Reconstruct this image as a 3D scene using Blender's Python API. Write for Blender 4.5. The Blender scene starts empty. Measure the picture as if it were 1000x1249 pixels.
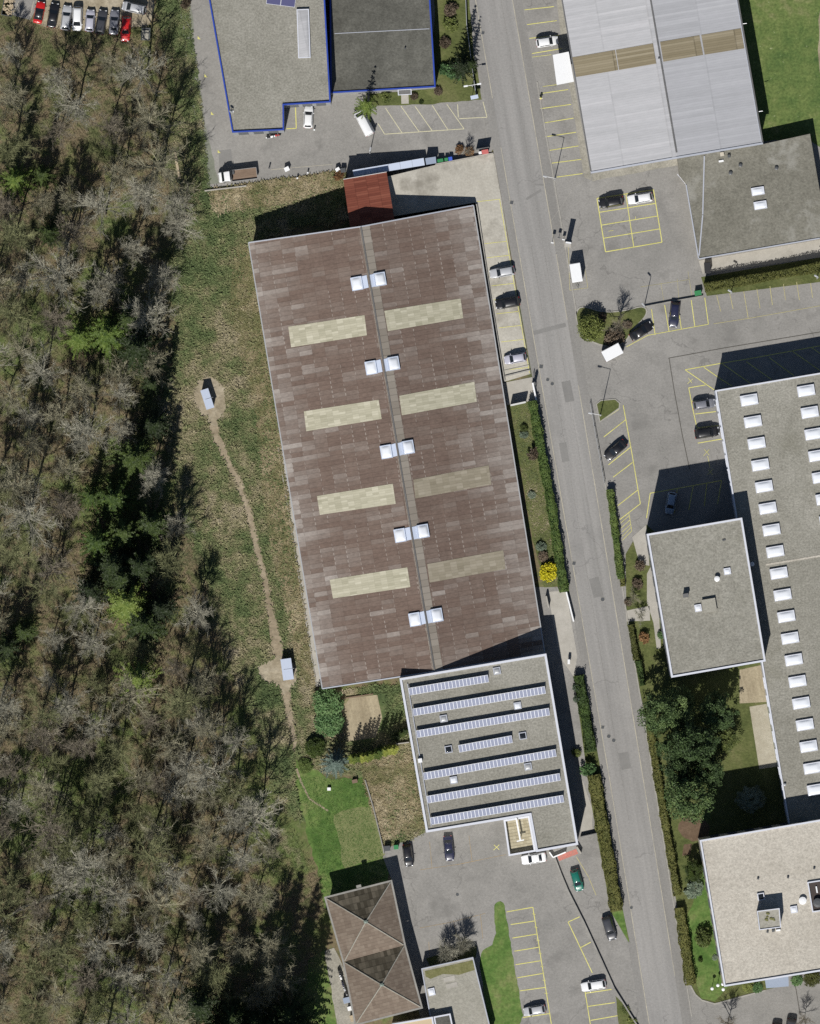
import bpy, bmesh, math, random
import numpy as np
from mathutils import Vector, Matrix
R = math.radians
S = 0.15            # metres per plan unit
ALT = 1700.0        # flying height of the survey camera
sc = bpy.context.scene
COL = sc.collection
rnd = random.Random(11)
U0, U1, DROP = 570.0, 370.0, 3.8

# ---------------------------------------------------------------- terrain and plan coordinates
def HU(u):
    return -DROP * min(1.0, max(0.0, (U0 - u) / (U0 - U1)))
def Hp(px, py): return HU(px - 0.172 * py)
def Hw(x, y): return Hp(x / S + 500, 624.5 - y / S)
def G(px, py, dz=0.0):
    return Vector(((px - 500) * S, (624.5 - py) * S, Hp(px, py) + dz))
def W(px, py, z):
    k = S * (1 - z / ALT)
    return Vector(((px - 500) * k, (624.5 - py) * k, z))
def inpoly(x, y, poly):
    c = False; j = len(poly) - 1
    for i in range(len(poly)):
        xi, yi = poly[i]; xj, yj = poly[j]
        if (yi > y) != (yj > y) and x < (xj - xi) * (y - yi) / (yj - yi) + xi: c = not c
        j = i
    return c

# ---------------------------------------------------------------- materials
MATS = {}
def _n(nt, t, **kw):
    n = nt.nodes.new(t)
    for k, v in kw.items(): setattr(n, k, v)
    return n
def _math(nt, op, a, b=None, clamp=False):
    n = _n(nt, 'ShaderNodeMath', operation=op, use_clamp=clamp)
    for i, v in enumerate((a, b)):
        if v is None: continue
        if isinstance(v, (int, float)): n.inputs[i].default_value = v
        else: nt.links.new(v, n.inputs[i])
    return n.outputs[0]
def _ramp(nt, fac, stops):
    r = _n(nt, 'ShaderNodeValToRGB'); e = r.color_ramp.elements
    e[0].position, e[0].color = stops[0][0], (*stops[0][1], 1)
    e[1].position, e[1].color = stops[-1][0], (*stops[-1][1], 1)
    for p, c in stops[1:-1]:
        q = e.new(p); q.color = (*c, 1)
    nt.links.new(fac, r.inputs[0]); return r.outputs[0]
def _noise(nt, vec, scale, detail=4, rough=.55, dist=0.0):
    n = _n(nt, 'ShaderNodeTexNoise')
    n.inputs['Scale'].default_value = scale; n.inputs['Detail'].default_value = detail
    n.inputs['Roughness'].default_value = rough; n.inputs['Distortion'].default_value = dist
    nt.links.new(vec, n.inputs['Vector']); return n.outputs[0]
def _mix(nt, fac, a, b, mode='MIX'):
    m = _n(nt, 'ShaderNodeMix', data_type='RGBA', blend_type=mode)
    for s, v in ((0, fac), (6, a), (7, b)):
        if isinstance(v, (int, float)): m.inputs[s].default_value = v
        elif isinstance(v, tuple): m.inputs[s].default_value = (*v, 1)
        else: nt.links.new(v, m.inputs[s])
    return m.outputs[2]
def _grey(nt, val):
    c = _n(nt, 'ShaderNodeCombineColor')
    for i in range(3): nt.links.new(val, c.inputs[i])
    return c.outputs[0]
def newmat(name):
    m = bpy.data.materials.new(name); m.use_nodes = True
    MATS[name] = m
    return m, m.node_tree, m.node_tree.nodes['Principled BSDF']
def plain(name, col, rough=.5, metal=0.0, coat=0.0, var=.06):
    m, nt, b = newmat(name)
    tc = _n(nt, 'ShaderNodeTexCoord')
    n = _noise(nt, tc.outputs['Object'], 3.0, 3)
    f = _math(nt, 'ADD', _math(nt, 'MULTIPLY', n, 2 * var), 1 - var)
    nt.links.new(_mix(nt, 1.0, tuple(col), _grey(nt, f), 'MULTIPLY'), b.inputs['Base Color'])
    b.inputs['Roughness'].default_value = rough; b.inputs['Metallic'].default_value = metal
    b.inputs['Coat Weight'].default_value = coat; b.inputs['Coat Roughness'].default_value = .08
    return m
def ground(name, stops, big=.06, mid=.6, fine=5.0, w=(.6, .4), grain=.35, bump=.0, rot=0.0, stretch=(1, 1, 1), rough=.95, blotch=None, coord='Object', dist=.3, spot=None, crack=None):
    """layered noise: a broad patch noise and a middle one drive a colour ramp, a fine grain multiplies it"""
    m, nt, b = newmat(name)
    if coord == 'World': src = _n(nt, 'ShaderNodeNewGeometry').outputs['Position']
    else: src = _n(nt, 'ShaderNodeTexCoord').outputs['Object']
    mp = _n(nt, 'ShaderNodeMapping'); mp.inputs['Rotation'].default_value = (0, 0, rot)
    nt.links.new(src, mp.inputs[0])
    mp2 = _n(nt, 'ShaderNodeMapping'); mp2.inputs['Scale'].default_value = stretch
    nt.links.new(mp.outputs[0], mp2.inputs[0]); v = mp2.outputs[0]
    a = _noise(nt, v, big, 5, .6, dist); c = _noise(nt, v, mid, 5, .6)
    f = _math(nt, 'ADD', _math(nt, 'MULTIPLY', a, w[0]), _math(nt, 'MULTIPLY', c, w[1]))
    col = _ramp(nt, f, stops)
    g = _noise(nt, src, fine, 3, .7)
    gv = _math(nt, 'ADD', _math(nt, 'MULTIPLY', g, 2 * grain), 1 - grain)
    col = _mix(nt, 1.0, col, _grey(nt, gv), 'MULTIPLY')
    if spot:
        sn = _noise(nt, src, spot[0], 2, .5)
        sf = _math(nt, 'MULTIPLY', _math(nt, 'SUBTRACT', sn, spot[1]), spot[2], True)
        col = _mix(nt, sf, col, spot[3])
    if blotch:
        sc_, lo, hi, bc, amt = blotch
        n2 = _noise(nt, src, sc_, 6, .65)
        mr = _n(nt, 'ShaderNodeMapRange'); mr.inputs[1].default_value = lo; mr.inputs[2].default_value = hi
        mr.inputs[4].default_value = amt
        nt.links.new(n2, mr.inputs[0]); col = _mix(nt, mr.outputs[0], col, bc)
    if crack:   # wandering hairline cracks and sealed joints: (cells per metre, half width, strength, colour)
        wob = _n(nt, 'ShaderNodeTexNoise'); wob.inputs['Scale'].default_value = .35; wob.inputs['Detail'].default_value = 4; nt.links.new(src, wob.inputs['Vector'])
        va = _n(nt, 'ShaderNodeVectorMath', operation='MULTIPLY_ADD'); nt.links.new(wob.outputs['Color'], va.inputs[0]); va.inputs[1].default_value = (6, 6, 0); nt.links.new(src, va.inputs[2])
        vo = _n(nt, 'ShaderNodeTexVoronoi', feature='DISTANCE_TO_EDGE', voronoi_dimensions='2D'); vo.inputs['Scale'].default_value = crack[0]; nt.links.new(va.outputs[0], vo.inputs['Vector'])
        line = _math(nt, 'LESS_THAN', vo.outputs['Distance'], crack[1])
        gate = _math(nt, 'GREATER_THAN', _noise(nt, src, .09, 3), .53)
        col = _mix(nt, _math(nt, 'MULTIPLY', _math(nt, 'MULTIPLY', line, gate), crack[2]), col, crack[3])
        oil = _math(nt, 'MULTIPLY', _math(nt, 'SUBTRACT', _noise(nt, src, .75, 3, .6), .64), 5.0, True)
        col = _mix(nt, _math(nt, 'MULTIPLY', oil, .55), col, (.11, .105, .1))
    nt.links.new(col, b.inputs['Base Color'])
    b.inputs['Roughness'].default_value = rough
    b.inputs['Specular IOR Level'].default_value = .2
    if bump:
        bp = _n(nt, 'ShaderNodeBump'); bp.inputs['Strength'].default_value = bump; bp.inputs['Distance'].default_value = .3
        nt.links.new(c if bump > .5 else g, bp.inputs['Height']); nt.links.new(bp.outputs[0], b.inputs['Normal'])
    return m
def leafmat(name, stops, scale=.9, rand=.35, rough=.6):
    m, nt, b = newmat(name)
    ps = _n(nt, 'ShaderNodeNewGeometry').outputs['Position']; oi = _n(nt, 'ShaderNodeObjectInfo')
    f = _noise(nt, ps, scale, 4, .75)
    f2 = _math(nt, 'ADD', f, _math(nt, 'MULTIPLY', _math(nt, 'SUBTRACT', oi.outputs['Random'], .5), rand))
    nt.links.new(_ramp(nt, f2, stops), b.inputs['Base Color'])
    b.inputs['Roughness'].default_value = rough; b.inputs['Specular IOR Level'].default_value = .25
    return m
def sheetroof(name, stops, lw, lh, rot, off=(0, 0), pn=(.33, .2), wv=(.72, .28), edge=None, joint=.25, dots=True, fine=(1.2, 9, 1), grain=.16):
    """roof of separate sheets or tiles: every sheet takes its own tone, patches of sheets are paler; joints are darker lines"""
    m, nt, b = newmat(name)
    tc = _n(nt, 'ShaderNodeTexCoord').outputs['Object']
    mp = _n(nt, 'ShaderNodeMapping'); mp.inputs['Rotation'].default_value = (0, 0, rot); nt.links.new(tc, mp.inputs[0])
    sp = _n(nt, 'ShaderNodeSeparateXYZ'); nt.links.new(mp.outputs[0], sp.inputs[0])
    a = _math(nt, 'ADD', _math(nt, 'DIVIDE', sp.outputs[0], lw), off[0])
    q = _math(nt, 'ADD', _math(nt, 'DIVIDE', sp.outputs[1], lh), off[1])
    fa, fq = _math(nt, 'FLOOR', a), _math(nt, 'FLOOR', q)
    cb = _n(nt, 'ShaderNodeCombineXYZ'); nt.links.new(fa, cb.inputs[0]); nt.links.new(fq, cb.inputs[1])
    wn = _n(nt, 'ShaderNodeTexWhiteNoise', noise_dimensions='2D'); nt.links.new(cb.outputs[0], wn.inputs[0])
    cs = _n(nt, 'ShaderNodeVectorMath', operation='MULTIPLY'); nt.links.new(cb.outputs[0], cs.inputs[0])
    cs.inputs[1].default_value = (pn[0], pn[1], 1)
    pnz = _noise(nt, cs.outputs[0], 1.0, 3, .6)
    v = _math(nt, 'ADD', _math(nt, 'MULTIPLY', pnz, wv[0]), _math(nt, 'MULTIPLY', wn.outputs[0], wv[1]))
    if edge:   # weathering towards the eaves: edge = (ridge position, start, end, amount)
        d = _math(nt, 'ABSOLUTE', _math(nt, 'SUBTRACT', sp.outputs[0], edge[0]))
        mr = _n(nt, 'ShaderNodeMapRange'); mr.inputs[1].default_value = edge[1]; mr.inputs[2].default_value = edge[2]; mr.inputs[4].default_value = edge[3]
        nt.links.new(d, mr.inputs[0]); v = _math(nt, 'ADD', v, mr.outputs[0])
    col = _ramp(nt, v, stops)
    mp3 = _n(nt, 'ShaderNodeMapping'); mp3.inputs['Scale'].default_value = fine; nt.links.new(mp.outputs[0], mp3.inputs[0])
    g = _noise(nt, mp3.outputs[0], 1.0, 4, .7)
    gb = _noise(nt, mp.outputs[0], .5, 5, .7)
    gv = _math(nt, 'ADD', _math(nt, 'ADD', _math(nt, 'MULTIPLY', g, 2 * grain), _math(nt, 'MULTIPLY', gb, grain)), 1 - 1.5 * grain)
    fr = _math(nt, 'FRACT', q)
    jl = _math(nt, 'LESS_THAN', fr, .13)
    ja = _math(nt, 'LESS_THAN', _math(nt, 'FRACT', a), .03)
    jj = _math(nt, 'MAXIMUM', jl, ja)
    gv = _math(nt, 'MULTIPLY', gv, _math(nt, 'SUBTRACT', 1.0, _math(nt, 'MULTIPLY', jj, joint)))
    col = _mix(nt, 1.0, col, _grey(nt, gv), 'MULTIPLY')
    if dots:   # pale fixings and lichen at some sheet ends
        d1 = _math(nt, 'LESS_THAN', _math(nt, 'FRACT', _math(nt, 'ADD', a, .03)), .075)
        d2 = _math(nt, 'GREATER_THAN', _math(nt, 'FRACT', _math(nt, 'ADD', q, .3)), .45)
        cs2 = _n(nt, 'ShaderNodeVectorMath', operation='MULTIPLY'); nt.links.new(cb.outputs[0], cs2.inputs[0]); cs2.inputs[1].default_value = (.45, .09, 1)
        d3 = _math(nt, 'GREATER_THAN', _noise(nt, cs2.outputs[0], 1.3, 2), .53)
        dd = _math(nt, 'MULTIPLY', _math(nt, 'MULTIPLY', d1, d2), d3)
        col = _mix(nt, _math(nt, 'MULTIPLY', dd, .45), col, (.42, .38, .34))
    nt.links.new(col, b.inputs['Base Color']); b.inputs['Roughness'].default_value = .9; b.inputs['Specular IOR Level'].default_value = .2
    return m

# ---------------------------------------------------------------- object helpers
def tag(o, label=None, cat=None, group=None, kind=None):
    if label: o['label'] = label
    if cat: o['category'] = cat
    if group: o['group'] = group
    if kind: o['kind'] = kind
    return o
def obj(name, bm, mat, parent=None, smooth=False):
    """link a bmesh built in world coordinates as one object (moved into its parent's frame)"""
    me = bpy.data.meshes.new(name)
    if parent is not None: bmesh.ops.translate(bm, verts=bm.verts[:], vec=-parent.location)
    bm.to_mesh(me); bm.free()
    for p in me.polygons: p.use_smooth = smooth
    for m in (mat if isinstance(mat, (list, tuple)) else [mat]): me.materials.append(m)
    o = bpy.data.objects.new(name, me); COL.objects.link(o)
    if parent is not None: o.parent = parent
    return o
def raw(name, verts, faces, mat, parent=None, smooth=False):
    me = bpy.data.meshes.new(name); me.from_pydata(verts, [], faces)
    for m in (mat if isinstance(mat, (list, tuple)) else [mat]): me.materials.append(m)
    if smooth: me.polygons.foreach_set('use_smooth', [True] * len(me.polygons))
    o = bpy.data.objects.new(name, me); COL.objects.link(o)
    if parent is not None: o.parent = parent
    return o
def empty(name, loc, label, cat, group=None, rot=None):
    o = bpy.data.objects.new(name, None); COL.objects.link(o); o.location = loc; o.empty_display_size = .3
    if rot is not None: o.rotation_euler = rot
    return tag(o, label, cat, group)
def copy_tree(o, parent=None):
    c = o.copy(); COL.objects.link(c)
    if parent is not None: c.parent = parent
    for ch in o.children: copy_tree(ch, c)
    return c
def box(bm, c, size, rz=0.0, M=None, bev=0.0):
    mtx = Matrix.Translation(c) @ Matrix.Rotation(rz, 4, 'Z') @ Matrix.Diagonal((*size, 1))
    if M is not None: mtx = M @ mtx
    r = bmesh.ops.create_cube(bm, size=1.0, matrix=mtx)
    if bev:
        es = list({e for v in r['verts'] for e in v.link_edges})
        bmesh.ops.bevel(bm, geom=es, offset=bev, segments=2, affect='EDGES', profile=.6)
def tube(bm, p0, p1, r0, r1=None, seg=8, caps=True):
    p0, p1 = Vector(p0), Vector(p1); d = p1 - p0
    if r1 is None: r1 = r0
    mtx = Matrix.Translation((p0 + p1) / 2) @ d.to_track_quat('Z', 'Y').to_matrix().to_4x4()
    bmesh.ops.create_cone(bm, cap_ends=caps, cap_tris=False, segments=seg, radius1=r0, radius2=r1, depth=d.length, matrix=mtx)
def quad(bm, ps):
    return bm.faces.new([bm.verts.new(p) for p in ps])
def ccw(P):
    a = sum(P[i][0] * P[(i + 1) % len(P)][1] - P[(i + 1) % len(P)][0] * P[i][1] for i in range(len(P)))
    return list(P) if a > 0 else list(reversed(P))
def offset(P, d):
    """inset (d>0) a counter-clockwise polygon in plan"""
    out = []; n = len(P)
    for i in range(n):
        p0, p1, p2 = Vector(P[i - 1][:2]), Vector(P[i][:2]), Vector(P[(i + 1) % n][:2])
        e1, e2 = (p1 - p0).normalized(), (p2 - p1).normalized()
        n1, n2 = Vector((-e1.y, e1.x)), Vector((-e2.y, e2.x))
        k = 1 + n1.dot(n2)
        m = (n1 + n2) * (d / max(k, .25)); q = p1 + m
        out.append((q.x, q.y))
    return out
def slab(bm, P, z0, z1, top=True, bottom=False):
    """prism over plan polygon P (list of xy); z0/z1 numbers or lists"""
    n = len(P); Z0 = z0 if isinstance(z0, (list, tuple)) else [z0] * n; Z1 = z1 if isinstance(z1, (list, tuple)) else [z1] * n
    lo = [bm.verts.new((P[i][0], P[i][1], Z0[i])) for i in range(n)]
    hi = [bm.verts.new((P[i][0], P[i][1], Z1[i])) for i in range(n)]
    for i in range(n):
        j = (i + 1) % n; bm.faces.new((lo[i], lo[j], hi[j], hi[i]))
    if top: bm.faces.new(hi)
    if bottom: bm.faces.new(lo[::-1])
def ring(bm, Po, Pi, z0o, z1, z0i):
    n = len(Po)
    a = [bm.verts.new((*Po[i][:2], z0o)) for i in range(n)]; b = [bm.verts.new((*Po[i][:2], z1)) for i in range(n)]
    c = [bm.verts.new((*Pi[i][:2], z1)) for i in range(n)]; d = [bm.verts.new((*Pi[i][:2], z0i)) for i in range(n)]
    for i in range(n):
        j = (i + 1) % n
        bm.faces.new((a[i], a[j], b[j], b[i])); bm.faces.new((b[i], b[j], c[j], c[i])); bm.faces.new((c[i], c[j], d[j], d[i]))
        bm.faces.new((d[i], d[j], a[j], a[i]))
def chaikin(pts, it=2):
    for _ in range(it):
        q = []
        for i in range(len(pts)):
            a, b = pts[i], pts[(i + 1) % len(pts)]
            q += [(.75 * a[0] + .25 * b[0], .75 * a[1] + .25 * b[1]), (.25 * a[0] + .75 * b[0], .25 * a[1] + .75 * b[1])]
        pts = q
    return pts
def wobble(pts, amp, step=8, seed=1):
    """break a straight outline into an uneven natural edge (plan units)"""
    r = random.Random(seed); out = []
    for i in range(len(pts)):
        a, b = pts[i], pts[(i + 1) % len(pts)]
        L = math.hypot(b[0] - a[0], b[1] - a[1]); n = max(1, int(L / step))
        for k in range(n):
            t = k / n
            out.append((a[0] + (b[0] - a[0]) * t + r.uniform(-amp, amp), a[1] + (b[1] - a[1]) * t + r.uniform(-amp, amp)))
    return out
def drape_bm(polys, dz, thick=0.0, zabs=None):
    """lay flat plan polygons on the terrain: cut at its two break lines, then lift each vertex"""
    bm = bmesh.new()
    for pts in polys:
        P = ccw([((p[0] - 500) * S, (624.5 - p[1]) * S) for p in pts])
        f = bm.faces.new([bm.verts.new((*p, 0)) for p in P]); f.normal_update()
    bmesh.ops.triangulate(bm, faces=bm.faces[:])
    nrm = Vector((1, .172, 0)).normalized()
    for u in (U0, U1):
        # u = px - .172 py ; on the line: x/S + 500 - .172*(624.5 - y/S) = u
        x0 = (u - 500 + .172 * 624.5) * S
        bmesh.ops.bisect_plane(bm, geom=bm.verts[:] + bm.edges[:] + bm.faces[:], plane_co=(x0, 0, 0), plane_no=nrm, dist=1e-5)
    for v in bm.verts: v.co.z = (Hw(v.co.x, v.co.y) if zabs is None else zabs) + dz
    if thick:
        r = bmesh.ops.extrude_face_region(bm, geom=bm.faces[:])
        for g in r['geom']:
            if isinstance(g, bmesh.types.BMVert): g.co.z += thick
    bmesh.ops.recalc_face_normals(bm, faces=bm.faces[:])
    if not thick and bm.faces:
        bm.faces.ensure_lookup_table()
        for f in bm.faces:
            if f.normal.z < 0: f.normal_flip()
    return bm
def sheet(name, pts, dz, mat, label, kind='structure', thick=0.0):
    o = obj(name, drape_bm([pts] if isinstance(pts[0][0], (int, float)) else pts, dz, thick), mat)
    return tag(o, label, None, None, kind)
def strip(a, b, w):
    """plan rectangle of width w (plan units) along the segment a-b"""
    d = Vector((b[0] - a[0], b[1] - a[1])); L = d.length
    n = Vector((-d.y, d.x)) / L * w / 2
    return [(a[0] + n.x, a[1] + n.y), (b[0] + n.x, b[1] + n.y), (b[0] - n.x, b[1] - n.y), (a[0] - n.x, a[1] - n.y)]
def strips(lines, w):
    out = []
    for ln in lines:
        for i in range(len(ln) - 1): out.append(strip(ln[i], ln[i + 1], w))
    return out
def ribbon(pts, w):
    """closed outline of a band of width w along a polyline (plan units)"""
    l, r = [], []
    for i, p in enumerate(pts):
        a = Vector(pts[max(0, i - 1)]); b = Vector(pts[min(len(pts) - 1, i + 1)]); d = (b - a).normalized()
        ww = w[i] if isinstance(w, (list, tuple)) else w
        n = Vector((-d.y, d.x)) * ww / 2
        l.append((p[0] + n.x, p[1] + n.y)); r.append((p[0] - n.x, p[1] - n.y))
    return l + r[::-1]
def markings(name, groups, dz, mat, label, zabs=None):
    """painted lines; each group of lines sits a hair above the previous one so that crossings never coincide"""
    bm = bmesh.new(); k = 0
    for lines, w in groups:
        for ln in lines:
            for i in range(len(ln) - 1):
                b2 = drape_bm([strip(ln[i], ln[i + 1], w)], dz + (k % 7) * .0012, 0.0, zabs); k += 1
                me = bpy.data.meshes.new('tmp'); b2.to_mesh(me); b2.free(); bm.from_mesh(me); bpy.data.meshes.remove(me)
    return tag(obj(name, bm, mat), label, None, None, 'structure')

# ---------------------------------------------------------------- material library
asphalt = ground('asphalt', [(.3, (.21, .205, .195)), (.5, (.255, .249, .236)), (.72, (.3, .292, .276))], big=.035, mid=.22, fine=3.2, grain=.16, bump=.15, blotch=(.16, .56, .66, (.15, .147, .142), .45))
yardtar = ground('yard_asphalt', [(.3, (.2, .195, .182)), (.5, (.248, .24, .225)), (.72, (.305, .295, .276))], big=.05, mid=.3, fine=2.8, grain=.32, bump=.15, blotch=(.2, .54, .68, (.165, .16, .15), .6), crack=(.085, .009, .5, (.14, .135, .128)))
roadtar = ground('road_asphalt', [(.3, (.222, .217, .208)), (.5, (.27, .263, .252)), (.72, (.322, .312, .298))], big=1.0, mid=.5, fine=2.8, grain=.24, bump=.1, rot=R(-99.8), stretch=(.03, .6, 1), blotch=(.09, .56, .7, (.19, .186, .18), .4), crack=(.06, .006, .45, (.16, .156, .15)))
paveside = ground('pavement_asphalt', [(.3, (.19, .184, .173)), (.5, (.232, .225, .212)), (.75, (.285, .275, .26))], big=.1, mid=.5, fine=2.8, grain=.3, rot=R(-99.8), stretch=(.2, 1, 1))
patchtar = ground('patched_asphalt', [(.3, (.185, .181, .173)), (.7, (.235, .23, .22))], big=.3, mid=1.0, grain=.14)
concrete = ground('concrete_deck', [(.3, (.33, .31, .265)), (.5, (.41, .39, .34)), (.7, (.48, .46, .41))], big=.08, mid=.4, fine=2.4, grain=.3, blotch=(.13, .5, .66, (.2, .185, .155), .8))
slabconc = ground('pale_concrete', [(.3, (.3, .285, .25)), (.7, (.42, .4, .36))], big=.2, mid=.9, fine=2.5, grain=.15)
gravelm = ground('gravel', [(.3, (.22, .21, .175)), (.7, (.36, .34, .29))], big=.3, mid=1.5, fine=3, grain=.4)
sand = ground('sand', [(.36, (.24, .2, .135)), (.6, (.36, .31, .215))], big=.2, mid=1.0, fine=2.5, grain=.4, rot=R(80), stretch=(.25, 1.6, 1))
dirt = ground('trodden_earth', [(.3, (.19, .155, .1)), (.45, (.255, .21, .145)), (.65, (.36, .305, .22))], big=.25, mid=.8, fine=2.0, grain=.45, bump=.6)
clearing = ground('bare_earth', [(.3, (.2, .17, .115)), (.45, (.28, .24, .17)), (.65, (.4, .355, .27))], big=.25, mid=.8, fine=2.0, grain=.45, bump=.6)
woodfloor = ground('wood_floor', [(.36, (0.060, 0.079, 0.027)), (.44, (0.107, 0.111, 0.051)), (.49, (0.158, 0.123, 0.075)), (.54, (0.132, 0.136, 0.058)), (.6, (0.098, 0.130, 0.041)), (.68, (0.195, 0.169, 0.104))], big=.045, mid=.28, fine=1.6, w=(.6, .4), grain=.6, bump=.7)
meadow = ground('meadow_grass_ground', [(.35, (.05, .075, .03)), (.43, (.09, .122, .048)), (.49, (.135, .152, .07)), (.54, (.2, .185, .1)), (.62, (.31, .265, .175))], big=.075, mid=.42, fine=1.7, w=(.6, .4), grain=.6, bump=.9)
strawm = ground('dead_grass_ground', [(.3, (.07, .08, .03)), (.45, (.12, .12, .055)), (.55, (.18, .155, .085)), (.7, (.27, .225, .14))], big=.12, mid=.6, fine=1.8, grain=.5, bump=.9)
lawn = ground('lawn_grass', [(.36, (.05, .105, .022)), (.47, (.085, .15, .036)), (.55, (.12, .175, .05)), (.65, (.18, .195, .08))], big=.1, mid=.6, fine=2.0, grain=.6, bump=.6)
palelawn = ground('dry_lawn_grass', [(.3, (.12, .15, .055)), (.7, (.21, .215, .1))], big=.2, mid=.8, fine=2.2, grain=.35, bump=.4)
fieldg = ground('field_grass', [(.36, (.06, .105, .032)), (.45, (.09, .135, .04)), (.54, (.125, .165, .052)), (.64, (.19, .19, .09))], big=.06, mid=.5, fine=2.0, grain=.6, bump=.6, spot=(1.1, .68, 7, (.4, .42, .25)))
olivegrass = ground('garden_grass', [(.3, (.055, .07, .022)), (.5, (.1, .115, .04)), (.7, (.16, .155, .07))], big=.15, mid=.7, fine=2.2, grain=.45, bump=.5)
mulch = ground('bark_mulch', [(.3, (.09, .06, .038)), (.7, (.17, .12, .08))], big=.3, mid=1.2, fine=3, grain=.4)
roofgrav = ground('roof_gravel', [(.3, (0.195, 0.188, 0.158)), (.5, (0.252, 0.244, 0.210)), (.7, (0.314, 0.304, 0.266))], big=.07, mid=.7, fine=2.8, grain=.62, bump=.3, blotch=(.1, .56, .7, (.13, .125, .09), .4))
roofgrav2 = ground('mossy_roof_gravel', [(.3, (0.130, 0.125, 0.102)), (.5, (0.185, 0.178, 0.148)), (.7, (0.240, 0.232, 0.199))], big=.07, mid=.6, fine=2.8, grain=.62, bump=.3, blotch=(.16, .57, .66, (.32, .315, .285), .5))
roofdark = ground('dark_roof_felt', [(.3, (.065, .064, .055)), (.5, (.105, .104, .09)), (.7, (.16, .158, .138))], big=.09, mid=.6, fine=2.8, grain=.62, bump=.3)
roofbeige = ground('beige_roof_gravel', [(.3, (.38, .352, .3)), (.5, (.44, .41, .355)), (.7, (.5, .47, .41))], big=.1, mid=.7, fine=2.8, grain=.5, bump=.3)
rooftan = ground('grey_roof_gravel', [(.3, (.25, .24, .2)), (.5, (.31, .298, .255)), (.7, (.37, .355, .31))], big=.08, mid=.6, fine=2.6, grain=.4, bump=.3)
mossm = ground('roof_moss', [(.3, (.11, .115, .04)), (.7, (.21, .2, .1))], big=.5, mid=1.5, fine=3, grain=.4)
yellowp = ground('yellow_paint', [(.3, (.42, .4, .13)), (.5, (.58, .55, .18)), (.75, (.68, .64, .26))], big=.4, mid=1.6, fine=4, grain=.2)
fadedp = ground('faded_yellow_paint', [(.3, (.33, .3, .19)), (.6, (.45, .41, .2)), (.8, (.52, .47, .23))], big=.4, mid=1.6, fine=4, grain=.2)
orangep = ground('faded_orange_paint', [(.3, (.24, .21, .17)), (.6, (.36, .26, .13)), (.8, (.42, .3, .14))], big=.4, mid=1.6, fine=4, grain=.2)
whitep = ground('worn_white_paint', [(.3, (.26, .25, .23)), (.55, (.42, .39, .31)), (.8, (.52, .48, .38))], big=.3, mid=1.2, fine=4, grain=.2)
redp = ground('worn_red_paint', [(.35, (.3, .24, .2)), (.5, (.42, .16, .13)), (.7, (.5, .2, .17))], big=.5, mid=2.0, fine=4, grain=.2)
kerbm = ground('kerb_stone', [(.3, (.26, .25, .225)), (.7, (.38, .365, .33))], big=.5, mid=2, fine=4, grain=.2)
tarseam = plain('tar_seam', (.075, .07, .06), .9)
whitemetal = sheetroof('ribbed_white_roofing', [(.3, (.385, .388, .4)), (.5, (.415, .417, .43)), (.66, (.44, .44, .455)), (.85, (.53, .53, .54))], 9.0, .44, R(-9.7), dots=False, pn=(.5, .35), wv=(.7, .3), joint=.1, fine=(.5, 3.2, 1), grain=.14)
whitemetal2 = sheetroof('grey_ribbed_roofing', [(.3, (.345, .35, .367)), (.5, (.372, .377, .397)), (.66, (.395, .4, .42)), (.85, (.46, .465, .48))], 9.0, .44, R(-9.7), dots=False, pn=(.5, .35), wv=(.7, .3), joint=.1, fine=(.5, 3.2, 1), grain=.12)
palep = ground('pale_bay_paint', [(.3, (.44, .42, .3)), (.6, (.56, .53, .36))], big=.4, mid=1.6, fine=4, grain=.25)
bluetrim = plain('blue_trim', (.02, .055, .33), .45)
whitetrim = plain('white_trim', (.58, .6, .66), .45)
paletrim = plain('pale_metal_trim', (.4, .42, .47), .4)
bluewhite = plain('blue_white_metal', (.5, .56, .68), .35)
steelroof = plain('grey_blue_sheet', (.27, .32, .41), .4)
wallwhite = ground('white_render', [(.3, (.5, .5, .48)), (.7, (.62, .62, .6))], big=.3, mid=1.2, grain=.08)
wallgrey = ground('grey_cladding', [(.3, (.24, .25, .26)), (.7, (.33, .34, .35))], big=.3, mid=1.2, grain=.08)
wallbeige = ground('beige_render', [(.3, (.42, .38, .31)), (.7, (.52, .48, .4))], big=.3, mid=1.2, grain=.08)
walldark = ground('dark_cladding', [(.3, (.1, .1, .1)), (.7, (.16, .16, .16))], big=.3, mid=1.2, grain=.1)
concwall = ground('cast_concrete', [(.3, (.2, .195, .18)), (.7, (.33, .32, .295))], big=.4, mid=1.5, grain=.16)
glass = plain('dark_glass', (.015, .018, .022), .06, coat=.3, var=.02)
domeglass = plain('milky_skylight', (.72, .75, .8), .25)
pvglass = plain('solar_cell_glass', (.215, .235, .315), .3, coat=.25, var=.16)
pvframe = plain('aluminium', (.68, .7, .74), .35)
tyrem = plain('tyre_rubber', (.02, .02, .02), .8)
rimm = plain('wheel_alloy', (.4, .4, .42), .35, metal=.7)
lampw = plain('headlight_lens', (.75, .77, .8), .12, coat=.5)
lampr = plain('tail_light_lens', (.3, .012, .01), .2, coat=.4)
blackm = plain('black_plastic', (.018, .018, .02), .5)
darkm = plain('dark_steel', (.07, .075, .08), .5)
galv = plain('galvanised_steel', (.42, .43, .44), .45, metal=.3)
whitem = plain('white_paint', (.78, .79, .8), .35)
greenp = plain('green_plastic', (.03, .2, .07), .5)
bluep = plain('blue_plastic', (.04, .1, .5), .5)
redm = plain('red_paint', (.42, .03, .025), .45)
salmon = plain('faded_red_plastic', (.5, .13, .12), .5)
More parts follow.
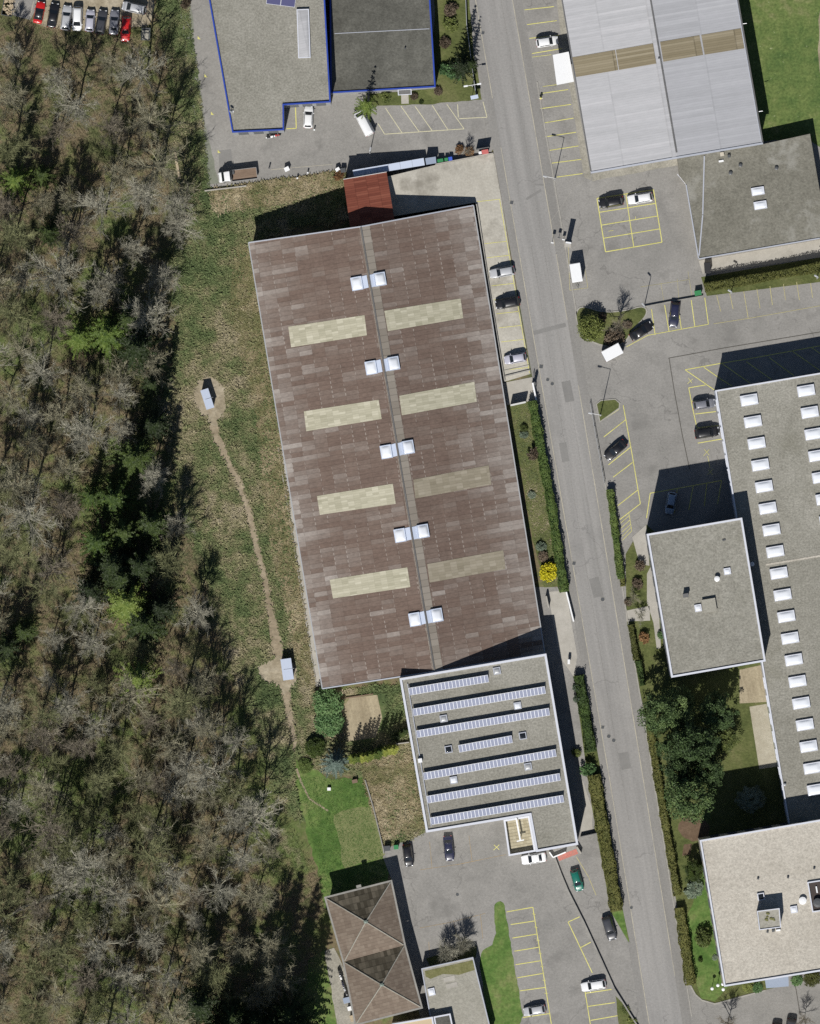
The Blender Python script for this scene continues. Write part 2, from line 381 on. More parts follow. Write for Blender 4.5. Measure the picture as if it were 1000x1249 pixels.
timber = ground('worn_timber', [(.3, (.15, .105, .075)), (.7, (.24, .175, .13))], big=.6, mid=2, grain=.25, stretch=(.3, 3, 1))
palewood = ground('bleached_wood', [(.3, (.33, .26, .17)), (.7, (.5, .42, .3))], big=.6, mid=2, grain=.25)
bark = [ground('grey_bark', [(.3, (0.213, 0.204, 0.155)), (.7, (0.391, 0.377, 0.305))], big=.4, mid=2, grain=.2, coord='World'),
        ground('beige_bark', [(.3, (0.184, 0.172, 0.115)), (.7, (0.333, 0.316, 0.224))], big=.4, mid=2, grain=.2, coord='World'),
        ground('olive_bark', [(.3, (0.121, 0.132, 0.063)), (.7, (0.236, 0.241, 0.127))], big=.4, mid=2, grain=.2, coord='World'),
        ground('brown_bark', [(.3, (0.132, 0.115, 0.086)), (.7, (0.259, 0.230, 0.178))], big=.4, mid=2, grain=.2, coord='World')]
trunkm = ground('trunk_bark', [(.3, (.06, .05, .038)), (.7, (.15, .125, .1))], big=.4, mid=2, grain=.2, coord='World')
shadefirleaf = leafmat('shade_darkened_needles', [(.3, (.009, .016, .004)), (.5, (.02, .034, .007)), (.7, (.055, .082, .016))], .6)  # shade of the crowded firs put into the needle colour, other evergreens share it
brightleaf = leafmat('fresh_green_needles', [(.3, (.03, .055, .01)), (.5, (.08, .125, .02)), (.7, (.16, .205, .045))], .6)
pineleaf = leafmat('pine_needles', [(.3, (0.033, 0.056, 0.021)), (.5, (0.068, 0.110, 0.038)), (.7, (0.141, 0.198, 0.071))], .5)
spruceleaf = leafmat('blue_spruce_needles', [(.3, (.07, .105, .085)), (.5, (.14, .185, .155)), (.7, (.225, .275, .235))], .6)
hedgeleaf = leafmat('hedge_leaves', [(.3, (.028, .05, .012)), (.5, (.06, .1, .022)), (.7, (.11, .15, .038))], .9)
olivehedge = leafmat('olive_hedge_leaves', [(.3, (.045, .05, .012)), (.5, (.08, .088, .022)), (.7, (.125, .125, .035))], .9)
laurel = leafmat('laurel_leaves', [(.3, (.045, .095, .035)), (.5, (.09, .17, .06)), (.7, (.16, .25, .1))], .8)
bushleaf = leafmat('bush_leaves', [(.3, (0.058, 0.078, 0.022)), (.5, (0.117, 0.143, 0.038)), (.7, (0.195, 0.221, 0.060))], .9)
greyleaf = leafmat('grey_green_leaves', [(.3, (.08, .11, .075)), (.5, (.14, .18, .125)), (.7, (.22, .26, .19))], .9)
brownleaf = leafmat('brown_twigs', [(.3, (.06, .045, .03)), (.7, (.17, .13, .09))], .9)
rustleaf = leafmat('rust_leaves', [(.3, (.12, .06, .028)), (.7, (.3, .17, .075))], .9)
forsythia = leafmat('yellow_blossom', [(.3, (.4, .35, .012)), (.5, (.62, .56, .02)), (.7, (.78, .72, .05))], 1.2)
thujaleaf = leafmat('thuja_leaves', [(.3, (.05, .085, .015)), (.5, (.13, .17, .03)), (.7, (.3, .32, .06))], .8)
tuftm = ground('grass_tuft_blades', [(.35, (.07, .1, .042)), (.43, (.12, .155, .065)), (.49, (.175, .19, .09)), (.54, (.25, .23, .132)), (.62, (.38, .33, .23))], big=.075, mid=.42, fine=2.4, w=(.6, .4), grain=.6, coord='World')
lawnt = leafmat('lawn_blades', [(.3, (.05, .11, .02)), (.5, (.1, .165, .04)), (.7, (.17, .21, .07))], .5)
strawtuft = ground('straw_blades', [(.35, (.11, .115, .048)), (.45, (.175, .165, .08)), (.53, (.27, .225, .135)), (.63, (.4, .34, .225))], big=.12, mid=.6, fine=2.2, grain=.5, coord='World')
brushm = ground('undergrowth_stems', [(.36, (0.081, 0.111, 0.037)), (.44, (0.148, 0.153, 0.073)), (.49, (0.242, 0.190, 0.125)), (.54, (0.188, 0.194, 0.087)), (.6, (0.127, 0.176, 0.061)), (.68, (0.323, 0.275, 0.185))], big=.045, mid=.28, fine=2.2, w=(.6, .4), grain=.5, coord='World')
hallroof = sheetroof('fibre_cement_sheets', [(.3, (.132, .094, .077)), (.48, (.15, .109, .089)), (.57, (.168, .129, .108)), (.66, (.21, .174, .152)), (.8, (.32, .287, .26))], 2.36, .86, R(-9.7), off=(.25, .1), edge=(-1, 10, 20, .18), pn=(.26, .42), wv=(.86, .14), grain=.46, fine=(1.5, 3.2, 1), joint=.2)
hallridge = sheetroof('ridge_sheets', [(.3, (.21, .185, .155)), (.7, (.29, .262, .225))], 4.0, 1.22, R(-9.7), dots=False)
yelsheet = sheetroof('translucent_sheets', [(.25, (.32, .305, .222)), (.5, (.41, .39, .295)), (.75, (.53, .505, .4))], 1.18, .42, R(-9.7), dots=False, pn=(.7, .5), joint=.18)
ochresheet = sheetroof('ochre_translucent_sheets', [(.25, (.195, .165, .105)), (.5, (.24, .205, .138)), (.75, (.3, .262, .185))], 7.5, .42, R(-9.7), dots=False, pn=(.7, .5), joint=.3)
redtile = sheetroof('red_tiles', [(.25, (.165, .05, .033)), (.5, (.21, .066, .043)), (.75, (.26, .092, .06))], 2.2, .4, R(-9.7), dots=False, pn=(.3, .3), joint=.42, wv=(.5, .5), grain=.2)
brtile = sheetroof('brown_tiles', [(.25, (.135, .105, .082)), (.5, (.17, .135, .106)), (.75, (.215, .178, .142))], .62, .62, R(-14.5), dots=False, pn=(.15, .15), joint=.25, wv=(.7, .3), grain=.26)
brtile2 = sheetroof('dark_brown_tiles', [(.25, (.07, .06, .042)), (.5, (.11, .096, .07)), (.75, (.18, .155, .115))], .62, 1.2, R(-14.5), dots=False, pn=(.3, .3), joint=.35, wv=(.4, .6), grain=.4)  # darker uneven brown tiles, used on the north slopes
terrtile = sheetroof('terrace_tiles', [(.25, (.3, .26, .17)), (.5, (.38, .34, .24)), (.75, (.46, .42, .31))], .6, .6, R(-9.7), dots=False, pn=(.5, .5), joint=.5)
def paint(name, c, rough=.35): return plain(name, c, rough, coat=.6, var=.03)
PAINT = {'black': paint('black_car_paint', (.012, .012, .014)), 'dark': paint('dark_grey_car_paint', (.05, .052, .06)), 'navy': paint('navy_car_paint', (.018, .02, .05)),
         'silver': paint('silver_car_paint', (.42, .43, .45)), 'lilac': paint('pale_silver_car_paint', (.43, .43, .5)), 'white': paint('white_car_paint', (.74, .75, .76)), 'red': paint('red_car_paint', (.5, .012, .012)),
         'green': paint('green_car_paint', (.008, .13, .095)), 'blue': paint('pale_blue_car_paint', (.28, .36, .46)), 'grey': paint('grey_car_paint', (.17, .175, .2))}

# ---------------------------------------------------------------- vehicles
#        L     W     H    windscreen base, top, roof end, rear base, belt, bonnet z, boot z
CARS = {'hatch': (4.1, 1.74, 1.48, 1.02, .35, -1.5, -1.88, .93, .86, .9), 'sedan': (4.6, 1.8, 1.43, .98, .25, -1.0, -1.62, .92, .84, .95),
        'suv': (4.5, 1.86, 1.68, 1.1, .5, -1.72, -2.08, 1.03, .98, 1.0), 'estate': (4.62, 1.8, 1.5, 1.0, .3, -1.78, -2.18, .94, .86, .95),
        'minivan': (4.5, 1.82, 1.72, 1.4, .62, -1.78, -2.12, 1.0, .94, 1.0), 'van': (5.2, 1.95, 2.05, 1.95, 1.2, -2.42, -2.54, 1.12, 1.02, 1.1),
        'roadster': (4.1, 1.76, 1.38, .75, .2, -.85, -1.4, .9, .84, .93)}
CARMESH = {}
def car_meshes(kind):
    if kind in CARMESH: return CARMESH[kind]
    L, Wd, Ht, xw, xr, xe, xb, belt, bz, tz = CARS[kind]; h = L / 2; hw = Wd / 2
    out = {}
    def fin(name, bm, smooth=True):
        me = bpy.data.meshes.new(name); bmesh.ops.recalc_face_normals(bm, faces=bm.faces[:]); bm.to_mesh(me); bm.free()
        for p in me.polygons: p.use_smooth = smooth
        me.materials.append(None); out[name] = me
    # lower body: cross sections along the length
    bm = bmesh.new(); rows = []
    st = [(-h, .76, .62), (-h + .07, .87, tz - .08), (-h + .3, .94, tz), (xb, .97, belt), (xe, 1, belt), (-.3, 1, belt), (xr, 1, belt), (xw, .985, belt - .01), (xw + .35, .97, (belt + bz) / 2),
          (h - .5, .93, bz - .05), (h - .22, .86, bz - .13), (h - .07, .74, bz - .24), (h, .6, .5)]
    for x, wf, z in st:
        w = hw * wf
        pr = [(w * .9, .24), (w, .42), (w, .62 if z > .66 else z - .02), (w * .965, z - .05 if z > .7 else z), (w * .86, z + .005), (w * .5, z + .035), (0, z + .045)]
        ring_ = [(x, y, zz) for y, zz in pr] + [(x, -y, zz) for y, zz in pr[-2::-1]]
        rows.append([bm.verts.new(p) for p in ring_])
    for a, b in zip(rows, rows[1:]):
        for i in range(len(a) - 1): bm.faces.new((a[i], a[i + 1], b[i + 1], b[i]))
        bm.faces.new((a[-1], a[0], b[0], b[-1]))
    bm.faces.new(rows[0]); bm.faces.new(rows[-1][::-1]); fin('body', bm)
    # cabin shell
    hb, ht = hw * .9, hw * .73
    def sect(x, z):   # half profile at height z of the roof line
        t = (z - belt) / (Ht - belt)
        y1 = hb + (ht - hb) * t
        return [(hb, belt - .02), (y1 + .0, max(belt - .01, z - .07 * t)), (y1 * .86, z), (0, z + .03 * t)]
    bm = bmesh.new(); rows = []
    for x, z in ((xb, belt), (xb + (xe - xb) * .5, belt + (Ht - .05 - belt) * .55), (xe, Ht - .05), (xe + .45, Ht - .01), ((xe + xr) / 2, Ht), (xr - .12, Ht - .015), (xr, Ht - .05), ((xr + xw) / 2, belt + (Ht - .05 - belt) * .5), (xw, belt)):
        pr = sect(x, z)
        rows.append([bm.verts.new((x, y, zz)) for y, zz in pr] + [bm.verts.new((x, -y, zz)) for y, zz in pr[-2::-1]])
    for a, b in zip(rows, rows[1:]):
        for i in range(len(a) - 1): bm.faces.new((a[i], a[i + 1], b[i + 1], b[i]))
    fin('cabin', bm)
    def pane(name, x0, z0, x1, z1, lo, hi, cut):
        """slanted glass between (x0,z0) at the belt and (x1,z1) at the roof, on the outside of the shell"""
        bm = bmesh.new(); d = Vector((x1 - x0, 0, z1 - z0)); n = Vector((d.z, 0, -d.x)) * (1 if x0 > x1 else -1); n.normalize()
        if n.z < 0: n = -n
        g = []
        for t in (lo, .5, hi):
            z = z0 + (z1 - z0) * t; tt = (z - belt) / (Ht - belt); yy = (hb + (ht - hb) * tt) * cut
            row = []
            for s in (-1, -.8, 0, .8, 1):
                row.append(bm.verts.new(Vector((x0 + (x1 - x0) * t, yy * s, z + (.035 * tt * (1 - abs(s))))) + n * .018))
            g.append(row)
        for a, b in zip(g, g[1:]):
            for i in range(4): bm.faces.new((a[i], a[i + 1], b[i + 1], b[i]))
        fin(name, bm)
    pane('windscreen', xw, belt, xr, Ht - .05, .06, .97, .84)
    if kind != 'van': pane('rear_window', xb, belt, xe, Ht - .05, .15, .92, .8)
    def side(name, x0b, x0t, x1b, x1t, s):
        bm = bmesh.new()
        P = []
        for x, t in ((x0b, .1), (x1b, .1), (x1t, .82), (x0t, .82)):
            z = belt + (Ht - belt) * t; y = hb + (ht - hb) * t + .014
            P.append((x, y * s, z))
        quad(bm, P if s < 0 else P[::-1]); fin(name, bm, False)
    mid = (xr + xe) / 2 if kind != 'van' else .35
    for s in (-1, 1):
        side('front_side_window%d' % s, xw - .22, xr - .02, mid + .04, mid + .04, s)
        if kind != 'van': side('rear_side_window%d' % s, mid - .04, mid - .04, xb + .38, xe + .22, s)
    for s in (-1, 1):
        bm = bmesh.new(); box(bm, (h - .13, s * hw * .56, bz - .2), (.14, .34, .13), rz=s * -.35, bev=.02); fin('headlight%d' % s, bm)
        bm = bmesh.new(); box(bm, (-h + .05, s * hw * .7, tz - .14), (.08, .3, .16), bev=.02); fin('tail_light%d' % s, bm)
        bm = bmesh.new(); box(bm, (xw - .28, s * (hw + .07), belt + .04), (.13, .2, .13), bev=.03); fin('mirror%d' % s, bm)
    bm = bmesh.new(); tube(bm, (0, -.1, 0), (0, .1, 0), .32, seg=18); fin('wheel', bm, False)
    bm = bmesh.new(); tube(bm, (0, .085, 0), (0, .112, 0), .2, seg=14); fin('rim', bm, False)
    bm = bmesh.new(); box(bm, (h - .02, 0, .42), (.06, .9, .22), bev=.01); fin('grille', bm, False)
    CARMESH[kind] = out
    return out
def part(name, me, mat, parent, M=None):
    o = bpy.data.objects.new(name, me); COL.objects.link(o); o.parent = parent
    if M is not None: o.matrix_local = M
    if not me.materials: me.materials.append(None)
    o.material_slots[0].link = 'OBJECT'; o.material_slots[0].material = mat
    return o
def ground_frame(px, py, deg, dz=0.0):
    """position and rotation of something standing on the terrain and leaning with its slope"""
    p = G(px, py, dz); e = .5
    gx = (Hw(p.x + e, p.y) - Hw(p.x - e, p.y)) / (2 * e); gy = (Hw(p.x, p.y + e) - Hw(p.x, p.y - e)) / (2 * e)
    n = Vector((-gx, -gy, 1)).normalized(); f = Vector((math.cos(R(deg)), math.sin(R(deg)), 0)); f = (f - n * f.dot(n)).normalized()
    l = n.cross(f)
    m = Matrix((f, l, n)).transposed().to_4x4(); m.translation = p
    return m
def car(px, py, deg, kind, colour, label, group, roof=None, dz=.05, name='parked_car', cat='car', sx=1.0, deck=None):
    ms = car_meshes(kind); m = ground_frame(px, py, deg, dz)
    if deck is not None: m = Matrix.Translation((*G(px, py).xy, deck)) @ Matrix.Rotation(R(deg), 4, 'Z')
    e = empty(name, m.translation, label, cat, group); e.rotation_euler = m.to_euler()
    if sx != 1.0: e.scale = (sx, sx, 1)
    pm = PAINT[colour]; L, Wd = CARS[kind][:2]
    part('body', ms['body'], pm, e); part('cabin', ms['cabin'], PAINT[roof] if roof else pm, e)
    for k in ms:
        if k.endswith('window-1') or k.endswith('window1') or k in ('windscreen', 'rear_window'):
            part('side_window' if 'side' in k else k, ms[k], glass, e)
    for s in (-1, 1):
        part('headlight', ms['headlight%d' % s], lampw, e); part('tail_light', ms['tail_light%d' % s], lampr, e)
        part('mirror', ms['mirror%d' % s], pm if colour != 'silver' else blackm, e)
        for x in (L * .31, -L * .29):
            w = part('wheel', ms['wheel'], tyrem, e, Matrix.Translation((x, s * (Wd / 2 - .11), .32)) @ Matrix.Rotation(0 if s > 0 else math.pi, 4, 'Z'))
            part('rim', ms['rim'], rimm, w)
    part('grille', ms['grille'], blackm, e)
    return e
def lbox(name, c, size, mat, parent, rz=0.0, bev=0.0, M=None):
    """box part in its thing's own frame"""
    bm = bmesh.new(); box(bm, c, size, rz, M, bev)
    me = bpy.data.meshes.new(name); bm.to_mesh(me); bm.free(); me.materials.append(mat)
    o = bpy.data.objects.new(name, me); COL.objects.link(o); o.parent = parent
    return o
def lmesh(name, bm, mat, parent, smooth=False):
    me = bpy.data.meshes.new(name); bm.to_mesh(me); bm.free()
    for p in me.polygons: p.use_smooth = smooth
    for mm in (mat if isinstance(mat, (list, tuple)) else [mat]): me.materials.append(mm)
    o = bpy.data.objects.new(name, me); COL.objects.link(o); o.parent = parent
    return o
def standing(name, px, py, deg, label, cat, group=None, dz=.03, tilt=False):
    if tilt:
        m = ground_frame(px, py, deg, dz); e = empty(name, m.translation, label, cat, group); e.rotation_euler = m.to_euler(); return e
    return empty(name, G(px, py, dz), label, cat, group, (0, 0, R(deg)))
WHEELME = {}
def wheels(e, xs, y, r=.32, w=.22):
    if (r, w) not in WHEELME:
        bm = bmesh.new(); tube(bm, (0, -w / 2, 0), (0, w / 2, 0), r, seg=18); me = bpy.data.meshes.new('wheel'); bm.to_mesh(me); bm.free(); me.materials.append(None)
        bm = bmesh.new(); tube(bm, (0, w / 2 - .01, 0), (0, w / 2 + .015, 0), r * .6, seg=14); m2 = bpy.data.meshes.new('rim'); bm.to_mesh(m2); bm.free(); m2.materials.append(None)
        WHEELME[(r, w)] = (me, m2)
    me, m2 = WHEELME[(r, w)]
    for x in xs:
        for s in (-1, 1):
            o = part('wheel', me, tyrem, e, Matrix.Translation((x, s * y, r)) @ Matrix.Rotation(0 if s > 0 else math.pi, 4, 'Z')); part('rim', m2, rimm, o)
def flatbed_truck(px, py, deg, label):
    e = standing('flatbed_truck', px, py, deg, label, 'truck', tilt=True)
    bm = bmesh.new(); rows = []
    for x, z, w in ((1.55, 2.15, .98), (1.62, 2.28, .98), (2.35, 2.28, .95), (2.62, 2.1, .93), (3.1, 1.35, .97), (3.5, 1.2, .95), (3.62, .95, .9), (3.66, .45, .88)):
        rows.append([bm.verts.new(p) for p in ((x, w, .4), (x, w, z * .62), (x, w * .9, z - .05), (x, w * .75, z), (x, 0, z + .03), (x, -w * .75, z), (x, -w * .9, z - .05), (x, -w, z * .62), (x, -w, .4))])
    for a, b in zip(rows, rows[1:]):
        for i in range(8): bm.faces.new((a[i], a[i + 1], b[i + 1], b[i]))
    bm.faces.new(rows[0]); bm.faces.new(rows[-1][::-1]); bmesh.ops.recalc_face_normals(bm, faces=bm.faces[:])
    lmesh('cab', bm, whitem, e)
    bm = bmesh.new(); quad(bm, [(2.66, -.82, 2.08), (3.08, -.88, 1.42), (3.08, .88, 1.42), (2.66, .82, 2.08)]); bmesh.ops.translate(bm, verts=bm.verts[:], vec=(.02, 0, .02)); lmesh('windscreen', bm, glass, e)
    for s in (-1, 1):
        bm = bmesh.new(); quad(bm, [(1.75, s * .99, 1.42), (2.9, s * .99, 1.42), (2.45, s * .96, 1.98), (1.8, s * .96, 1.98)]); lmesh('side_window', bm, glass, e)
        lbox('headlight', (3.66, s * .7, .85), (.06, .3, .2), lampw, e, bev=.02); lbox('mirror', (2.75, s * 1.13, 1.6), (.1, .22, .3), blackm, e, bev=.02)
        lbox('side_board', (-1.05, s * 1.02, 1.2), (4.6, .05, .4), galv, e)
        lbox('tail_light', (-3.38, s * .8, .8), (.06, .3, .14), lampr, e)
    lbox('chassis', (-.4, 0, .62), (6.2, .8, .24), darkm, e)
    lbox('load_bed', (-1.05, 0, 1.0), (4.6, 2.0, .1), timber, e)
    lbox('headboard', (1.3, 0, 1.5), (.06, 2.05, 1.0), darkm, e); lbox('tailboard', (-3.37, 0, 1.2), (.05, 2.0, .4), galv, e)
    lbox('toolbox', (.95, -.55, 1.25), (.5, .6, .4), darkm, e, bev=.02)
    wheels(e, (2.75, -1.9), .88, .36, .24); return e
def box_trailer(px, py, deg, L, Wd, Ht, label):
    e = standing('box_trailer', px, py, deg, label, 'trailer', tilt=True)
    lbox('box_body', (0, 0, .55 + (Ht - .55) / 2), (L, Wd, Ht - .55), whitem, e, bev=.04)
    lbox('roof_panel', (0, 0, Ht + .012), (L - .14, Wd - .14, .03), whitem, e, bev=.01)
    lbox('rear_door', (-L / 2 - .012, 0, .55 + (Ht - .55) / 2), (.03, Wd - .16, Ht - .75), paletrim, e)
    bm = bmesh.new(); tube(bm, (L / 2, .4, .5), (L / 2 + 1.0, 0, .5), .04); tube(bm, (L / 2, -.4, .5), (L / 2 + 1.0, 0, .5), .04); box(bm, (L / 2 + 1.05, 0, .52), (.18, .12, .1)); lmesh('drawbar', bm, darkm, e)
    lbox('chassis', (0, 0, .48), (L - .1, Wd - .5, .12), darkm, e)
    for s in (-1, 1): lbox('tail_light', (-L / 2 - .02, s * (Wd / 2 - .15), .62), (.05, .22, .1), lampr, e)
    wheels(e, (-.15,), Wd / 2 - .14, .3, .18); return e
def shed(px, py, deg, L, Wd, Ht, label):
    """small hut with a gently pitched pale sheet roof"""
    e = standing('sheet_roofed_hut', px, py, deg, label, 'hut')
    bm = bmesh.new(); P = [(-L / 2 + .12, -Wd / 2 + .12), (L / 2 - .12, -Wd / 2 + .12), (L / 2 - .12, Wd / 2 - .12), (-L / 2 + .12, Wd / 2 - .12)]
    slab(bm, P, -.2, [Ht - .25, Ht - .25, Ht - .02, Ht - .02]); lmesh('wall', bm, timber, e)
    bm = bmesh.new(); slab(bm, [(-L / 2, -Wd / 2), (L / 2, -Wd / 2), (L / 2, Wd / 2), (-L / 2, Wd / 2)], [Ht - .26, Ht - .26, Ht, Ht], [Ht - .2, Ht - .2, Ht + .06, Ht + .06], True, True)
    r = lmesh('roof', bm, bluewhite, e)
    o = lbox('roof_joint', (0, 0, Ht - .05), (.05, Wd, .03), paletrim, r, M=Matrix.Rotation(math.atan(.26 / Wd), 4, 'X'))
    lbox('door', (.3, -Wd / 2 + .1, .95), (.85, .05, 1.85), darkm, e)
    lbox('window', (-L / 4 - .2, -Wd / 2 + .1, 1.3), (.7, .05, .55), glass, e); return e
def lamp_post(px, py, h, arm_deg, arm, label, double=False, head=None):
    e = standing('lamp_post', px, py, arm_deg, label, 'lamp post', 'lamp posts along the road and car parks')
    bm = bmesh.new(); tube(bm, (0, 0, -.2), (0, 0, .5), .13, seg=10); lmesh('base', bm, galv, e)
    bm = bmesh.new(); tube(bm, (0, 0, .5), (0, 0, h), .09, .055, 10); lmesh('pole', bm, galv, e)
    if arm:
        bm = bmesh.new(); tube(bm, (-arm if double else 0, 0, h - .05), (arm, 0, h + .1 if not double else h - .05), .05, seg=8); a = lmesh('arm', bm, head or galv, e)
    for s in ((1, -1) if double else (1,)):
        bm = bmesh.new(); box(bm, (s * (arm + .25), 0, h + .1 - (.14 if double else 0)), (.75, .3, .14), bev=.05); l = lmesh('lamp_head', bm, head or galv, e)
        bm = bmesh.new(); box(bm, (s * (arm + .28), 0, h + .02 - (.14 if double else 0)), (.5, .22, .05)); lmesh('lens', bm, lampw, l)
    return e
def motorbike(px, py, deg, mat, label):
    e = standing('motorbike', px, py, deg, label, 'motorbike', 'parked motorbikes', tilt=True)
    for x in (.72, -.68):
        bm = bmesh.new(); tube(bm, (x, -.07, .31), (x, .07, .31), .31, seg=18); w = lmesh('wheel', bm, tyrem, e)
        bm = bmesh.new(); tube(bm, (x, -.08, .31), (x, .08, .31), .19, seg=12); lmesh('rim', bm, rimm, w)
    bm = bmesh.new(); tube(bm, (.72, .1, .31), (.42, .1, .98), .035); tube(bm, (.72, -.1, .31), (.42, -.1, .98), .035); lmesh('fork', bm, galv, e)
    bm = bmesh.new(); tube(bm, (.38, -.4, 1.03), (.38, .4, 1.03), .025); tube(bm, (.4, 0, .85), (.38, 0, 1.03), .03); lmesh('handlebar', bm, blackm, e)
    bm = bmesh.new(); box(bm, (.12, 0, .82), (.55, .34, .26), bev=.09); lmesh('tank', bm, mat, e, True)
    bm = bmesh.new(); box(bm, (-.45, 0, .8), (.75, .3, .12), bev=.05); lmesh('seat', bm, blackm, e, True)
    bm = bmesh.new(); box(bm, (0, 0, .45), (.55, .3, .38), bev=.06); lmesh('engine', bm, darkm, e)
    bm = bmesh.new(); box(bm, (.62, 0, .9), (.22, .32, .3), bev=.08); lmesh('fairing', bm, mat, e, True)
    bm = bmesh.new(); tube(bm, (.1, -.16, .3), (-.8, -.2, .4), .05); lmesh('exhaust', bm, galv, e)
    bm = bmesh.new(); box(bm, (-.85, 0, .72), (.35, .22, .08), bev=.02); lmesh('mudguard', bm, mat, e); return e
def bin_(px, py, deg, w, d, h, mat, label, cat='bin', group=None, lid=None, name='waste_bin'):
    e = standing(name, px, py, deg, label, cat, group)
    bm = bmesh.new(); slab(bm, [(-w / 2 * .88, -d / 2 * .88), (w / 2 * .88, -d / 2 * .88), (w / 2 * .88, d / 2 * .88), (-w / 2 * .88, d / 2 * .88)], .08, .1)
    r0 = bm.verts[:]; bm.free(); bm = bmesh.new()
    lo = [bm.verts.new(p) for p in ((-w * .42, -d * .42, .06), (w * .42, -d * .42, .06), (w * .42, d * .42, .06), (-w * .42, d * .42, .06))]
    hi = [bm.verts.new(p) for p in ((-w / 2, -d / 2, h), (w / 2, -d / 2, h), (w / 2, d / 2, h), (-w / 2, d / 2, h))]
    for i in range(4): bm.faces.new((lo[i], lo[(i + 1) % 4], hi[(i + 1) % 4], hi[i]))
    bm.faces.new(hi); bm.faces.new(lo[::-1]); lmesh('body', bm, mat, e)
    bm = bmesh.new(); box(bm, (0, 0, h + .05), (w + .06, d + .06, .1), bev=.03); lmesh('lid', bm, lid or mat, e)
    bm = bmesh.new(); tube(bm, (-w / 2, d / 2 + .06, h - .02), (w / 2, d / 2 + .06, h - .02), .025); lmesh('handle', bm, blackm, e)
    bm = bmesh.new(); tube(bm, (-w / 2 + .02, d * .36, .09), (-w / 2 + .1, d * .36, .09), .09, seg=12); tube(bm, (w / 2 - .1, d * .36, .09), (w / 2 - .02, d * .36, .09), .09, seg=12); lmesh('castor', bm, blackm, e)
    return e
def bollard(px, py, label, mat=None, h=.9, r=.13):
    e = standing('bollard', px, py, 0, label, 'bollard', 'bollards in the lorry yard')
    bm = bmesh.new(); tube(bm, (0, 0, -.1), (0, 0, h - .12), r, seg=12); lmesh('post', bm, concwall, e)
    bm = bmesh.new(); tube(bm, (0, 0, h - .12), (0, 0, h), r * 1.35, r * 1.1, 12); lmesh('cap', bm, mat or whitem, e); return e

# ---------------------------------------------------------------- plants
def seg(vs, fs, p0, p1, r0, r1, n=3):
    d = p1 - p0
    if d.length < 1e-4: return
    a = d.orthogonal().normalized(); b = d.normalized().cross(a); k = len(vs)
    for p, r in ((p0, r0), (p1, r1)):
        for i in range(n):
            t = 2 * math.pi * i / n; vs.append(tuple(p + a * (r * math.cos(t)) + b * (r * math.sin(t))))
    for i in range(n): j = (i + 1) % n; fs.append((k + i, k + j, k + n + j, k + n + i))
def bend(vs, fs, p, d, L, r0, r1, r, up=.25, jit=.25, k=3, n=3):
    """a limb of k pieces that curves upward; returns its points"""
    pts = [p.copy()]; d = d.normalized()
    for i in range(k):
        q = p + d * (L / k); seg(vs, fs, p, q, r0 + (r1 - r0) * i / k, r0 + (r1 - r0) * (i + 1) / k, n); pts.append(q)
        d = (d + Vector((r.uniform(-jit, jit), r.uniform(-jit, jit), r.uniform(-jit, jit) * .6 + up / k))).normalized(); p = q
    return pts
def at(pts, t):
    t *= len(pts) - 1; i = min(int(t), len(pts) - 2); return pts[i].lerp(pts[i + 1], t - i)
def bare_tree_mesh(seed, h, cr, n1=16, n2=7, n3=9, tw=.022):
    r = random.Random(seed); tv, tf, cv, cf = [], [], [], []
    lean = Vector((r.uniform(-.05, .05), r.uniform(-.05, .05), 1))
    tr = .0075 * h + .02
    pts = bend(tv, tf, Vector((0, 0, -.3)), lean, h * .8, tr, .05, r, .3, .07, 6, 7)
    for i in range(n1):
        t = .38 + .62 * (i + r.random() * .6) / n1; p = at(pts, min(t, 1)); az = i * 2.4 + r.uniform(-.4, .4)
        el = R(18 + 50 * (t - .38) / .62 + r.uniform(-8, 12)); Lb = cr * (1.12 - .45 * (t - .38) / .62) * r.uniform(.7, 1.15)
        d = Vector((math.cos(az) * math.cos(el), math.sin(az) * math.cos(el), math.sin(el)))
        b1 = bend(cv, cf, p, d, Lb, .07 + .0015 * h, .026, r, .5, .13, 4)
        for j in range(n2):
            u = .22 + .78 * (j + r.random()) / n2; q = at(b1, min(u, 1)); dd = (at(b1, min(1, u + .01)) - at(b1, max(0, u - .08))).normalized()
            sd = Vector((r.gauss(0, 1), r.gauss(0, 1), r.gauss(.25, .6))).normalized(); d2 = (dd * .95 + sd * .6).normalized()
            b2 = bend(cv, cf, q, d2, Lb * r.uniform(.25, .5), .034, .016, r, .25, .18, 2)
            for k in range(n3):
                w = .15 + .85 * (k + r.random()) / n3; x = at(b2, min(w, 1))
                d3 = (d2 * .7 + Vector((r.gauss(0, 1), r.gauss(0, 1), r.gauss(.35, .6))).normalized() * .6).normalized()
                seg(cv, cf, x, x + d3 * r.uniform(.35, 1.0), tw * .8, tw * .35, 3)
    return (tv, tf), (cv, cf)
def leaves(vs, fs, c, n, r, size, rad, up=.4, flat=None):
    """n small leaf quads inside an ellipsoid clump"""
    for _ in range(n):
        while True:
            o = Vector((r.uniform(-1, 1), r.uniform(-1, 1), r.uniform(-1, 1)))
            if o.length <= 1: break
        p = c + Vector((o.x * rad[0], o.y * rad[1], o.z * rad[2]))
        nn = Vector((r.gauss(0, 1), r.gauss(0, 1), abs(r.gauss(0, 1)) + up)).normalized()
        a = nn.orthogonal().normalized(); a = Matrix.Rotation(r.uniform(0, 6.28), 3, nn) @ a; b = nn.cross(a)
        s = size * r.uniform(.6, 1.3); k = len(vs)
        vs += [tuple(p - a * s), tuple(p - b * s * .55), tuple(p + a * s), tuple(p + b * s * .55)]; fs.append((k, k + 1, k + 2, k + 3))
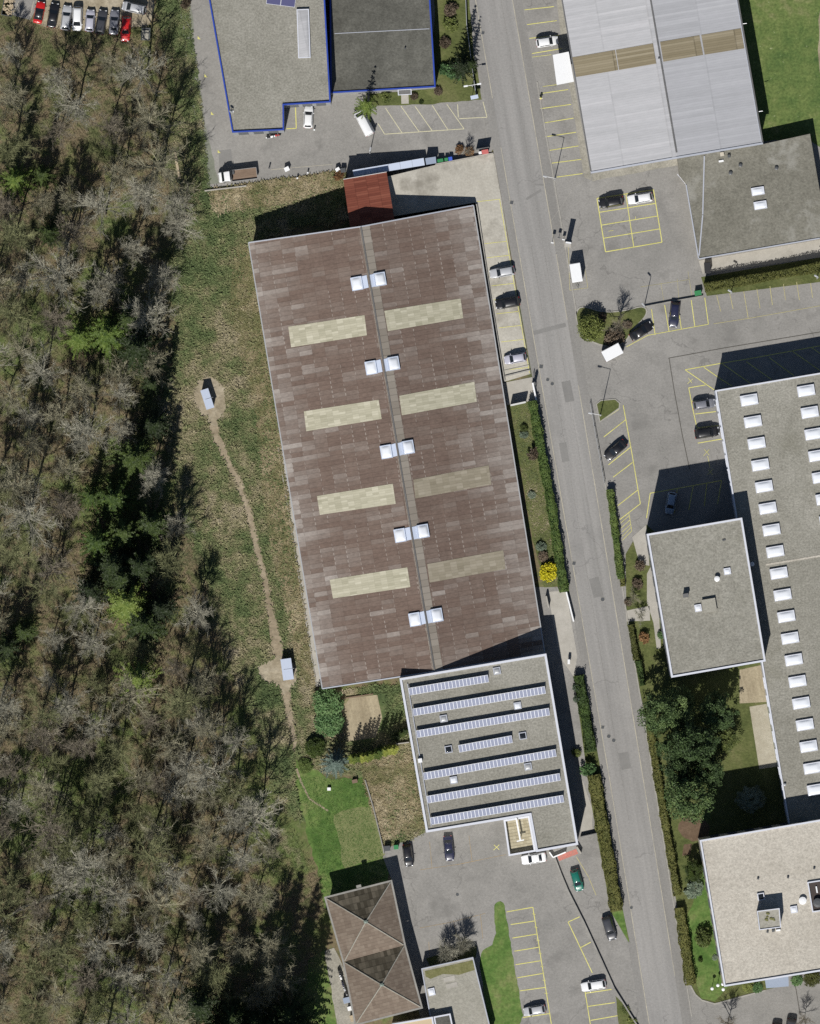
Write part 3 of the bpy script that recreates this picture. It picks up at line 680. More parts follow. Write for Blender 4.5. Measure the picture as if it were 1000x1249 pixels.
def conifer_mesh(seed, h, br, whorls=15, boughs=10, sprays=9, size=.3, droop=.25, start=.12, power=.9):
    r = random.Random(seed); tv, tf, cv, cf = [], [], [], []
    bend(tv, tf, Vector((0, 0, -.3)), Vector((0, 0, 1)), h * .97, .014 * h + .03, .03, r, .0, .015, 5, 7)
    for i in range(whorls):
        t = i / (whorls - 1); z = h * (start + (1 - start) * .97 * t); L = br * (1 - t) ** power * r.uniform(.85, 1.1) + .18
        nb = max(5, int(boughs * (1 - .45 * t)))
        for b in range(nb):
            az = 6.283 * (b + r.uniform(-.3, .3)) / nb + i * .9; Lb = L * r.uniform(.65, 1.15)
            d = Vector((math.cos(az), math.sin(az), 0)); sl = droop * r.uniform(.6, 1.4)
            side = Vector((-d.y, d.x, 0))
            tip = Vector((0, 0, z)) + d * Lb - Vector((0, 0, Lb * sl))
            seg(cv, cf, Vector((0, 0, z)), tip, .035, .012, 3)
            ns = max(3, int(sprays * Lb / br + 2))
            for k in range(ns):
                u = (k + .6) / ns; p = Vector((0, 0, z)).lerp(tip, u); wd = size * (1.5 - .8 * u) * min(1, Lb / 1.2 + .3)
                for s in (-1, 1, 0):
                    dd = (d * (.75 if s else 1.1) + side * s * r.uniform(.6, 1.1) + Vector((0, 0, r.uniform(-.3, .22)))).normalized()
                    ww = dd.cross(Vector((r.uniform(-.5, .5), r.uniform(-.5, .5), 1))).normalized() * size * .3
                    q = p + dd * wd * r.uniform(.8, 1.3); m_ = p.lerp(q, .5); k0 = len(cv)
                    cv += [tuple(p), tuple(m_ - ww), tuple(q), tuple(m_ + ww)]; cf.append((k0, k0 + 1, k0 + 2, k0 + 3))
    return (tv, tf), (cv, cf)
def broad_mesh(seed, h, rx, nclump=90, nleaf=55, size=.16, low=.3, limbs=14, crown=None):
    r = random.Random(seed); tv, tf, cv, cf = [], [], [], []
    pts = bend(tv, tf, Vector((0, 0, -.3)), Vector((0, 0, 1)), h * .8, .014 * h + .05, .06, r, .1, .05, 5, 7)
    for i in range(nclump):
        az = i * 2.39996 + r.uniform(-.3, .3); t = (i + .5) / nclump; z = low + (1 - low) * r.random() ** .8
        prof = math.sin(math.pi * min(1, .18 + .82 * (1 - (z - low) / (1 - low))) * .62) ** .7
        rad = rx * prof * math.sqrt(r.uniform(.1, 1)) * r.uniform(.85, 1.12)
        c = Vector((math.cos(az) * rad, math.sin(az) * rad, h * z * .96)); cs = rx * r.uniform(.13, .24)
        if i < limbs * 3: seg(cv, cf, at(pts, min(.95, z * .8)), c, .06, .02, 3)
        leaves(cv, cf, c, nleaf, r, size, (cs, cs, cs * .62), .5)
    return (tv, tf), (cv, cf)
def shrub_mesh(seed, h, rx, nclump=30, nleaf=45, size=.11, dome=False):
    r = random.Random(seed); tv, tf, cv, cf = [], [], [], []
    for i in range(5):
        az = i * 1.26; bend(tv, tf, Vector((0, 0, -.1)), Vector((math.cos(az) * .6, math.sin(az) * .6, 1)), h * .75, .045, .015, r, .1, .2, 3, 4)
    for i in range(nclump):
        az = i * 2.39996; el = math.asin(r.uniform(-.05 if dome else .0, 1)); q = (1 if dome else r.uniform(.55, 1.0)) * (.8 if dome else .82)
        c = Vector((math.cos(az) * math.cos(el) * rx * q, math.sin(az) * math.cos(el) * rx * q, h * (.32 + .56 * math.sin(el) * q)))
        cs = rx * (.28 if dome else r.uniform(.22, .36)); leaves(cv, cf, c, nleaf, r, size, (cs, cs, min(cs, h * .3)), .5)
    return (tv, tf), (cv, cf)
def to_mesh(name, vf, mat):
    me = bpy.data.meshes.new(name); me.from_pydata(vf[0], [], vf[1]); me.materials.append(mat); return me
class Plant:
    def __init__(s, kind, vf, cm, tm=None, crown='crown', trunk='trunk'):
        s.kind, s.tm, s.cm, s.cn, s.tn = kind, tm or trunkm, cm, crown, trunk
        s.t = to_mesh(trunk, vf[0], s.tm); s.c = to_mesh(crown, vf[1], cm)
    def put(s, px, py, label, cat, group=None, sc_=1.0, szf=1.0, cmat=None, rz=None, name=None, dz=0.0):
        e = empty(name or s.kind, G(px, py, dz), label, cat, group, (0, 0, rnd.uniform(0, 6.28) if rz is None else rz)); e.scale = (sc_, sc_, sc_ * szf)
        part(s.tn, s.t, s.tm, e); part(s.cn, s.c, cmat or s.cm, e); return e
def hedge(name, pts, width, h, mat, label, group=None, size=.13, dens=42, seed=3):
    """clipped hedge along a plan polyline (width in metres): a dark core under a skin of leaves"""
    r = random.Random(seed); vs, fs = [], []; w = width / S
    for i in range(len(pts) - 1):
        a, b = pts[i], pts[i + 1]; L = math.hypot(b[0] - a[0], b[1] - a[1]) * S
        A, B = G(*a), G(*b); d = (B - A); d.z = 0; d.normalize(); n = Vector((-d.y, d.x, 0)); hw = width / 2
        k = len(vs); hw2 = hw * .84
        for P in (A, B):
            for o, z in ((-hw2, -.1), (-hw2, h * .86), (hw2, h * .86), (hw2, -.1)): vs.append(tuple(P + n * o + Vector((0, 0, z))))
        for q in ((0, 1, 5, 4), (1, 2, 6, 5), (2, 3, 7, 6), (0, 1, 2, 3), (4, 5, 6, 7)): fs.append(tuple(k + x for x in q))
        per = h * 2 + width
        for _ in range(int(L * per * dens)):
            t = r.random(); P = A.lerp(B, t); s_ = r.uniform(0, per)
            if s_ < h: o, z = -hw, s_
            elif s_ < h + width: o, z = s_ - h - hw, h
            else: o, z = hw, s_ - h - width
            bump_ = .14 * math.sin(P.y * 1.1 + o * 2) + .08 * math.sin(P.y * 3.3 + 1) + .1 * math.sin(P.y * .37)
            o *= 1 + .13 * math.sin(P.y * .9 + seed) + .1 * math.sin(P.y * 2.7)
            leaves(vs, fs, P + n * (o + r.gauss(0, .05)) + Vector((0, 0, z + bump_ + r.gauss(0, .05))), 1, r, size, (.04, .04, .04), .3)
    me = bpy.data.meshes.new('hedge'); org = G(*pts[0])
    me.from_pydata([(x - org.x, y - org.y, z - org.z) for x, y, z in vs], [], fs); me.materials.append(mat)
    o = bpy.data.objects.new(name, me); COL.objects.link(o); o.location = org
    return tag(o, label, 'hedge', group)
def scatter(name, poly, n, mat, label, hmin, hmax, wd, avoid=(), seed=1, blades=2, lean=.5, dens=None):
    """uncountable ground cover as one mesh of thin arching blades: each tuft fans out low over the ground"""
    r = random.Random(seed); xs = [p[0] for p in poly]; ys = [p[1] for p in poly]; vs, fs = [], []; c = 0; tries = 0
    while c < n and tries < n * 12:
        tries += 1; px, py = r.uniform(min(xs), max(xs)), r.uniform(min(ys), max(ys))
        if not inpoly(px, py, poly) or any(inpoly(px, py, a) for a in avoid): continue
        if dens and r.random() > dens(px, py): continue
        c += 1; p = G(px, py); h = r.uniform(hmin, hmax)
        for _ in range(blades):
            az = r.uniform(0, 6.28); d = Vector((math.cos(az), math.sin(az), 0)); sd = Vector((-d.y, d.x, 0))
            reach = h * lean * r.uniform(.6, 1.5); w = wd * r.uniform(.6, 1.4); k = len(vs)
            q = p + Vector((r.gauss(0, .12), r.gauss(0, .12), .02)); m = q + d * reach * .55 + Vector((0, 0, h * .75)); t = q + d * reach + Vector((0, 0, h * r.uniform(.5, 1.0)))
            vs += [tuple(q), tuple(m - sd * w), tuple(t), tuple(m + sd * w)]; fs.append((k, k + 1, k + 2, k + 3))
    return tag(raw(name, vs, fs, mat), label, None, None, 'stuff')

# ================================================================ the ground
def sheet_big(name, mat, label):
    B = 4000.0; pts = [(500 - B / S, 624.5 - B / S), (500 + B / S, 624.5 - B / S), (500 + B / S, 624.5 + B / S), (500 - B / S, 624.5 + B / S)]
    return sheet(name, pts, 0.0, mat, label)
sheet_big('ground', woodfloor, 'leaf-strewn woodland floor and land around the estate')
lineL = lambda y: 580 + .172 * y - (.01 * max(0, y - 950))
lineR = lambda y: 625 + .1735 * y - (.000006 * y * y if y > 0 else 0)
ys = list(range(-200, 1460, 60))
road_pts = [(lineL(y), y) for y in ys] + [(lineR(y), y) for y in ys[::-1]]
POLY = {}
POLY['meadow'] = wobble([(250, 236), (330, 222), (418, 214), (426, 262), (306, 296), (348, 560), (393, 842), (440, 838), (492, 832), (520, 1017), (468, 1032), (445, 955), (395, 940), (362, 925), (358, 950), (372, 1005), (340, 985), (322, 920), (290, 850), (256, 745), (222, 640), (206, 560), (196, 500), (214, 410), (206, 320), (226, 262)], 5, 12, 5)
sheet('meadow', POLY['meadow'], .02, meadow, 'rough meadow of mixed green and straw grass west of the long hall')
sheet('meadow_verge', wobble([(222, -40), (240, 90), (256, 232), (236, 262), (205, 250), (214, 120), (196, 40), (186, -40)], 4, 12, 9), .012, meadow, 'scrubby grass verge beside the yard drive')
sheet('dead_grass_bank', wobble([(254, 232), (300, 224), (420, 206), (422, 226), (330, 250), (262, 258)], 3, 9, 8), .03, strawm, 'bank of dead grass below the lorry yard')
sheet('dead_grass_strip', wobble([(300, 300), (306, 298), (344, 540), (392, 838), (376, 838), (330, 600), (318, 500), (290, 380)], 3, 10, 12), .03, strawm, 'strip of dead straw grass along the long hall')
sheet('dead_grass_field', wobble([(438, 926), (500, 918), (517, 1012), (468, 1028), (452, 980)], 1.5, 9, 7), .035, strawm, 'field of dead grass beside the solar roof building')
sheet('lawn', wobble([(360, 926), (380, 936), (398, 950), (440, 950), (450, 975), (466, 1040), (470, 1052), (478, 1110), (396, 1110), (386, 1060), (370, 1000), (360, 955)], 2, 7, 4), .03, lawn, 'green lawn north of the pyramid roofed house')
sheet('dry_lawn', wobble([(406, 994), (438, 984), (458, 985), (468, 1044), (420, 1062)], 2, 9, 6), .045, palelawn, 'paler square of dry lawn')
sheet('sand_court', [(420, 862), (426, 852), (460, 848), (466, 876), (458, 900), (424, 905)], .04, sand, 'raked sand court beside the hall')
trail = [(256, 498), (263, 530), (276, 560), (291, 590), (303, 625), (312, 665), (321, 700), (329, 745), (338, 790), (346, 830), (351, 865), (357, 895), (358, 922)]
sheet('path', wobble(ribbon(trail, [17, 14, 11, 10, 10, 11, 11, 12, 17, 18, 12, 10, 6]), 1.4, 5, 8), .04, dirt, 'trodden earth path between the two huts')
sheet('path_end', ribbon([(361, 938), (367, 955), (377, 975), (400, 990)], [3, 2.5, 2.2, 2]), .05, dirt, 'faint trodden line across the lawn')
sheet('clearing', wobble(chaikin([(234, 460), (256, 452), (276, 466), (282, 498), (270, 520), (245, 512), (228, 490)]), 3, 5, 3), .05, clearing, 'bare earth around the upper hut')
sheet('lower_clearing', wobble(chaikin([(304, 812), (333, 798), (366, 806), (368, 836), (352, 850), (335, 838), (310, 832)]), 3, 5, 2), .05, clearing, 'bare earth around the lower hut')
sheet('west_lawn', wobble([(376, 1172), (396, 1160), (412, 1260), (370, 1300), (366, 1240)], 2, 9, 3), .025, lawn, 'green grass west of the gravel strip')
sheet('gravel_strip', wobble([(395, 1160), (408, 1158), (420, 1185), (436, 1262), (412, 1262), (402, 1200)], 1, 8, 2), .05, gravelm, 'pale gravel strip along the pyramid roofed house')
# paved areas
yard = [(214, -200), (217, 0), (233, 120), (252, 229), (300, 223), (418, 206), (422, 217), (470, 216), (517, 206), (602, 190), (596, 190), (lineL(170), 170), (lineL(-200), -200)]
sheet('yard', yard, .03, yardtar, 'asphalt lorry yard and drive around the blue trimmed buildings')
sheet('mossy_drive_edge', wobble([(217, -120), (219, 0), (234, 118), (252, 224), (266, 222), (250, 150), (240, 80), (232, 0), (229, -120)], 1.0, 9, 4), .0345, ground('mossy_asphalt', [(.3, (.15, .165, .125)), (.5, (.19, .2, .16)), (.7, (.235, .235, .205))], big=.12, mid=.6, fine=2.8, grain=.35), 'greenish mossy edge of the yard drive')
sheet('yard_patch', [(266, 183), (281, 181), (283, 194), (267, 204)], .036, patchtar, 'darker patch of asphalt in the drive')
sheet('parking_corner', [(15, -80), (48, -80), (42, 10), (36, 23), (16, 18), (10, 8)], .03, yardtar, 'asphalt corner under the parked row')
sheet('dirt_parking', wobble([(42, -80), (190, -80), (186, 8), (180, 30), (140, 36), (80, 36), (40, 26)], 2, 7, 2), .022, clearing, 'beige dirt under the row of parked cars')
markings('parking_corner_lines', [([[(40, 0), (35, 23)], [(22, 0), (14, 17)]], 1.0)], .037, whitep, 'white bay lines in the corner')
east = [(lineR(-200), -200), (1500, -200), (1500, 1500), (lineR(1440), 1440)] + [(lineR(y), y) for y in ys[::-1]]
sheet('estate_asphalt', east, .02, yardtar, 'asphalt car parks and lanes east of the road')
sheet('road', road_pts, .03, roadtar, 'two lane asphalt road crossing the estate')
sheet('pavement', [(lineL(y), y) for y in ys] + [(lineL(y) - 10, y) for y in ys[::-1]], .034, paveside, 'narrow asphalt pavement strip, hall side')
sheet('east_pavement', [(lineR(y), y) for y in ys] + [(lineR(y) + 11, y) for y in ys[::-1]], .034, paveside, 'narrow asphalt pavement strip, factory side')
southyard = [(467, 1047), (470, 1036), (518, 1017), (519, 1008), (612, 993), (690, 1010), (704, 1028), (664, 800), (652, 716), (690, 716)] + [(lineL(y) - 10, y) for y in (730, 800, 900, 1000, 1100, 1200, 1300, 1440)] + [(560, 1440), (512, 1240), (500, 1190), (478, 1075)]
sheet('south_yard', southyard, .028, yardtar, 'asphalt car park south of the solar roof building')
for i, (a, b, w) in enumerate([((642, 243), (660, 232), 3), ((648, 407), (690, 396), 5), ((690, 465), (695, 490), 11), ((686, 540), (690, 563), 9), ((724, 705), (730, 728), 12), ((760, 918), (764, 938), 12), ((652, 225), (672, 226), 2)]):
    sheet('road_patch', strip(a, b, w), .037 + i * .0006, patchtar, 'darker repaired rectangle in the road')
def jitter_line(f, a, b, step=20): return [(f(y), y) for y in range(a, b + 1, step)]
markings('road_edge_lines', [([jitter_line(lineL, -200, 122), jitter_line(lineL, 180, 1440), jitter_line(lineR, -200, 310), jitter_line(lineR, 310, 395), jitter_line(lineR, 470, 1200)], .9)], .045, whitep, 'worn pale edge lines of the road')
markings('lane_seams', [([[(lineL(y) + 31, y), (lineL(y + 900) + 31, y + 900)] for y in (-60,)] + [[(lineL(y) + 16, y), (lineL(y + 700) + 15.5, y + 700)] for y in (300,)], .35)], .046, paveside, 'faint longitudinal seams in the road')
bm = bmesh.new()
for y in ys[:-1]:
    for f, o in ((lambda t: lineR(t) + 12.2, 0),):
        if 355 < y < 480 or y > 1190 or (y < 60): continue
        a, b = G(f(y), y), G(f(y + 59.4), y + 59.4)
        P = ccw([(a.x, a.y), (b.x, b.y), (b.x + .18, b.y), (a.x + .18, a.y)]); slab(bm, P, -.1, .12)
tag(obj('kerb', bm, kerbm), 'raised stone kerb along the factory side of the road', None, None, 'structure')
# manhole covers and drains
def cover(px, py, r, label, sq=False):
    bm = bmesh.new(); p = G(px, py, .052)
    if sq: box(bm, p, (r * 2, r * 2, .02), R(-9.7))
    else: bmesh.ops.create_cone(bm, cap_ends=True, segments=18, radius1=r, radius2=r, depth=.02, matrix=Matrix.Translation(p))
    e = empty('manhole_cover', p, label, 'manhole cover', 'manhole covers')
    obj('lid', bm, darkm, e)
    bm = bmesh.new()
    if sq: ring(bm, ccw([(p.x + a * (r + .07), p.y + b * (r + .07)) for a, b in ((-1, -1), (1, -1), (1, 1), (-1, 1))]), ccw([(p.x + a * (r + .01), p.y + b * (r + .01)) for a, b in ((-1, -1), (1, -1), (1, 1), (-1, 1))]), p.z - .02, p.z + .006, p.z - .02)
    else:
        cc = [(math.cos(t * .349), math.sin(t * .349)) for t in range(18)]
        ring(bm, [(p.x + a * (r + .08), p.y + b * (r + .08)) for a, b in cc], [(p.x + a * (r + .01), p.y + b * (r + .01)) for a, b in cc], p.z - .02, p.z + .006, p.z - .02)
    obj('frame', bm, kerbm, e)
for px, py, r, l, sq in ((624, 247, .3, 'square iron drain in the road north of the silver hatchback', True), (660, 447, .32, 'square iron drain beside the deck corner', True), (668, 463, .3, 'round manhole cover in the lane by the deck end', False), (673.5, 468, .32, 'brownish round manhole cover in the lane by the deck end', False),
                        (700, 687, .3, 'square drain near the yellow bush', True), (735, 887, .26, 'square drain beside the lower hedge', True), (742.5, 898, .34, 'round cover, upper of the two in the lower road', False), (748.5, 903, .34, 'round cover, lower of the two in the lower road', False),
                        (558, 1092, .3, 'round drain in the middle of the south car park', False), (735, 731, .36, 'pale cover beside the large road patch', False), (589, 40, .28, 'square drain beside the garden railing', True), (770, 1107, .28, 'small cover near the lower hedge end', False)):
    cover(px, py, r, l, sq)
# bay lines
dk = []
for k in range(13):
    y = 243 + 17.1 * k; xl, xr = 580 + .171 * (y - 243) + 2, lineL(y) - 12.5
    dk.append([(xl, y + 3), (xr, y)])
markings('deck_bay_lines', [(dk[:1] + dk[3:], .7), ([[(lineL(y) - 12.5, y) for y in (243, 300, 360, 420, 455)]], .8)], .075, yellowp, 'faded yellow bay lines on the concrete deck', 0.0)
wb = [[(636 + .17 * (y - 10), y + 2), (676 + .17 * (y - 10), y - 2)] for y in (-22, -5, 11, 29)]
wb = [[(639.6, 12), (675.6, 8)], [(642.7, 30), (679, 25.2)], [(645.6, 46.8), (682, 43)], [(648.7, 65.3), (685, 59.3)], [(636.8, -5), (672.5, -9)]]
wb2 = [[(660, 114), (693, 109.2)], [(659.3, 132.5), (696.5, 127.3)], [(663, 150), (699.6, 144)], [(665.5, 166.8), (702.5, 161.3)], [(668.9, 183.6), (705.6, 178)], [(673, 199), (708.5, 194.4)], [(679, 216), (710.5, 211.7)]]
fb = [[(649, 69.6), (672, 66.7)], [(662, 105.6), (679, 103.2)]]
markings('hall_bay_lines', [(wb + wb2, .95), (fb, .6), ([[(660, 114), (661, 121)]], .7)], .04, yellowp, 'yellow bay lines beside the white metal hall')
o0, o1, o2, o3 = (728, 242), (797, 231.4), (807.4, 295.4), (738.5, 307.2)
def L2(a, b, t): return (a[0] + (b[0] - a[0]) * t, a[1] + (b[1] - a[1]) * t)
rows_ = [[L2(o0, o3, t), L2(o1, o2, t)] for t in (.26, .5, .745)]
markings('court_bay_lines', [([[o0, o1, o2, o3, o0]], 1.15), (rows_ + [[L2(o0, o1, .51), L2(o3, o2, .5)]], 1.0), ([[(733, 254), (740, 252)], [(742, 282), (748, 281)], [(775, 264), (775, 268)]], .5)], .04, yellowp, 'yellow grid of eight bays in the court')
markings('kiosk_lines', [([[(693, 297), (695, 354), (717, 351), (713, 326)]], .55)], .04, fadedp, 'faint yellow lines around the white trailer')
sb = [[(794.5, 377), (799, 408.5)], [(810.5, 372), (816, 404.5)], [(826, 368), (831, 401.5)], [(843, 366), (847.5, 399)], [(859.5, 363), (864, 395.5)]]
sb2 = [[(874, 360), (879, 380)], [(890, 358), (894, 377)], [(907, 355), (912.5, 388)], [(923, 352), (927, 376)], [(939, 349), (942, 372)], [(955.5, 346.5), (958, 366)], [(971.5, 344), (975, 366)], [(988, 341), (991, 363)]]
markings('lane_bay_lines', [(sb, 1.0), ([[(764, 423), (790, 409), (864, 395.5)]], .8)], .04, yellowp, 'yellow bay lines south of the planted island')
markings('faded_lane_bay_lines', [(sb2, .8), ([[(870, 395), (915, 388), (1000, 373), (1060, 362)]], .6), ([[(1004, 339), (1007, 360)], [(1020, 336), (1023, 358)]], .8), ([[(781, 350), (840, 341)], [(806, 345), (810, 370)], [(826, 340), (828, 366)], [(839, 331), (844, 362)]], .4)], .0465, fadedp, 'faded bay lines along the hedge lane')
fb1 = [[(835.6, 451), (880, 443), (914, 437.5), (1010, 420)], [(835.6, 451), (871, 475.5)], [(858.5, 448), (880, 463), (893, 471)], [(880, 443), (915, 467.5)], [(910, 441), (941, 463)], [(938, 436), (968, 458)], [(966, 428), (1000, 452)], [(990, 424), (1010, 438)],
       [(840, 473), (860.5, 469.5)], [(840, 473), (844.5, 497), (850, 522)], [(844, 489.5), (853, 488.5)], [(848, 505), (873, 502)], [(851, 540.5), (880, 535.5)], [(850, 522), (876, 519)]]
markings('factory_bay_lines', [(fb1, 1.0), ([[(839.5, 461), (844, 467)], [(845, 462), (838.5, 468)], [(859, 548), (865, 555)], [(865, 548), (858, 556)], [(863, 556), (866, 571)], [(863.5, 572), (869, 579)], [(869.5, 572), (863, 579)]], .55)], .04, yellowp, 'yellow bay lines and crosses by the factory wall')
cb = [[(731.5, 514.5), (754.5, 499.3)], [(736.3, 533), (763, 512)], [(742, 567), (769, 545.5)], [(747.7, 582), (771.5, 564)], [(753.4, 616.7), (778, 597.5)], [(755.5, 634), (781, 614.3)], [(760, 494), (771, 555), (781, 614.3)]]
hx = [[(767, 626), (770.5, 647.5), (759, 659)], [(757, 638), (767, 629)], [(757.5, 644), (768.5, 634)], [(758.5, 649), (769.5, 639)], [(759, 654), (770, 643)]]
markings('court_edge_bay_lines', [(cb, 1.0), (hx, .6)], .04, yellowp, 'yellow slanting bay lines beside the road hedge')
ob = [[(788.5, 632), (793, 601.5), (808, 599)], [(808, 599), (880, 586)], [(840, 622), (845.5, 592)], [(859, 617), (862, 589)], [(875, 615), (880, 586)], [(822, 626), (826, 596)]]
markings('office_bay_lines', [(ob, 1.0)], .04, yellowp, 'yellow bay lines north of the office block')
pb = [[(618, 1113), (650, 1107.2)], [(623, 1128.5), (651.5, 1124)], [(625, 1145), (654.5, 1140)], [(627.5, 1161), (657, 1156)], [(629, 1177.5), (659.5, 1172.5)], [(631, 1193.5), (662, 1188)], [(634, 1209.5), (665.5, 1205)], [(638, 1242), (670.5, 1237)], [(650, 1107.2), (672.5, 1249), (676, 1275)]]
tk = [[(648 + .155 * (y - 1107) + 0, y), (652 + .155 * (y - 1107), y + 1)] for y in (1115, 1131, 1147, 1163, 1179, 1196, 1212)]
pr = [[(693, 1125), (722.5, 1187)], [(693, 1125), (707, 1118.5)], [(708.5, 1156), (720.5, 1149.5)], [(713.7, 1210), (720, 1249), (722, 1265)], [(713.7, 1212), (746, 1207)], [(717, 1228), (750, 1223)], [(720.5, 1245), (753.5, 1239)]]
markings('south_bay_lines', [(pb + pr, 1.05), (tk, .6)], .04, yellowp, 'yellow bay lines of the south car park')
markings('yard_orange_lines', [([[(512, 1062), (560, 1055), (617, 1043)], [(524, 1028), (527, 1060)], [(572, 1020), (576, 1052)], [(512, 1133), (550, 1126), (592, 1115)], [(586, 1116), (589, 1146)], [(553, 1124), (557, 1142)], [(523, 1150), (524, 1170)]], .55)], .04, orangep, 'faded orange bay lines south of the solar roof building')
markings('yard_cross', [([[(602.5, 1031), (609, 1037)], [(609, 1031), (602, 1037.5)]], .7)], .043, yellowp, 'yellow painted cross on the yard')
nb = [[(461, 150), (469, 163), (566, 157)], [(470, 131), (490, 161)], [(489, 129), (511, 160)], [(506, 129), (527, 159)], [(527, 128), (546, 157.5)], [(545, 127), (566, 157)], [(558, 127), (559, 143)], [(589, 124), (594, 143), (560, 144.5)]]
markings('visitor_bay_lines', [(nb, .9)], .043, palep, 'pale slanting bay lines in front of the grey roofed building')
markings('loading_bay_lines', [([[(360, 130), (361, 155.5), (349, 156)]], 1.2)], .043, yellowp, 'yellow corner line beside the blue trimmed building')
markings('yard_guide_line', [([[(330, 206), (370, 202.5), (405, 199.5)]], .6)], .043, whitep, 'faint pale line across the lorry yard')
bm = bmesh.new()
for px, py in ((242, 44.5), (250.3, 91), (258.3, 137), (266.5, 183.5)):
    q = drape_bm([[(px - 1.6, py - 2), (px + 2, py + 2.2), (px - 1.6, py + 2)]], .045); me = bpy.data.meshes.new('tmp'); q.to_mesh(me); q.free(); bm.from_mesh(me)
tag(obj('drive_arrow_markings', bm, yellowp), 'four small yellow triangles painted along the drive', None, None, 'structure')
markings('drain_seams', [([[(815, 437), (880, 425), (1000, 405), (1060, 395)], [(816, 437), (822, 475), (832, 530), (841, 572)], [(970, 1202), (976, 1238)], [(845, 192), (842, 225)]], .9)], .036, tarseam, 'dark drain channels in the asphalt lanes')
markings('yard_seams', [([[(672, 270), (700, 228), (721, 214)], [(440, 150), (470, 165)], [(587, 130), (594, 168)]], .35)], .0385, kerbm, 'pale joint lines in the asphalt')
markings('red_ramp_paint', [([[(681, 1047.5), (704, 1038.5)]], 6.5)], .045, redp, 'worn red painted strip at the top of the garage ramp')
markings('ramp_centre_line', [([[(703, 1045), (718, 1070), (727, 1092)]], .8)], .045, fadedp, 'faded line down the garage ramp')
# grass and garden sheets
sheet('field', wobble([(870, -160), (890, 0), (925, 172), (985, 170), (1003, 180), (1200, 170), (1200, -160)], 1.2, 10, 3), .05, fieldg, 'green grass field behind the white metal hall')
sheet('field_path', wobble([(990, -100), (1000, 0), (997, 60), (1004, 130), (1030, 150), (1030, -100)], 2, 12, 4), .058, dirt, 'dirt track at the edge of the field')
sheet('north_garden', wobble([(527, 107), (534, -120), (564, -120), (577, 60), (588, 121), (520, 127), (452, 128), (450, 113), (490, 111)], .8, 8, 5), .05, olivegrass, 'scrubby garden strip beside the grey roofed building')
sheet('porch_path', strip((493.5, 112), (494, 126), 9), .062, slabconc, 'paved porch path')
sheet('hall_gravel_edge', [(672, -60), (686, -60), (693, 62), (720, 211), (721, 220), (712, 216), (697, 120), (686, 62)], .036, gravelm, 'gravel edge strip west of the white metal hall')
sheet('hall_gravel_end', wobble([(720, 212), (826, 193), (826, 201), (722, 221)], .8, 6, 2), .04, gravelm, 'gravel edge strip south of the white metal hall')
isl = chaikin([(703, 392), (704, 378), (712, 374), (735, 382), (762, 380), (786, 373), (789, 384), (770, 402), (762, 418), (742, 423), (715, 414)], 2)
sheet('island_kerb', chaikin([(701.5, 392), (702.5, 376.5), (712, 372.5), (735, 380.5), (762, 378.5), (787.5, 371.5), (790.5, 384), (771, 403.5), (763, 419.5), (742, 424.5), (714, 415.5)], 2), -.05, kerbm, 'kerb stones around the planted island', thick=.17)
sheet('island_grass', isl, .13, olivegrass, 'grass on the planted island')
isl2 = [(728, 493), (733, 489), (750, 487.5), (755, 492), (754.5, 497.5), (732, 513.5)]
sheet('small_island_kerb', [(726.8, 492.5), (732.5, 487.8), (750.5, 486.2), (756.6, 491.5), (756, 498.3), (731.2, 515.5)], -.05, kerbm, 'kerb stones around the small grass island', thick=.17)
sheet('small_island_grass', isl2, .13, olivegrass, 'grass on the small island')
sheet('hedge_bank', [(855, 338), (1000, 314), (1200, 280), (1200, 312), (1000, 344), (862, 361)], .05, olivegrass, 'grass bank under the clipped hedge')
sheet('terrace_path', [(852, 318), (1000, 292), (1200, 257), (1200, 281), (1000, 314), (857, 334)], .052, slabconc, 'beige path below the flat roofed building')
gard = [(763, 676), (775, 655), (788, 640), (800, 650), (826, 822), (935, 806), (966, 1006), (858, 1024), (888, 1202), (955, 1192), (952, 1203), (905, 1214), (872, 1224), (856, 1221), (845, 1208), (838, 1180), (824, 1095), (803, 985), (790, 890), (772, 800), (764, 755)]
sheet('office_garden', gard, .06, olivegrass, 'grass garden between the road hedge and the office')
sheet('beige_garden', wobble([(858, 1060), (868, 1055), (890, 1200), (872, 1222), (856, 1218), (842, 1180), (838, 1120)], 1, 8, 4), .068, lawn, 'brighter lawn beside the beige roofed building')
sheet('garden_kerb', ribbon([(842, 1202), (848, 1213), (856, 1220), (872, 1224.5), (905, 1215.5), (934, 1208)], 1.6), .0, kerbm, 'curved kerb at the lawn corner', thick=.15)
sheet('office_path', [(763, 745), (792, 739), (793, 757), (764, 758)], .066, slabconc, 'concrete entrance slab beside the road')
sheet('office_side_path', [(789, 700), (794, 690), (803, 735), (806, 790), (801, 792), (797, 760), (789, 735)], .066, slabconc, 'concrete path along the office wall')
sheet('corner_path', [(771, 655), (788, 640), (789, 652), (792, 690), (780, 688)], .07, slabconc, 'concrete path at the office corner')
sheet('timber_terrace', [(902, 817), (929, 811), (937, 856), (902, 858)], .07, sand, 'tan paved terrace between office and factory')
sheet('sand_pit', [(914, 862), (935, 858.5), (948, 935), (926, 938)], .072, ground('pale_grit', [(.3, (.3, .27, .2)), (.7, (.43, .4, .32))], big=.3, mid=1.2, grain=.3), 'long pale gravel bed beside the factory')
sheet('mulch_bed', wobble(chaikin([(824, 1004), (842, 994), (862, 1000), (868, 1018), (852, 1028), (832, 1022)]), 1, 5, 2), .075, mulch, 'brown mulch bed under the tall pines')
sheet('dug_bed', [(834, 1030), (844, 1029), (842, 1042), (832, 1044)], .075, mulch, 'small square bed of dark soil')
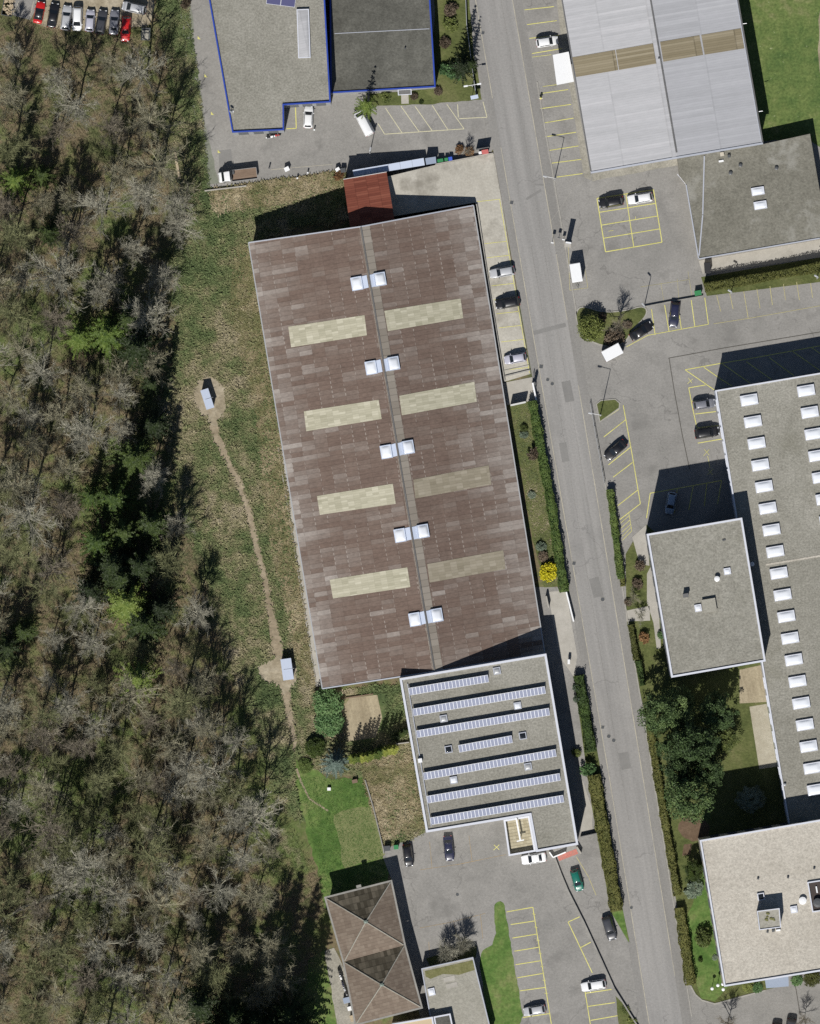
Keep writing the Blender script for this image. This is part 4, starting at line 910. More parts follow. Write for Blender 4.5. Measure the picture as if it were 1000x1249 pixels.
sheet('hall_side_garden', wobble([(621, 493), (648, 488), (692, 714), (664, 716), (650, 660)], .8, 8, 3), .04, olivegrass, 'narrow garden strip between the hall and the road hedge')
sheet('stair_court', [(613, 467), (649, 460), (654, 488), (618, 494)], .045, slabconc, 'concrete court below the deck end')
sheet('hedge_strip', [(700, 824), (712, 822), (722, 880), (731, 930), (745, 1020), (760, 1112), (768, 1150), (745, 1112), (722, 985), (712, 915)], .045, olivegrass, 'grass strip under the road hedge')
sheet('passage_paving', [(668, 722), (690, 720), (704, 800), (700, 826), (682, 800)], .04, slabconc, 'concrete passage beside the hall')
sheet('side_passage', wobble([(706, 940), (722, 985), (723, 1012), (708, 1016), (712, 990)], .7, 6, 2), .043, slabconc, 'concrete patch beside the solar roof building')
sheet('car_park_strip', wobble(chaikin([(602, 1106), (606, 1100), (613, 1100), (616, 1108), (626, 1170), (642, 1262), (597, 1262), (590, 1210), (583, 1163), (606, 1150)], 1), .6, 4, 5), .05, lawn, 'green strip dividing the south car park')
sheet('shrub_bed', wobble([(520, 1170), (582, 1155), (580, 1168), (524, 1180)], 1, 5, 3), .05, olivegrass, 'bed under two bare shrubs')
sheet('wedge_grass', [(745, 1112), (759, 1106), (767, 1150)], .052, lawn, 'wedge of grass at the hedge end')
sheet('wall_bed', wobble([(751, 1215), (758, 1222), (778, 1252), (782, 1270), (756, 1270)], .6, 5, 3), .05, olivegrass, 'planted bed along the ramp wall')

# ================================================================ buildings
def building(name, label, pts, z, wall, roof, trim=None, pw=.3, ph=.25, base=-5.0, cat='building'):
    P = ccw([tuple(W(px, py, z).xy) for px, py in pts])
    cx, cy = sum(p[0] for p in P) / len(P), sum(p[1] for p in P) / len(P)
    e = empty(name, (cx, cy, Hw(cx, cy)), label, cat)
    bm = bmesh.new(); slab(bm, P, base, z - ph - .03, top=False); obj('wall', bm, wall, e)
    bm = bmesh.new(); bm.faces.new([bm.verts.new((*p, z - ph)) for p in offset(P, .02)]).normal_update(); bmesh.ops.triangulate(bm, faces=bm.faces[:]); obj('roof', bm, roof, e)
    if trim:
        bm = bmesh.new(); ring(bm, offset(P, -.05), offset(P, pw), z - ph - .25, z, z - ph - .05); obj('parapet', bm, trim, e)
    return e, P
def tilt_of(P):
    return math.atan2(P[1][1] - P[0][1], P[1][0] - P[0][0])
WINME = {}
def window_mesh(w, h, frame):
    k = (w, h, frame.name)
    if k not in WINME:
        bm = bmesh.new(); t = .08
        for c, s in (((0, 0, h / 2 - t / 2), (w, .08, t)), ((0, 0, -h / 2 + t / 2), (w, .08, t)), ((-w / 2 + t / 2, 0, 0), (t, .08, h - 2 * t)), ((w / 2 - t / 2, 0, 0), (t, .08, h - 2 * t)), ((0, 0, 0), (.05, .07, h - 2 * t))): box(bm, c, s)
        a = bpy.data.meshes.new('window'); bm.to_mesh(a); bm.free(); a.materials.append(frame)
        bm = bmesh.new(); box(bm, (0, .0, 0), (w - .15, .03, h - .15)); b = bpy.data.meshes.new('pane'); bm.to_mesh(b); bm.free(); b.materials.append(glass)
        WINME[k] = (a, b)
    return WINME[k]
def windows(e, P, edge, zs, n, w=2.2, h=1.3, frame=None, t0=.06, t1=.94):
    a, b = Vector(P[edge]), Vector(P[(edge + 1) % len(P)]); d = (b - a); L = d.length; ang = math.atan2(d.y, d.x); nrm = Vector((d.y, -d.x)) / L
    ma, mb = window_mesh(w, h, frame or whitetrim)
    for z in zs:
        for i in range(n):
            t = t0 + (t1 - t0) * (i + .5) / n; p = a + d * t + nrm * .03
            M = Matrix.Translation(Vector((p.x, p.y, z)) - e.location) @ Matrix.Rotation(ang, 4, 'Z')
            o = bpy.data.objects.new('window', ma); COL.objects.link(o); o.parent = e; o.matrix_local = M
            q = bpy.data.objects.new('pane', mb); COL.objects.link(q); q.parent = o
def door(e, P, edge, t, zc, w, h, mat):
    a, b = Vector(P[edge]), Vector(P[(edge + 1) % len(P)]); d = (b - a); L = d.length; ang = math.atan2(d.y, d.x); nrm = Vector((d.y, -d.x)) / L
    p = a + d * t + nrm * .04; bm = bmesh.new(); box(bm, (p.x, p.y, zc), (w, .1, h), ang); o = obj('door', bm, mat, e)
    q = p + nrm * .09 + d / L * (w * .38); bm = bmesh.new(); box(bm, (q.x, q.y, zc), (.14, .08, .05), ang); bmesh.ops.translate(bm, verts=bm.verts[:], vec=-e.location); lmesh('handle', bm, galv, o)
def roof_box(e, px, py, z, w, d, h, mat, name='roof_vent', rz=R(9.6), cap=None):
    p = W(px, py, z); bm = bmesh.new(); box(bm, (p.x, p.y, z + h / 2), (w, d, h), rz, bev=.02); o = obj(name, bm, mat, e)
    if cap:
        bm = bmesh.new(); box(bm, (p.x, p.y, z + h + .04), (w + .12, d + .12, .08), rz); bmesh.ops.translate(bm, verts=bm.verts[:], vec=-e.location); lmesh('cap', bm, cap, o)
    return o
def roof_pipe(e, px, py, z, r, h, mat, name='vent_pipe'):
    p = W(px, py, z); bm = bmesh.new(); tube(bm, (p.x, p.y, z), (p.x, p.y, z + h), r, seg=12); tube(bm, (p.x, p.y, z + h + .08), (p.x, p.y, z + h + .16), r * 1.7, r * .8, 12); return obj(name, bm, mat, e)
SKY = {}
def skylight_meshes(w, d, h):
    k = (w, d, h)
    if k not in SKY:
        bm = bmesh.new(); t = .16
        ring(bm, [(-w / 2, -d / 2), (w / 2, -d / 2), (w / 2, d / 2), (-w / 2, d / 2)], [(-w / 2 + t, -d / 2 + t), (w / 2 - t, -d / 2 + t), (w / 2 - t, d / 2 - t), (-w / 2 + t, d / 2 - t)], -.1, h, h - .1)
        a = bpy.data.meshes.new('skylight'); bm.to_mesh(a); bm.free(); a.materials.append(None)
        bm = bmesh.new(); N = 8; w2, d2 = w - .26, d - .26; g = []
        for i in range(N + 1):
            row = []
            for j in range(N + 1):
                u, v = i / N * 2 - 1, j / N * 2 - 1; row.append(bm.verts.new((u * w2 / 2, v * d2 / 2, h - .04 + .3 * (1 - u ** 4) * (1 - v ** 4) * min(w, d) * .5)))
            g.append(row)
        for i in range(N):
            for j in range(N): bm.faces.new((g[i][j], g[i + 1][j], g[i + 1][j + 1], g[i][j + 1]))
        b = bpy.data.meshes.new('dome'); bm.to_mesh(b); bm.free(); b.materials.append(None)
        for p in b.polygons: p.use_smooth = True
        SKY[k] = (a, b)
    return SKY[k]
def skylight(e, px, py, z, w, d, h=.35, rz=R(9.4), frame=None, pane=None, tilt=None):
    a, b = skylight_meshes(w, d, h); p = W(px, py, z)
    M = Matrix.Translation(p - e.location) @ Matrix.Rotation(rz, 4, 'Z')
    if tilt: M = M @ Matrix.Rotation(tilt, 4, 'Y')
    o = part('skylight', a, frame or paletrim, e, M); part('dome', b, pane or domeglass, o); return o
# --- blue trimmed buildings
e, P = building('blue_trimmed_building', 'flat gravel roofed building with bright blue edge and notched corner', [(232, -140), (255, 0), (283.3, 161.5), (346, 158.5), (345.8, 128), (403, 124.5), (396, 0), (390, -140)], 9.0, wallgrey, roofgrav, bluetrim, .22, .3)
skylight(e, 370.2, 41, 8.7, 2.25, 8.9, .5, R(2), whitetrim, whitemetal)
for k, zc in ((0, 0), (1, 0)):
    p = W(334 + 17.5 * k, -1 + 2.2 * k, 8.9); bm = bmesh.new(); box(bm, (p.x, p.y, 9.0), (2.5, 1.9, .08), R(-7)); o = obj('solar_collector', bm, plain('collector_glass%d' % k, (.1, .1, .2), .15), e)
    bm = bmesh.new(); box(bm, (p.x, p.y, 8.93), (2.62, 2.0, .07), R(-7)); bmesh.ops.translate(bm, verts=bm.verts[:], vec=-e.location); lmesh('frame', bm, pvframe, o)
p = W(281.5, 136, 8.7); bm = bmesh.new(); tube(bm, p, p + Vector((0, 0, .9)), .05); obj('antenna_mast', bm, galv, e)
bm = bmesh.new(); box(bm, p + Vector((.1, 0, .12)), (.8, .3, .24)); obj('mast_foot', bm, whitem, e)
bm = bmesh.new(); tube(bm, p + Vector((0, -.02, .9)), p + Vector((.1, .12, 1.0)), .42, .3, 14); obj('dish', bm, galv, e)
nE = len(P)
for i in range(nE):
    L = math.hypot(P[(i + 1) % nE][0] - P[i][0], P[(i + 1) % nE][1] - P[i][1])
    if 5 < L < 12: windows(e, P, i, (-1.3, 2.2, 5.8), 3, 1.8, 1.3, darkm)
    if L > 23: windows(e, P, i, (2.2, 5.8), 6, 1.8, 1.3, darkm)
e, P = building('grey_roofed_building', 'lower building with dark grey felt roof and blue edge, white joint across it', [(401.5, -140), (403, 113.5), (531, 106), (524.5, 0), (515, -140)], 4.4, wallgrey, roofdark, bluetrim, .22, .22)
bm = bmesh.new(); a, b = W(406.6, 41, 4.19), W(525, 35, 4.19); box(bm, ((a.x + b.x) / 2, (a.y + b.y) / 2, 4.2), ((b - a).length - .4, .12, .05), math.atan2(b.y - a.y, b.x - a.x)); obj('roof_joint', bm, paletrim, e)
roof_pipe(e, 494, 59, 4.2, .1, .3, darkm)
a = W(493.5, 112.5, 1.2); bm = bmesh.new(); box(bm, (a.x, a.y, 1.25), (2.5, 1.0, .14), R(3.4)); obj('porch_canopy', bm, whitetrim, e)
bm = bmesh.new(); box(bm, (a.x, a.y, 1.34), (2.2, .75, .04), R(3.4)); obj('canopy_glass', bm, walldark, e)
# --- long hall
RZ, EZ = 6.7, 1.7
hN, hS = (440, 276.5), (530, 819)
def ha(px, py): return (px - 440) - (90 / 542.5) * (py - 276.5)
def hz(px, py): return RZ - (RZ - EZ) * abs(ha(px, py)) / 139.0
def HP(px, py, dz=0.0): z = hz(px, py) + dz; return W(px, py, z)
c0 = W(485, 548, 0); hall = empty('long_hall', (c0.x, c0.y, -2.5), 'long brown sheet roofed hall with pale translucent panels and five skylight pairs on its ridge', 'building')
NW, NE, SE, SW = (303, 296), (577.5, 250.5), (664.5, 796.5), (393, 840)
for nm, q in (('west_roof_slope', [NW, (440, 276.5), (530, 819), SW]), ('east_roof_slope', [(440, 276.5), NE, SE, (530, 819)])):
    bm = bmesh.new(); f = quad(bm, [HP(*p) for p in q]); f.normal_update()
    if f.normal.z < 0: f.normal_flip()
    r = bmesh.ops.extrude_face_region(bm, geom=bm.faces[:]); bmesh.ops.translate(bm, verts=[v for v in r['geom'] if isinstance(v, bmesh.types.BMVert)], vec=(0, 0, -.12))
    bmesh.ops.recalc_face_normals(bm, faces=bm.faces[:]); obj('roof', bm, hallroof, hall)
bm = bmesh.new(); ins = [(307, 297.5), (440, 278.5), (573.5, 253.5), (660.5, 796), (530, 817), (396.5, 837.5)]
q = [HP(*p, dz=-.14) for p in ins]; lo = [bm.verts.new((v.x, v.y, -5)) for v in q]; hi = [bm.verts.new(v) for v in q]
for i in range(6): j = (i + 1) % 6; bm.faces.new((lo[i], lo[j], hi[j], hi[i]))
bmesh.ops.recalc_face_normals(bm, faces=bm.faces[:]); obj('wall', bm, wallbeige, hall)
def roofline(name, a, b, w, h, mat, dz=.02, parent=None):
    A, B = HP(*a, dz), HP(*b, dz); d = (B - A).normalized(); n = d.cross(Vector((0, 0, 1))).normalized() * w / 2; u = Vector((0, 0, h))
    bm = bmesh.new(); v = [bm.verts.new(p) for p in (A - n, A + n, B + n, B - n, A - n + u, A + n + u, B + n + u, B - n + u)]
    for f in ((0, 1, 2, 3), (4, 5, 6, 7), (0, 1, 5, 4), (1, 2, 6, 5), (2, 3, 7, 6), (3, 0, 4, 7)): bm.faces.new([v[i] for i in f])
    bmesh.ops.recalc_face_normals(bm, faces=bm.faces[:]); return obj(name, bm, mat, hall)
bm = bmesh.new(); quad(bm, [HP(x, y, .05) for x, y in ((441, 276.6), (450.5, 275), (540.5, 817.5), (531, 819))]); obj('ridge_cap', bm, hallridge, hall)
roofline('ridge_rail', (440.2, 276.5), (530.2, 819), .22, .13, walldark, .03)
roofline('ridge_flashing', (438.6, 276.8), (528.6, 819), .14, .06, hallridge, .03)
for a, b in ((NW, (440, 276.5)), ((440, 276.5), NE), (SW, (530, 819)), ((530, 819), SE)): roofline('verge_trim', a, b, .22, .1, paletrim)
for a, b in ((NW, SW), (NE, SE)): roofline('gutter', a, b, .2, .06, galv, -.02)
for q in ([(351.5, 398.5), (444.5, 384.4), (447.5, 409), (355, 423.6)], [(370.5, 501.7), (461.7, 487.6), (465.5, 511), (373.5, 526)], [(386.5, 605), (479, 590), (482.6, 614.5), (390, 628)], [(402, 707), (496.7, 692), (500.5, 716), (406, 730)]):
    bm = bmesh.new(); quad(bm, [HP(*p, .04) for p in q[::-1]]); obj('translucent_panel', bm, yelsheet, hall)
dull = sheetroof('grimy_translucent_sheets', [(.25, (.215, .19, .138)), (.5, (.275, .245, .185)), (.75, (.355, .32, .255))], 1.18, .5, R(-9.7), dots=False, pn=(.7, .5), joint=.18)
for i, q in enumerate(([(468.6, 379), (561.7, 364), (565, 388), (473, 404)], [(487, 482.7), (578.4, 465.6), (581.5, 490), (490, 506.6)], [(504, 585), (596, 567.5), (599.3, 591), (506.5, 608)], [(521, 688), (613.7, 671), (616.5, 694), (524, 710.7)])):
    bm = bmesh.new(); quad(bm, [HP(*p, .04) for p in q[::-1]]); obj('translucent_panel', bm, (yelsheet, yelsheet, dull, dull)[i], hall)
sl = math.atan((RZ - EZ) / (139 * S))
for (lx, ly), (rx, ry) in (((435.7, 345.8), (463, 340.6)), ((453, 448.5), (479.5, 443.4)), ((471.5, 551), (497.4, 545.6)), ((488.3, 653), (515.5, 648)), ((506.3, 755.5), (532.3, 750.5))):
    for (x, y), s in (((lx, ly), -1), ((rx, ry), 1)):
        a, b = skylight_meshes(2.1, 2.45, .4); p = HP(x, y, .05)
        M = Matrix.Translation(p - hall.location) @ Matrix.Rotation(R(9.7), 4, 'Z') @ Matrix.Rotation(s * sl, 4, 'Y')
        o = part('skylight', a, bluewhite, hall, M); part('dome', b, domeglass, o)
    x0, y0, x1, y1 = lx + 6.6, ly - 1.2, rx - 5.6, ry + 1.0
    bm = bmesh.new()
    xm = (x0 + x1) / 2 - .5; ym = (y0 + y1) / 2
    for (ax, ay), (bx, by) in (((x0, y0), (xm - 1, ym)), ((xm + 1.6, ym), (x1, y1))):
        v = [HP(ax - 1.3, ay - 7.6, .12), HP(bx - 1.3, by - 7.6, .12), HP(bx + 1.3, by + 7.6, .12), HP(ax + 1.3, ay + 7.6, .12)]; quad(bm, v[::-1])
    obj('ridge_saddle', bm, bluewhite, hall)
P_h = ccw([tuple(W(x, y, 0).xy) for x, y in ((307, 297.5), (573.5, 253.5), (660.5, 796), (396.5, 837.5))])
windows(hall, P_h, 3, (0.1,), 14, 2.6, 1.1); door(hall, P_h, 0, .3, -2.0, 3.4, 3.2, darkm)
# channel along the west wall, deck and its railing
sheet('wall_channel', [(338, 545), (347, 545), (394, 838), (385, 838)], .06, slabconc, 'concrete channel along the west wall of the long hall')
sheet('channel_kerb', strip((338.5, 545), (385.5, 838), 1.2), .0, kerbm, 'raised kerb of the wall channel', thick=.22)
bm = bmesh.new(); dp = [(470, 216), (517, 204.5), (530, 201.5), (602, 187.5), (612, 246), (622, 310), (635, 386), (647, 456), (614, 466), (596, 358), (579.5, 247), (480, 264)]
Pd = ccw([tuple(G(*p).xy) for p in dp]); slab(bm, Pd, -5, .06); bmesh.ops.triangulate(bm, faces=[f for f in bm.faces if len(f.verts) > 4])
tag(obj('concrete_deck', bm, concrete), 'raised concrete parking deck with faded bays beside the hall', 'deck', None, 'structure')
def lowwall(name, pts, w, h, mat, label, cat='wall', base=-.4, ztop=None):
    bm = bmesh.new()
    for a, b in zip(pts, pts[1:]):
        q = strip(a, b, w / S); P = [G(*p) for p in q]; o = [0, 1, 2, 3]
        if (P[1] - P[0]).cross(P[2] - P[1]).z < 0: P = P[::-1]
        slab(bm, [p.xy for p in P], [p.z + base for p in P], [ztop if ztop is not None else p.z + h for p in P])
    p0 = G(*pts[0]); bmesh.ops.translate(bm, verts=bm.verts[:], vec=-p0); o = lmesh(name, bm, mat, None); o.location = p0
    return tag(o, label, cat)
lowwall('deck_parapet', [(581.2, 249), (597.5, 358), (615.3, 465)], .22, .5, slabconc, 'pale low wall along the deck above the hall gutter', base=-5, ztop=.5)
lowwall('deck_north_parapet', [(531, 200.4), (601.5, 186.8)], .2, .3, slabconc, 'low concrete edge on the north side of the deck', base=-4, ztop=.24)
lowwall('deck_step', [(616, 459), (646.5, 451.5)], .25, .3, kerbm, 'raised step across the deck end', base=-4, ztop=.3)
lowwall('deck_upper_step', [(614.5, 452), (645.5, 445)], .12, .2, kerbm, 'thin joint ledge across the deck end', base=-4, ztop=.14)
lowwall('stair_wall', [(649.5, 467), (654, 489)], .28, 1.1, whitem, 'white low wall beside the stair court')
lowwall('stair_front_wall', [(622.5, 494.5), (641, 490.5)], .3, 2.3, wallwhite, 'white wall closing the stair court, heightened to shade it')  # made tall so its shadow stands for the sunken stairwell
lowwall('deck_gate_post', [(651.5, 466), (652.2, 470)], .3, 2.6, walldark, 'dark wall end at the deck corner')
p = G(561.5, 0); 
# red roofed annex
z1, z0 = 3.4, 1.6
rq = [(418.7, 219), (471.5, 210), (481, 268), (427, 277)]
cz = W(450, 243, 0); red = empty('red_roofed_annex', (cz.x, cz.y, -3), 'small annex with a plain red tiled roof against the north gable', 'building')
RV = [W(*rq[0], z0), W(*rq[1], z0), W(*rq[2], z1), W(*rq[3], z1)]
bm = bmesh.new(); quad(bm, RV[::-1]); r = bmesh.ops.extrude_face_region(bm, geom=bm.faces[:]); bmesh.ops.translate(bm, verts=[v for v in r['geom'] if isinstance(v, bmesh.types.BMVert)], vec=(0, 0, -.12)); bmesh.ops.recalc_face_normals(bm, faces=bm.faces[:]); obj('roof', bm, redtile, red)
bm = bmesh.new(); q = [v.lerp(sum(RV, Vector()) / 4, .03) - Vector((0, 0, .14)) for v in RV]; lo = [bm.verts.new((v.x, v.y, -5)) for v in q]; hi = [bm.verts.new(v) for v in q]
for i in range(4): bm.faces.new((lo[i], lo[(i + 1) % 4], hi[(i + 1) % 4], hi[i]))
bmesh.ops.recalc_face_normals(bm, faces=bm.faces[:]); obj('wall', bm, wallbeige, red)
bm = bmesh.new(); tube(bm, RV[0] + Vector((0, .06, -.06)), RV[1] + Vector((0, .06, -.06)), .07); obj('gutter', bm, galv, red)
# sheds along the deck wall
def lean_to(name, label, pts, z, mat, wall):
    P = ccw([tuple(W(*p, z).xy) for p in pts]); c = W(*pts[0], 0); e = empty(name, (c.x, c.y, Hw(c.x, c.y)), label, 'shed')
    bm = bmesh.new(); slab(bm, offset(P, .06), -5, z - .14, False); obj('wall', bm, wall, e)
    bm = bmesh.new(); slab(bm, P, z - .12, z, True, True); obj('roof', bm, mat, e)
    return e, P
ls, P = lean_to('storage_shed', 'long pale blue sheet roofed shed against the deck wall', [(430, 207.5), (474.5, 200), (516.6, 192.6), (518, 201.5), (475.5, 208.5), (431.5, 215.5)], .3, bluewhite, walldark)
for t in (.17, .34, .5, .66, .83):
    a, b = L2((430, 207.5), (516.6, 192.6), t), L2((431.5, 215.5), (518, 201.5), t); A, B = W(*a, .3), W(*b, .3)
    bm = bmesh.new(); box(bm, ((A.x + B.x) / 2, (A.y + B.y) / 2, .33), (.06, (A - B).length * .96, .05), math.atan2(B.y - A.y, B.x - A.x) + math.pi / 2); bmesh.ops.translate(bm, verts=bm.verts[:], vec=-ls.location); lmesh('roof_seam', bm, paletrim, [c for c in ls.children if c.name.startswith('roof')][0])
lean_to('small_storage_shed', 'short grey blue shed at the end of the long shed', [(518.5, 193), (531.3, 191), (532.2, 199), (519.8, 201)], .9, steelroof, walldark)
bin_(537, 196.5, 9, 1.05, .8, 1.25, greenp, 'wide green lidded bin beside the grey blue shed', group='bins by the deck wall')
bin_(544.3, 195, 9, .6, .7, 1.1, greenp, 'narrow green bin between the wide green and the blue bin', group='bins by the deck wall')
bin_(549.3, 194, 9, .65, .75, 1.1, bluep, 'blue lidded bin beside the green bins', group='bins by the deck wall', lid=bluep)
bin_(591.5, 185.5, 9, 1.15, .75, 1.5, salmon, 'faded red container at the road end of the deck', cat='container', name='crate_container')
bin_(585.5, 186.5, 9, .5, .45, .9, whitem, 'small white box beside the faded red container', cat='box', name='utility_box')
lowwall('container_screen', [(580.5, 182.5), (596.5, 180)], .12, 2.2, walldark, 'dark screen wall behind the red container')
bin_(411.5, 206, 30, .75, .6, 1.0, whitem, 'white lidded bin tilted beside the yard bank', group='bins in the lorry yard')
bin_(418.3, 207, 5, .85, .75, 1.1, bluep, 'grey blue bin beside the long shed end', group='bins in the lorry yard', lid=darkm)
bin_(349.5, 205.5, 25, .85, .75, 1.0, whitem, 'white tub standing alone in the lorry yard', cat='tub', name='storage_tub')
bollard(328, 204, 'dark bollard nearest the flatbed truck', darkm, 1.1); bollard(362.3, 216.5, 'white capped bollard at the bank edge, nearer the white tub'); bollard(375, 210, 'white capped bollard at the bank edge, nearer the bins')
bollard(383, 157.5, 'white capped bollard behind the white pickup')
# --- white metal hall
K = empty('white_metal_hall', (W(800, 90, 0).x, W(800, 90, 0).y, 0), 'large pale metal roofed hall with brown translucent strips', 'building')
kE, kR = 6.4, 7.9
kp = {'NW': (661, -140), 'NR': (769, -140), 'NE': (876, -140), 'SE': (930.7, 175), 'SR': (826, 192.5), 'SW': (720.3, 211)}
def kz(px, py): a = (px - 826) - .172 * (py - 192.5); return kR - (kR - kE) * abs(a) / 107.0
def KP(px, py, dz=0): return W(px, py, kz(px, py) + dz)
for rm, q in ((whitemetal, ('NW', 'NR', 'SR', 'SW')), (whitemetal2, ('NR', 'NE', 'SE', 'SR'))):
    bm = bmesh.new(); f = quad(bm, [KP(*kp[i]) for i in q][::-1]); r = bmesh.ops.extrude_face_region(bm, geom=bm.faces[:]); bmesh.ops.translate(bm, verts=[v for v in r['geom'] if isinstance(v, bmesh.types.BMVert)], vec=(0, 0, -.12)); bmesh.ops.recalc_face_normals(bm, faces=bm.faces[:]); obj('roof', bm, rm, K)
bm = bmesh.new(); q = [KP(x, y, -.14) for x, y in ((663, -138), (769, -138), (873.5, -138), (928, 174), (826, 191), (722.5, 209))]; lo = [bm.verts.new((v.x, v.y, -3)) for v in q]; hi = [bm.verts.new(v) for v in q]
for i in range(6): j = (i + 1) % 6; bm.faces.new((lo[i], lo[j], hi[j], hi[i]))
bmesh.ops.recalc_face_normals(bm, faces=bm.faces[:]); obj('wall', bm, wallgrey, K)
def kline(name, a, b, w, h, mat, dz=.02):
    A, B = KP(*a, dz), KP(*b, dz); d = (B - A).normalized(); n = d.cross(Vector((0, 0, 1))).normalized() * w / 2; u = Vector((0, 0, h)); bm = bmesh.new()
    v = [bm.verts.new(p) for p in (A - n, A + n, B + n, B - n, A - n + u, A + n + u, B + n + u, B - n + u)]
    for f in ((0, 1, 2, 3), (4, 5, 6, 7), (0, 1, 5, 4), (1, 2, 6, 5), (2, 3, 7, 6), (3, 0, 4, 7)): bm.faces.new([v[i] for i in f])
    bmesh.ops.recalc_face_normals(bm, faces=bm.faces[:]); return obj(name, bm, mat, K)
kline('ridge_gutter', (769.6, -140), (825.2, 186), .28, .06, walldark, .05); kline('ridge_cap', (766.3, -140), (822.5, 192), .75, .05, whitemetal, .03)
kline('gable_trim', (721, 210.5), (826, 192.2), .35, .12, paletrim); kline('gable_trim', (826, 192.2), (930.5, 174.8), .35, .12, paletrim)
kline('eaves_gutter', (662, -140), (720.8, 209), .25, .05, walldark, -.03); kline('eaves_gutter', (875.5, -140), (930.2, 173.5), .25, .05, walldark, -.03); kline('eaves_edge', (874, -140), (928.6, 173.5), .14, .07, paletrim)
for q in ([(698, 70), (750, 61), (754, 85.5), (702.5, 94)], [(751, 60.9), (798.5, 52.5), (802.5, 77.2), (755, 85.4)], [(805, 51), (853, 43), (857.5, 67), (809, 75.3)], [(855.3, 42.6), (903.5, 34.5), (907.8, 59), (859.5, 66.7)]):
    bm = bmesh.new(); quad(bm, [KP(*p, .05) for p in q[::-1]]); obj('translucent_strip', bm, ochresheet, K)
a = KP(803.5, 71); bm = bmesh.new(); tube(bm, a, a + Vector((0, 0, .3)), .14); obj('roof_vent', bm, darkm, K)
for y, x in ((29, 906), (136, 925.5)):
    a = KP(x, y); bm = bmesh.new(); tube(bm, a, a + Vector((.7, .1, .1)), .06); obj('snow_guard', bm, whitem, K)
bm = bmesh.new(); P = ccw([tuple(W(*p, 4.2).xy) for p in ((674, 67), (693.5, 63), (700, 99.6), (679, 103.7))]); slab(bm, P, 4.0, 4.2, True, True); obj('loading_canopy', bm, whitem, K)
P_k = ccw([tuple(W(x, y, 0).xy) for x, y in ((663, -138), (873.5, -138), (928, 174), (722.5, 209))])
windows(K, P_k, 3, (4.2,), 12, 3, 1.4); windows(K, P_k, 0, (4.2,), 6, 3, 1.4); door(K, P_k, 3, .72, 1.7, 3.2, 3.4, paletrim)
# --- low flat building
lowp = [(826, 193.2), (931, 175.6), (988, 163), (1001, 240), (1060, 560 - 320), (1069, 278), (1000, 290.5), (852, 316), (836.5, 224.5), (830, 222)]
lowp = [(826, 193.2), (931, 175.6), (988, 163), (1002, 245), (1120, 225), (1128, 269), (1000, 290.8), (852, 316), (836.5, 224.5), (829, 215)]
e, P = building('low_mossy_building', 'low flat building with lichen blotched grey roof and two white skylights', lowp, 3.4, wallbeige, roofgrav2, None, base=-3, ph=.02)
for a, b, w in (((836.6, 225), (852, 315.6), .3), ((852, 315.8), (1000, 290.6), .3), ((859, 190), (857, 262), .32), ((857, 262), (852.6, 312), .32), ((1000, 290.6), (1128, 269), .3)):
    A, B = W(*a, 3.4), W(*b, 3.4); bm = bmesh.new(); box(bm, ((A.x + B.x) / 2, (A.y + B.y) / 2, 3.46), ((B - A).length - .1, w * .7, .14), math.atan2(B.y - A.y, B.x - A.x)); obj('edge_trim', bm, paletrim, e)
skylight(e, 924.2, 233.2, 3.38, 2.35, 1.45, .3, R(9), whitetrim); skylight(e, 927.3, 250.3, 3.38, 2.35, 1.45, .3, R(9), whitetrim)
roof_box(e, 880.5, 188, 3.38, .7, .7, .4, wallbeige, 'roof_vent'); roof_box(e, 879.5, 196.5, 3.38, .9, .35, .25, whitem, 'roof_vent'); roof_box(e, 889, 190.5, 3.38, .5, .5, .5, darkm, 'roof_vent')
for px, py in ((891, 211), (903, 201.5), (947, 205)): roof_pipe(e, px, py, 3.38, .22, .18, darkm, 'roof_drain')
windows(e, P, [i for i in range(len(P)) if abs(P[i][0] - W(852, 316, 3.4).x) < .1 or True][0], (1.8,), 4, 1.8, 1.2)
bin_(862.5, 327, 5, 1.1, 1.9, 1.4, blackm, 'large dark container at the wall end of the beige path', cat='container', name='waste_container')
bin_(851, 357.5, 10, 1.2, .85, 1.1, greenp, 'green lidded bin at the end of the hedge')
lowwall('boundary_wall', [(786, 374), (820, 367.5), (857, 361)], .16, .5, concwall, 'thin grey wall north of the bays with the dark blue car')
# --- big factory
facp = [(872.5, 476.4), (1000, 455), (1220, 418), (1340, 1010), (1200, 966), (1000, 999), (962.5, 1004), (929.5, 811), (905, 668), (898, 631)]
facp = [(872.5, 476.4), (1000, 455), (1220, 418), (1310, 952), (1000, 1004), (962.8, 1010), (929.5, 811), (898, 631)]
e, P = building('factory', 'long flat gravel roofed factory with columns of white rectangular skylights', facp, 7.7, bluewhite, roofgrav, whitetrim, .22, .22)
for i in range(19):
    skylight(e, 913.6 + 4.53 * i, 488 + 26.4 * i, 7.5, 3.15, 1.95, .42, R(9.4), whitetrim)
    if i < 8: skylight(e, 983 + 4.53 * i, 476.6 + 26.4 * i, 7.5, 3.15, 1.95, .42, R(9.4), whitetrim)
bm = bmesh.new(); a, b = W(934, 689, 7.5), W(1090, 663, 7.5); box(bm, ((a.x + b.x) / 2, (a.y + b.y) / 2, 7.5), ((b - a).length, .35, .06), math.atan2(b.y - a.y, b.x - a.x)); obj('roof_joint', bm, roofbeige, e)
roof_pipe(e, 917, 688, 7.5, .25, .5, whitem); roof_pipe(e, 957, 957, 7.5, .15, .3, galv)
nE = len(P)
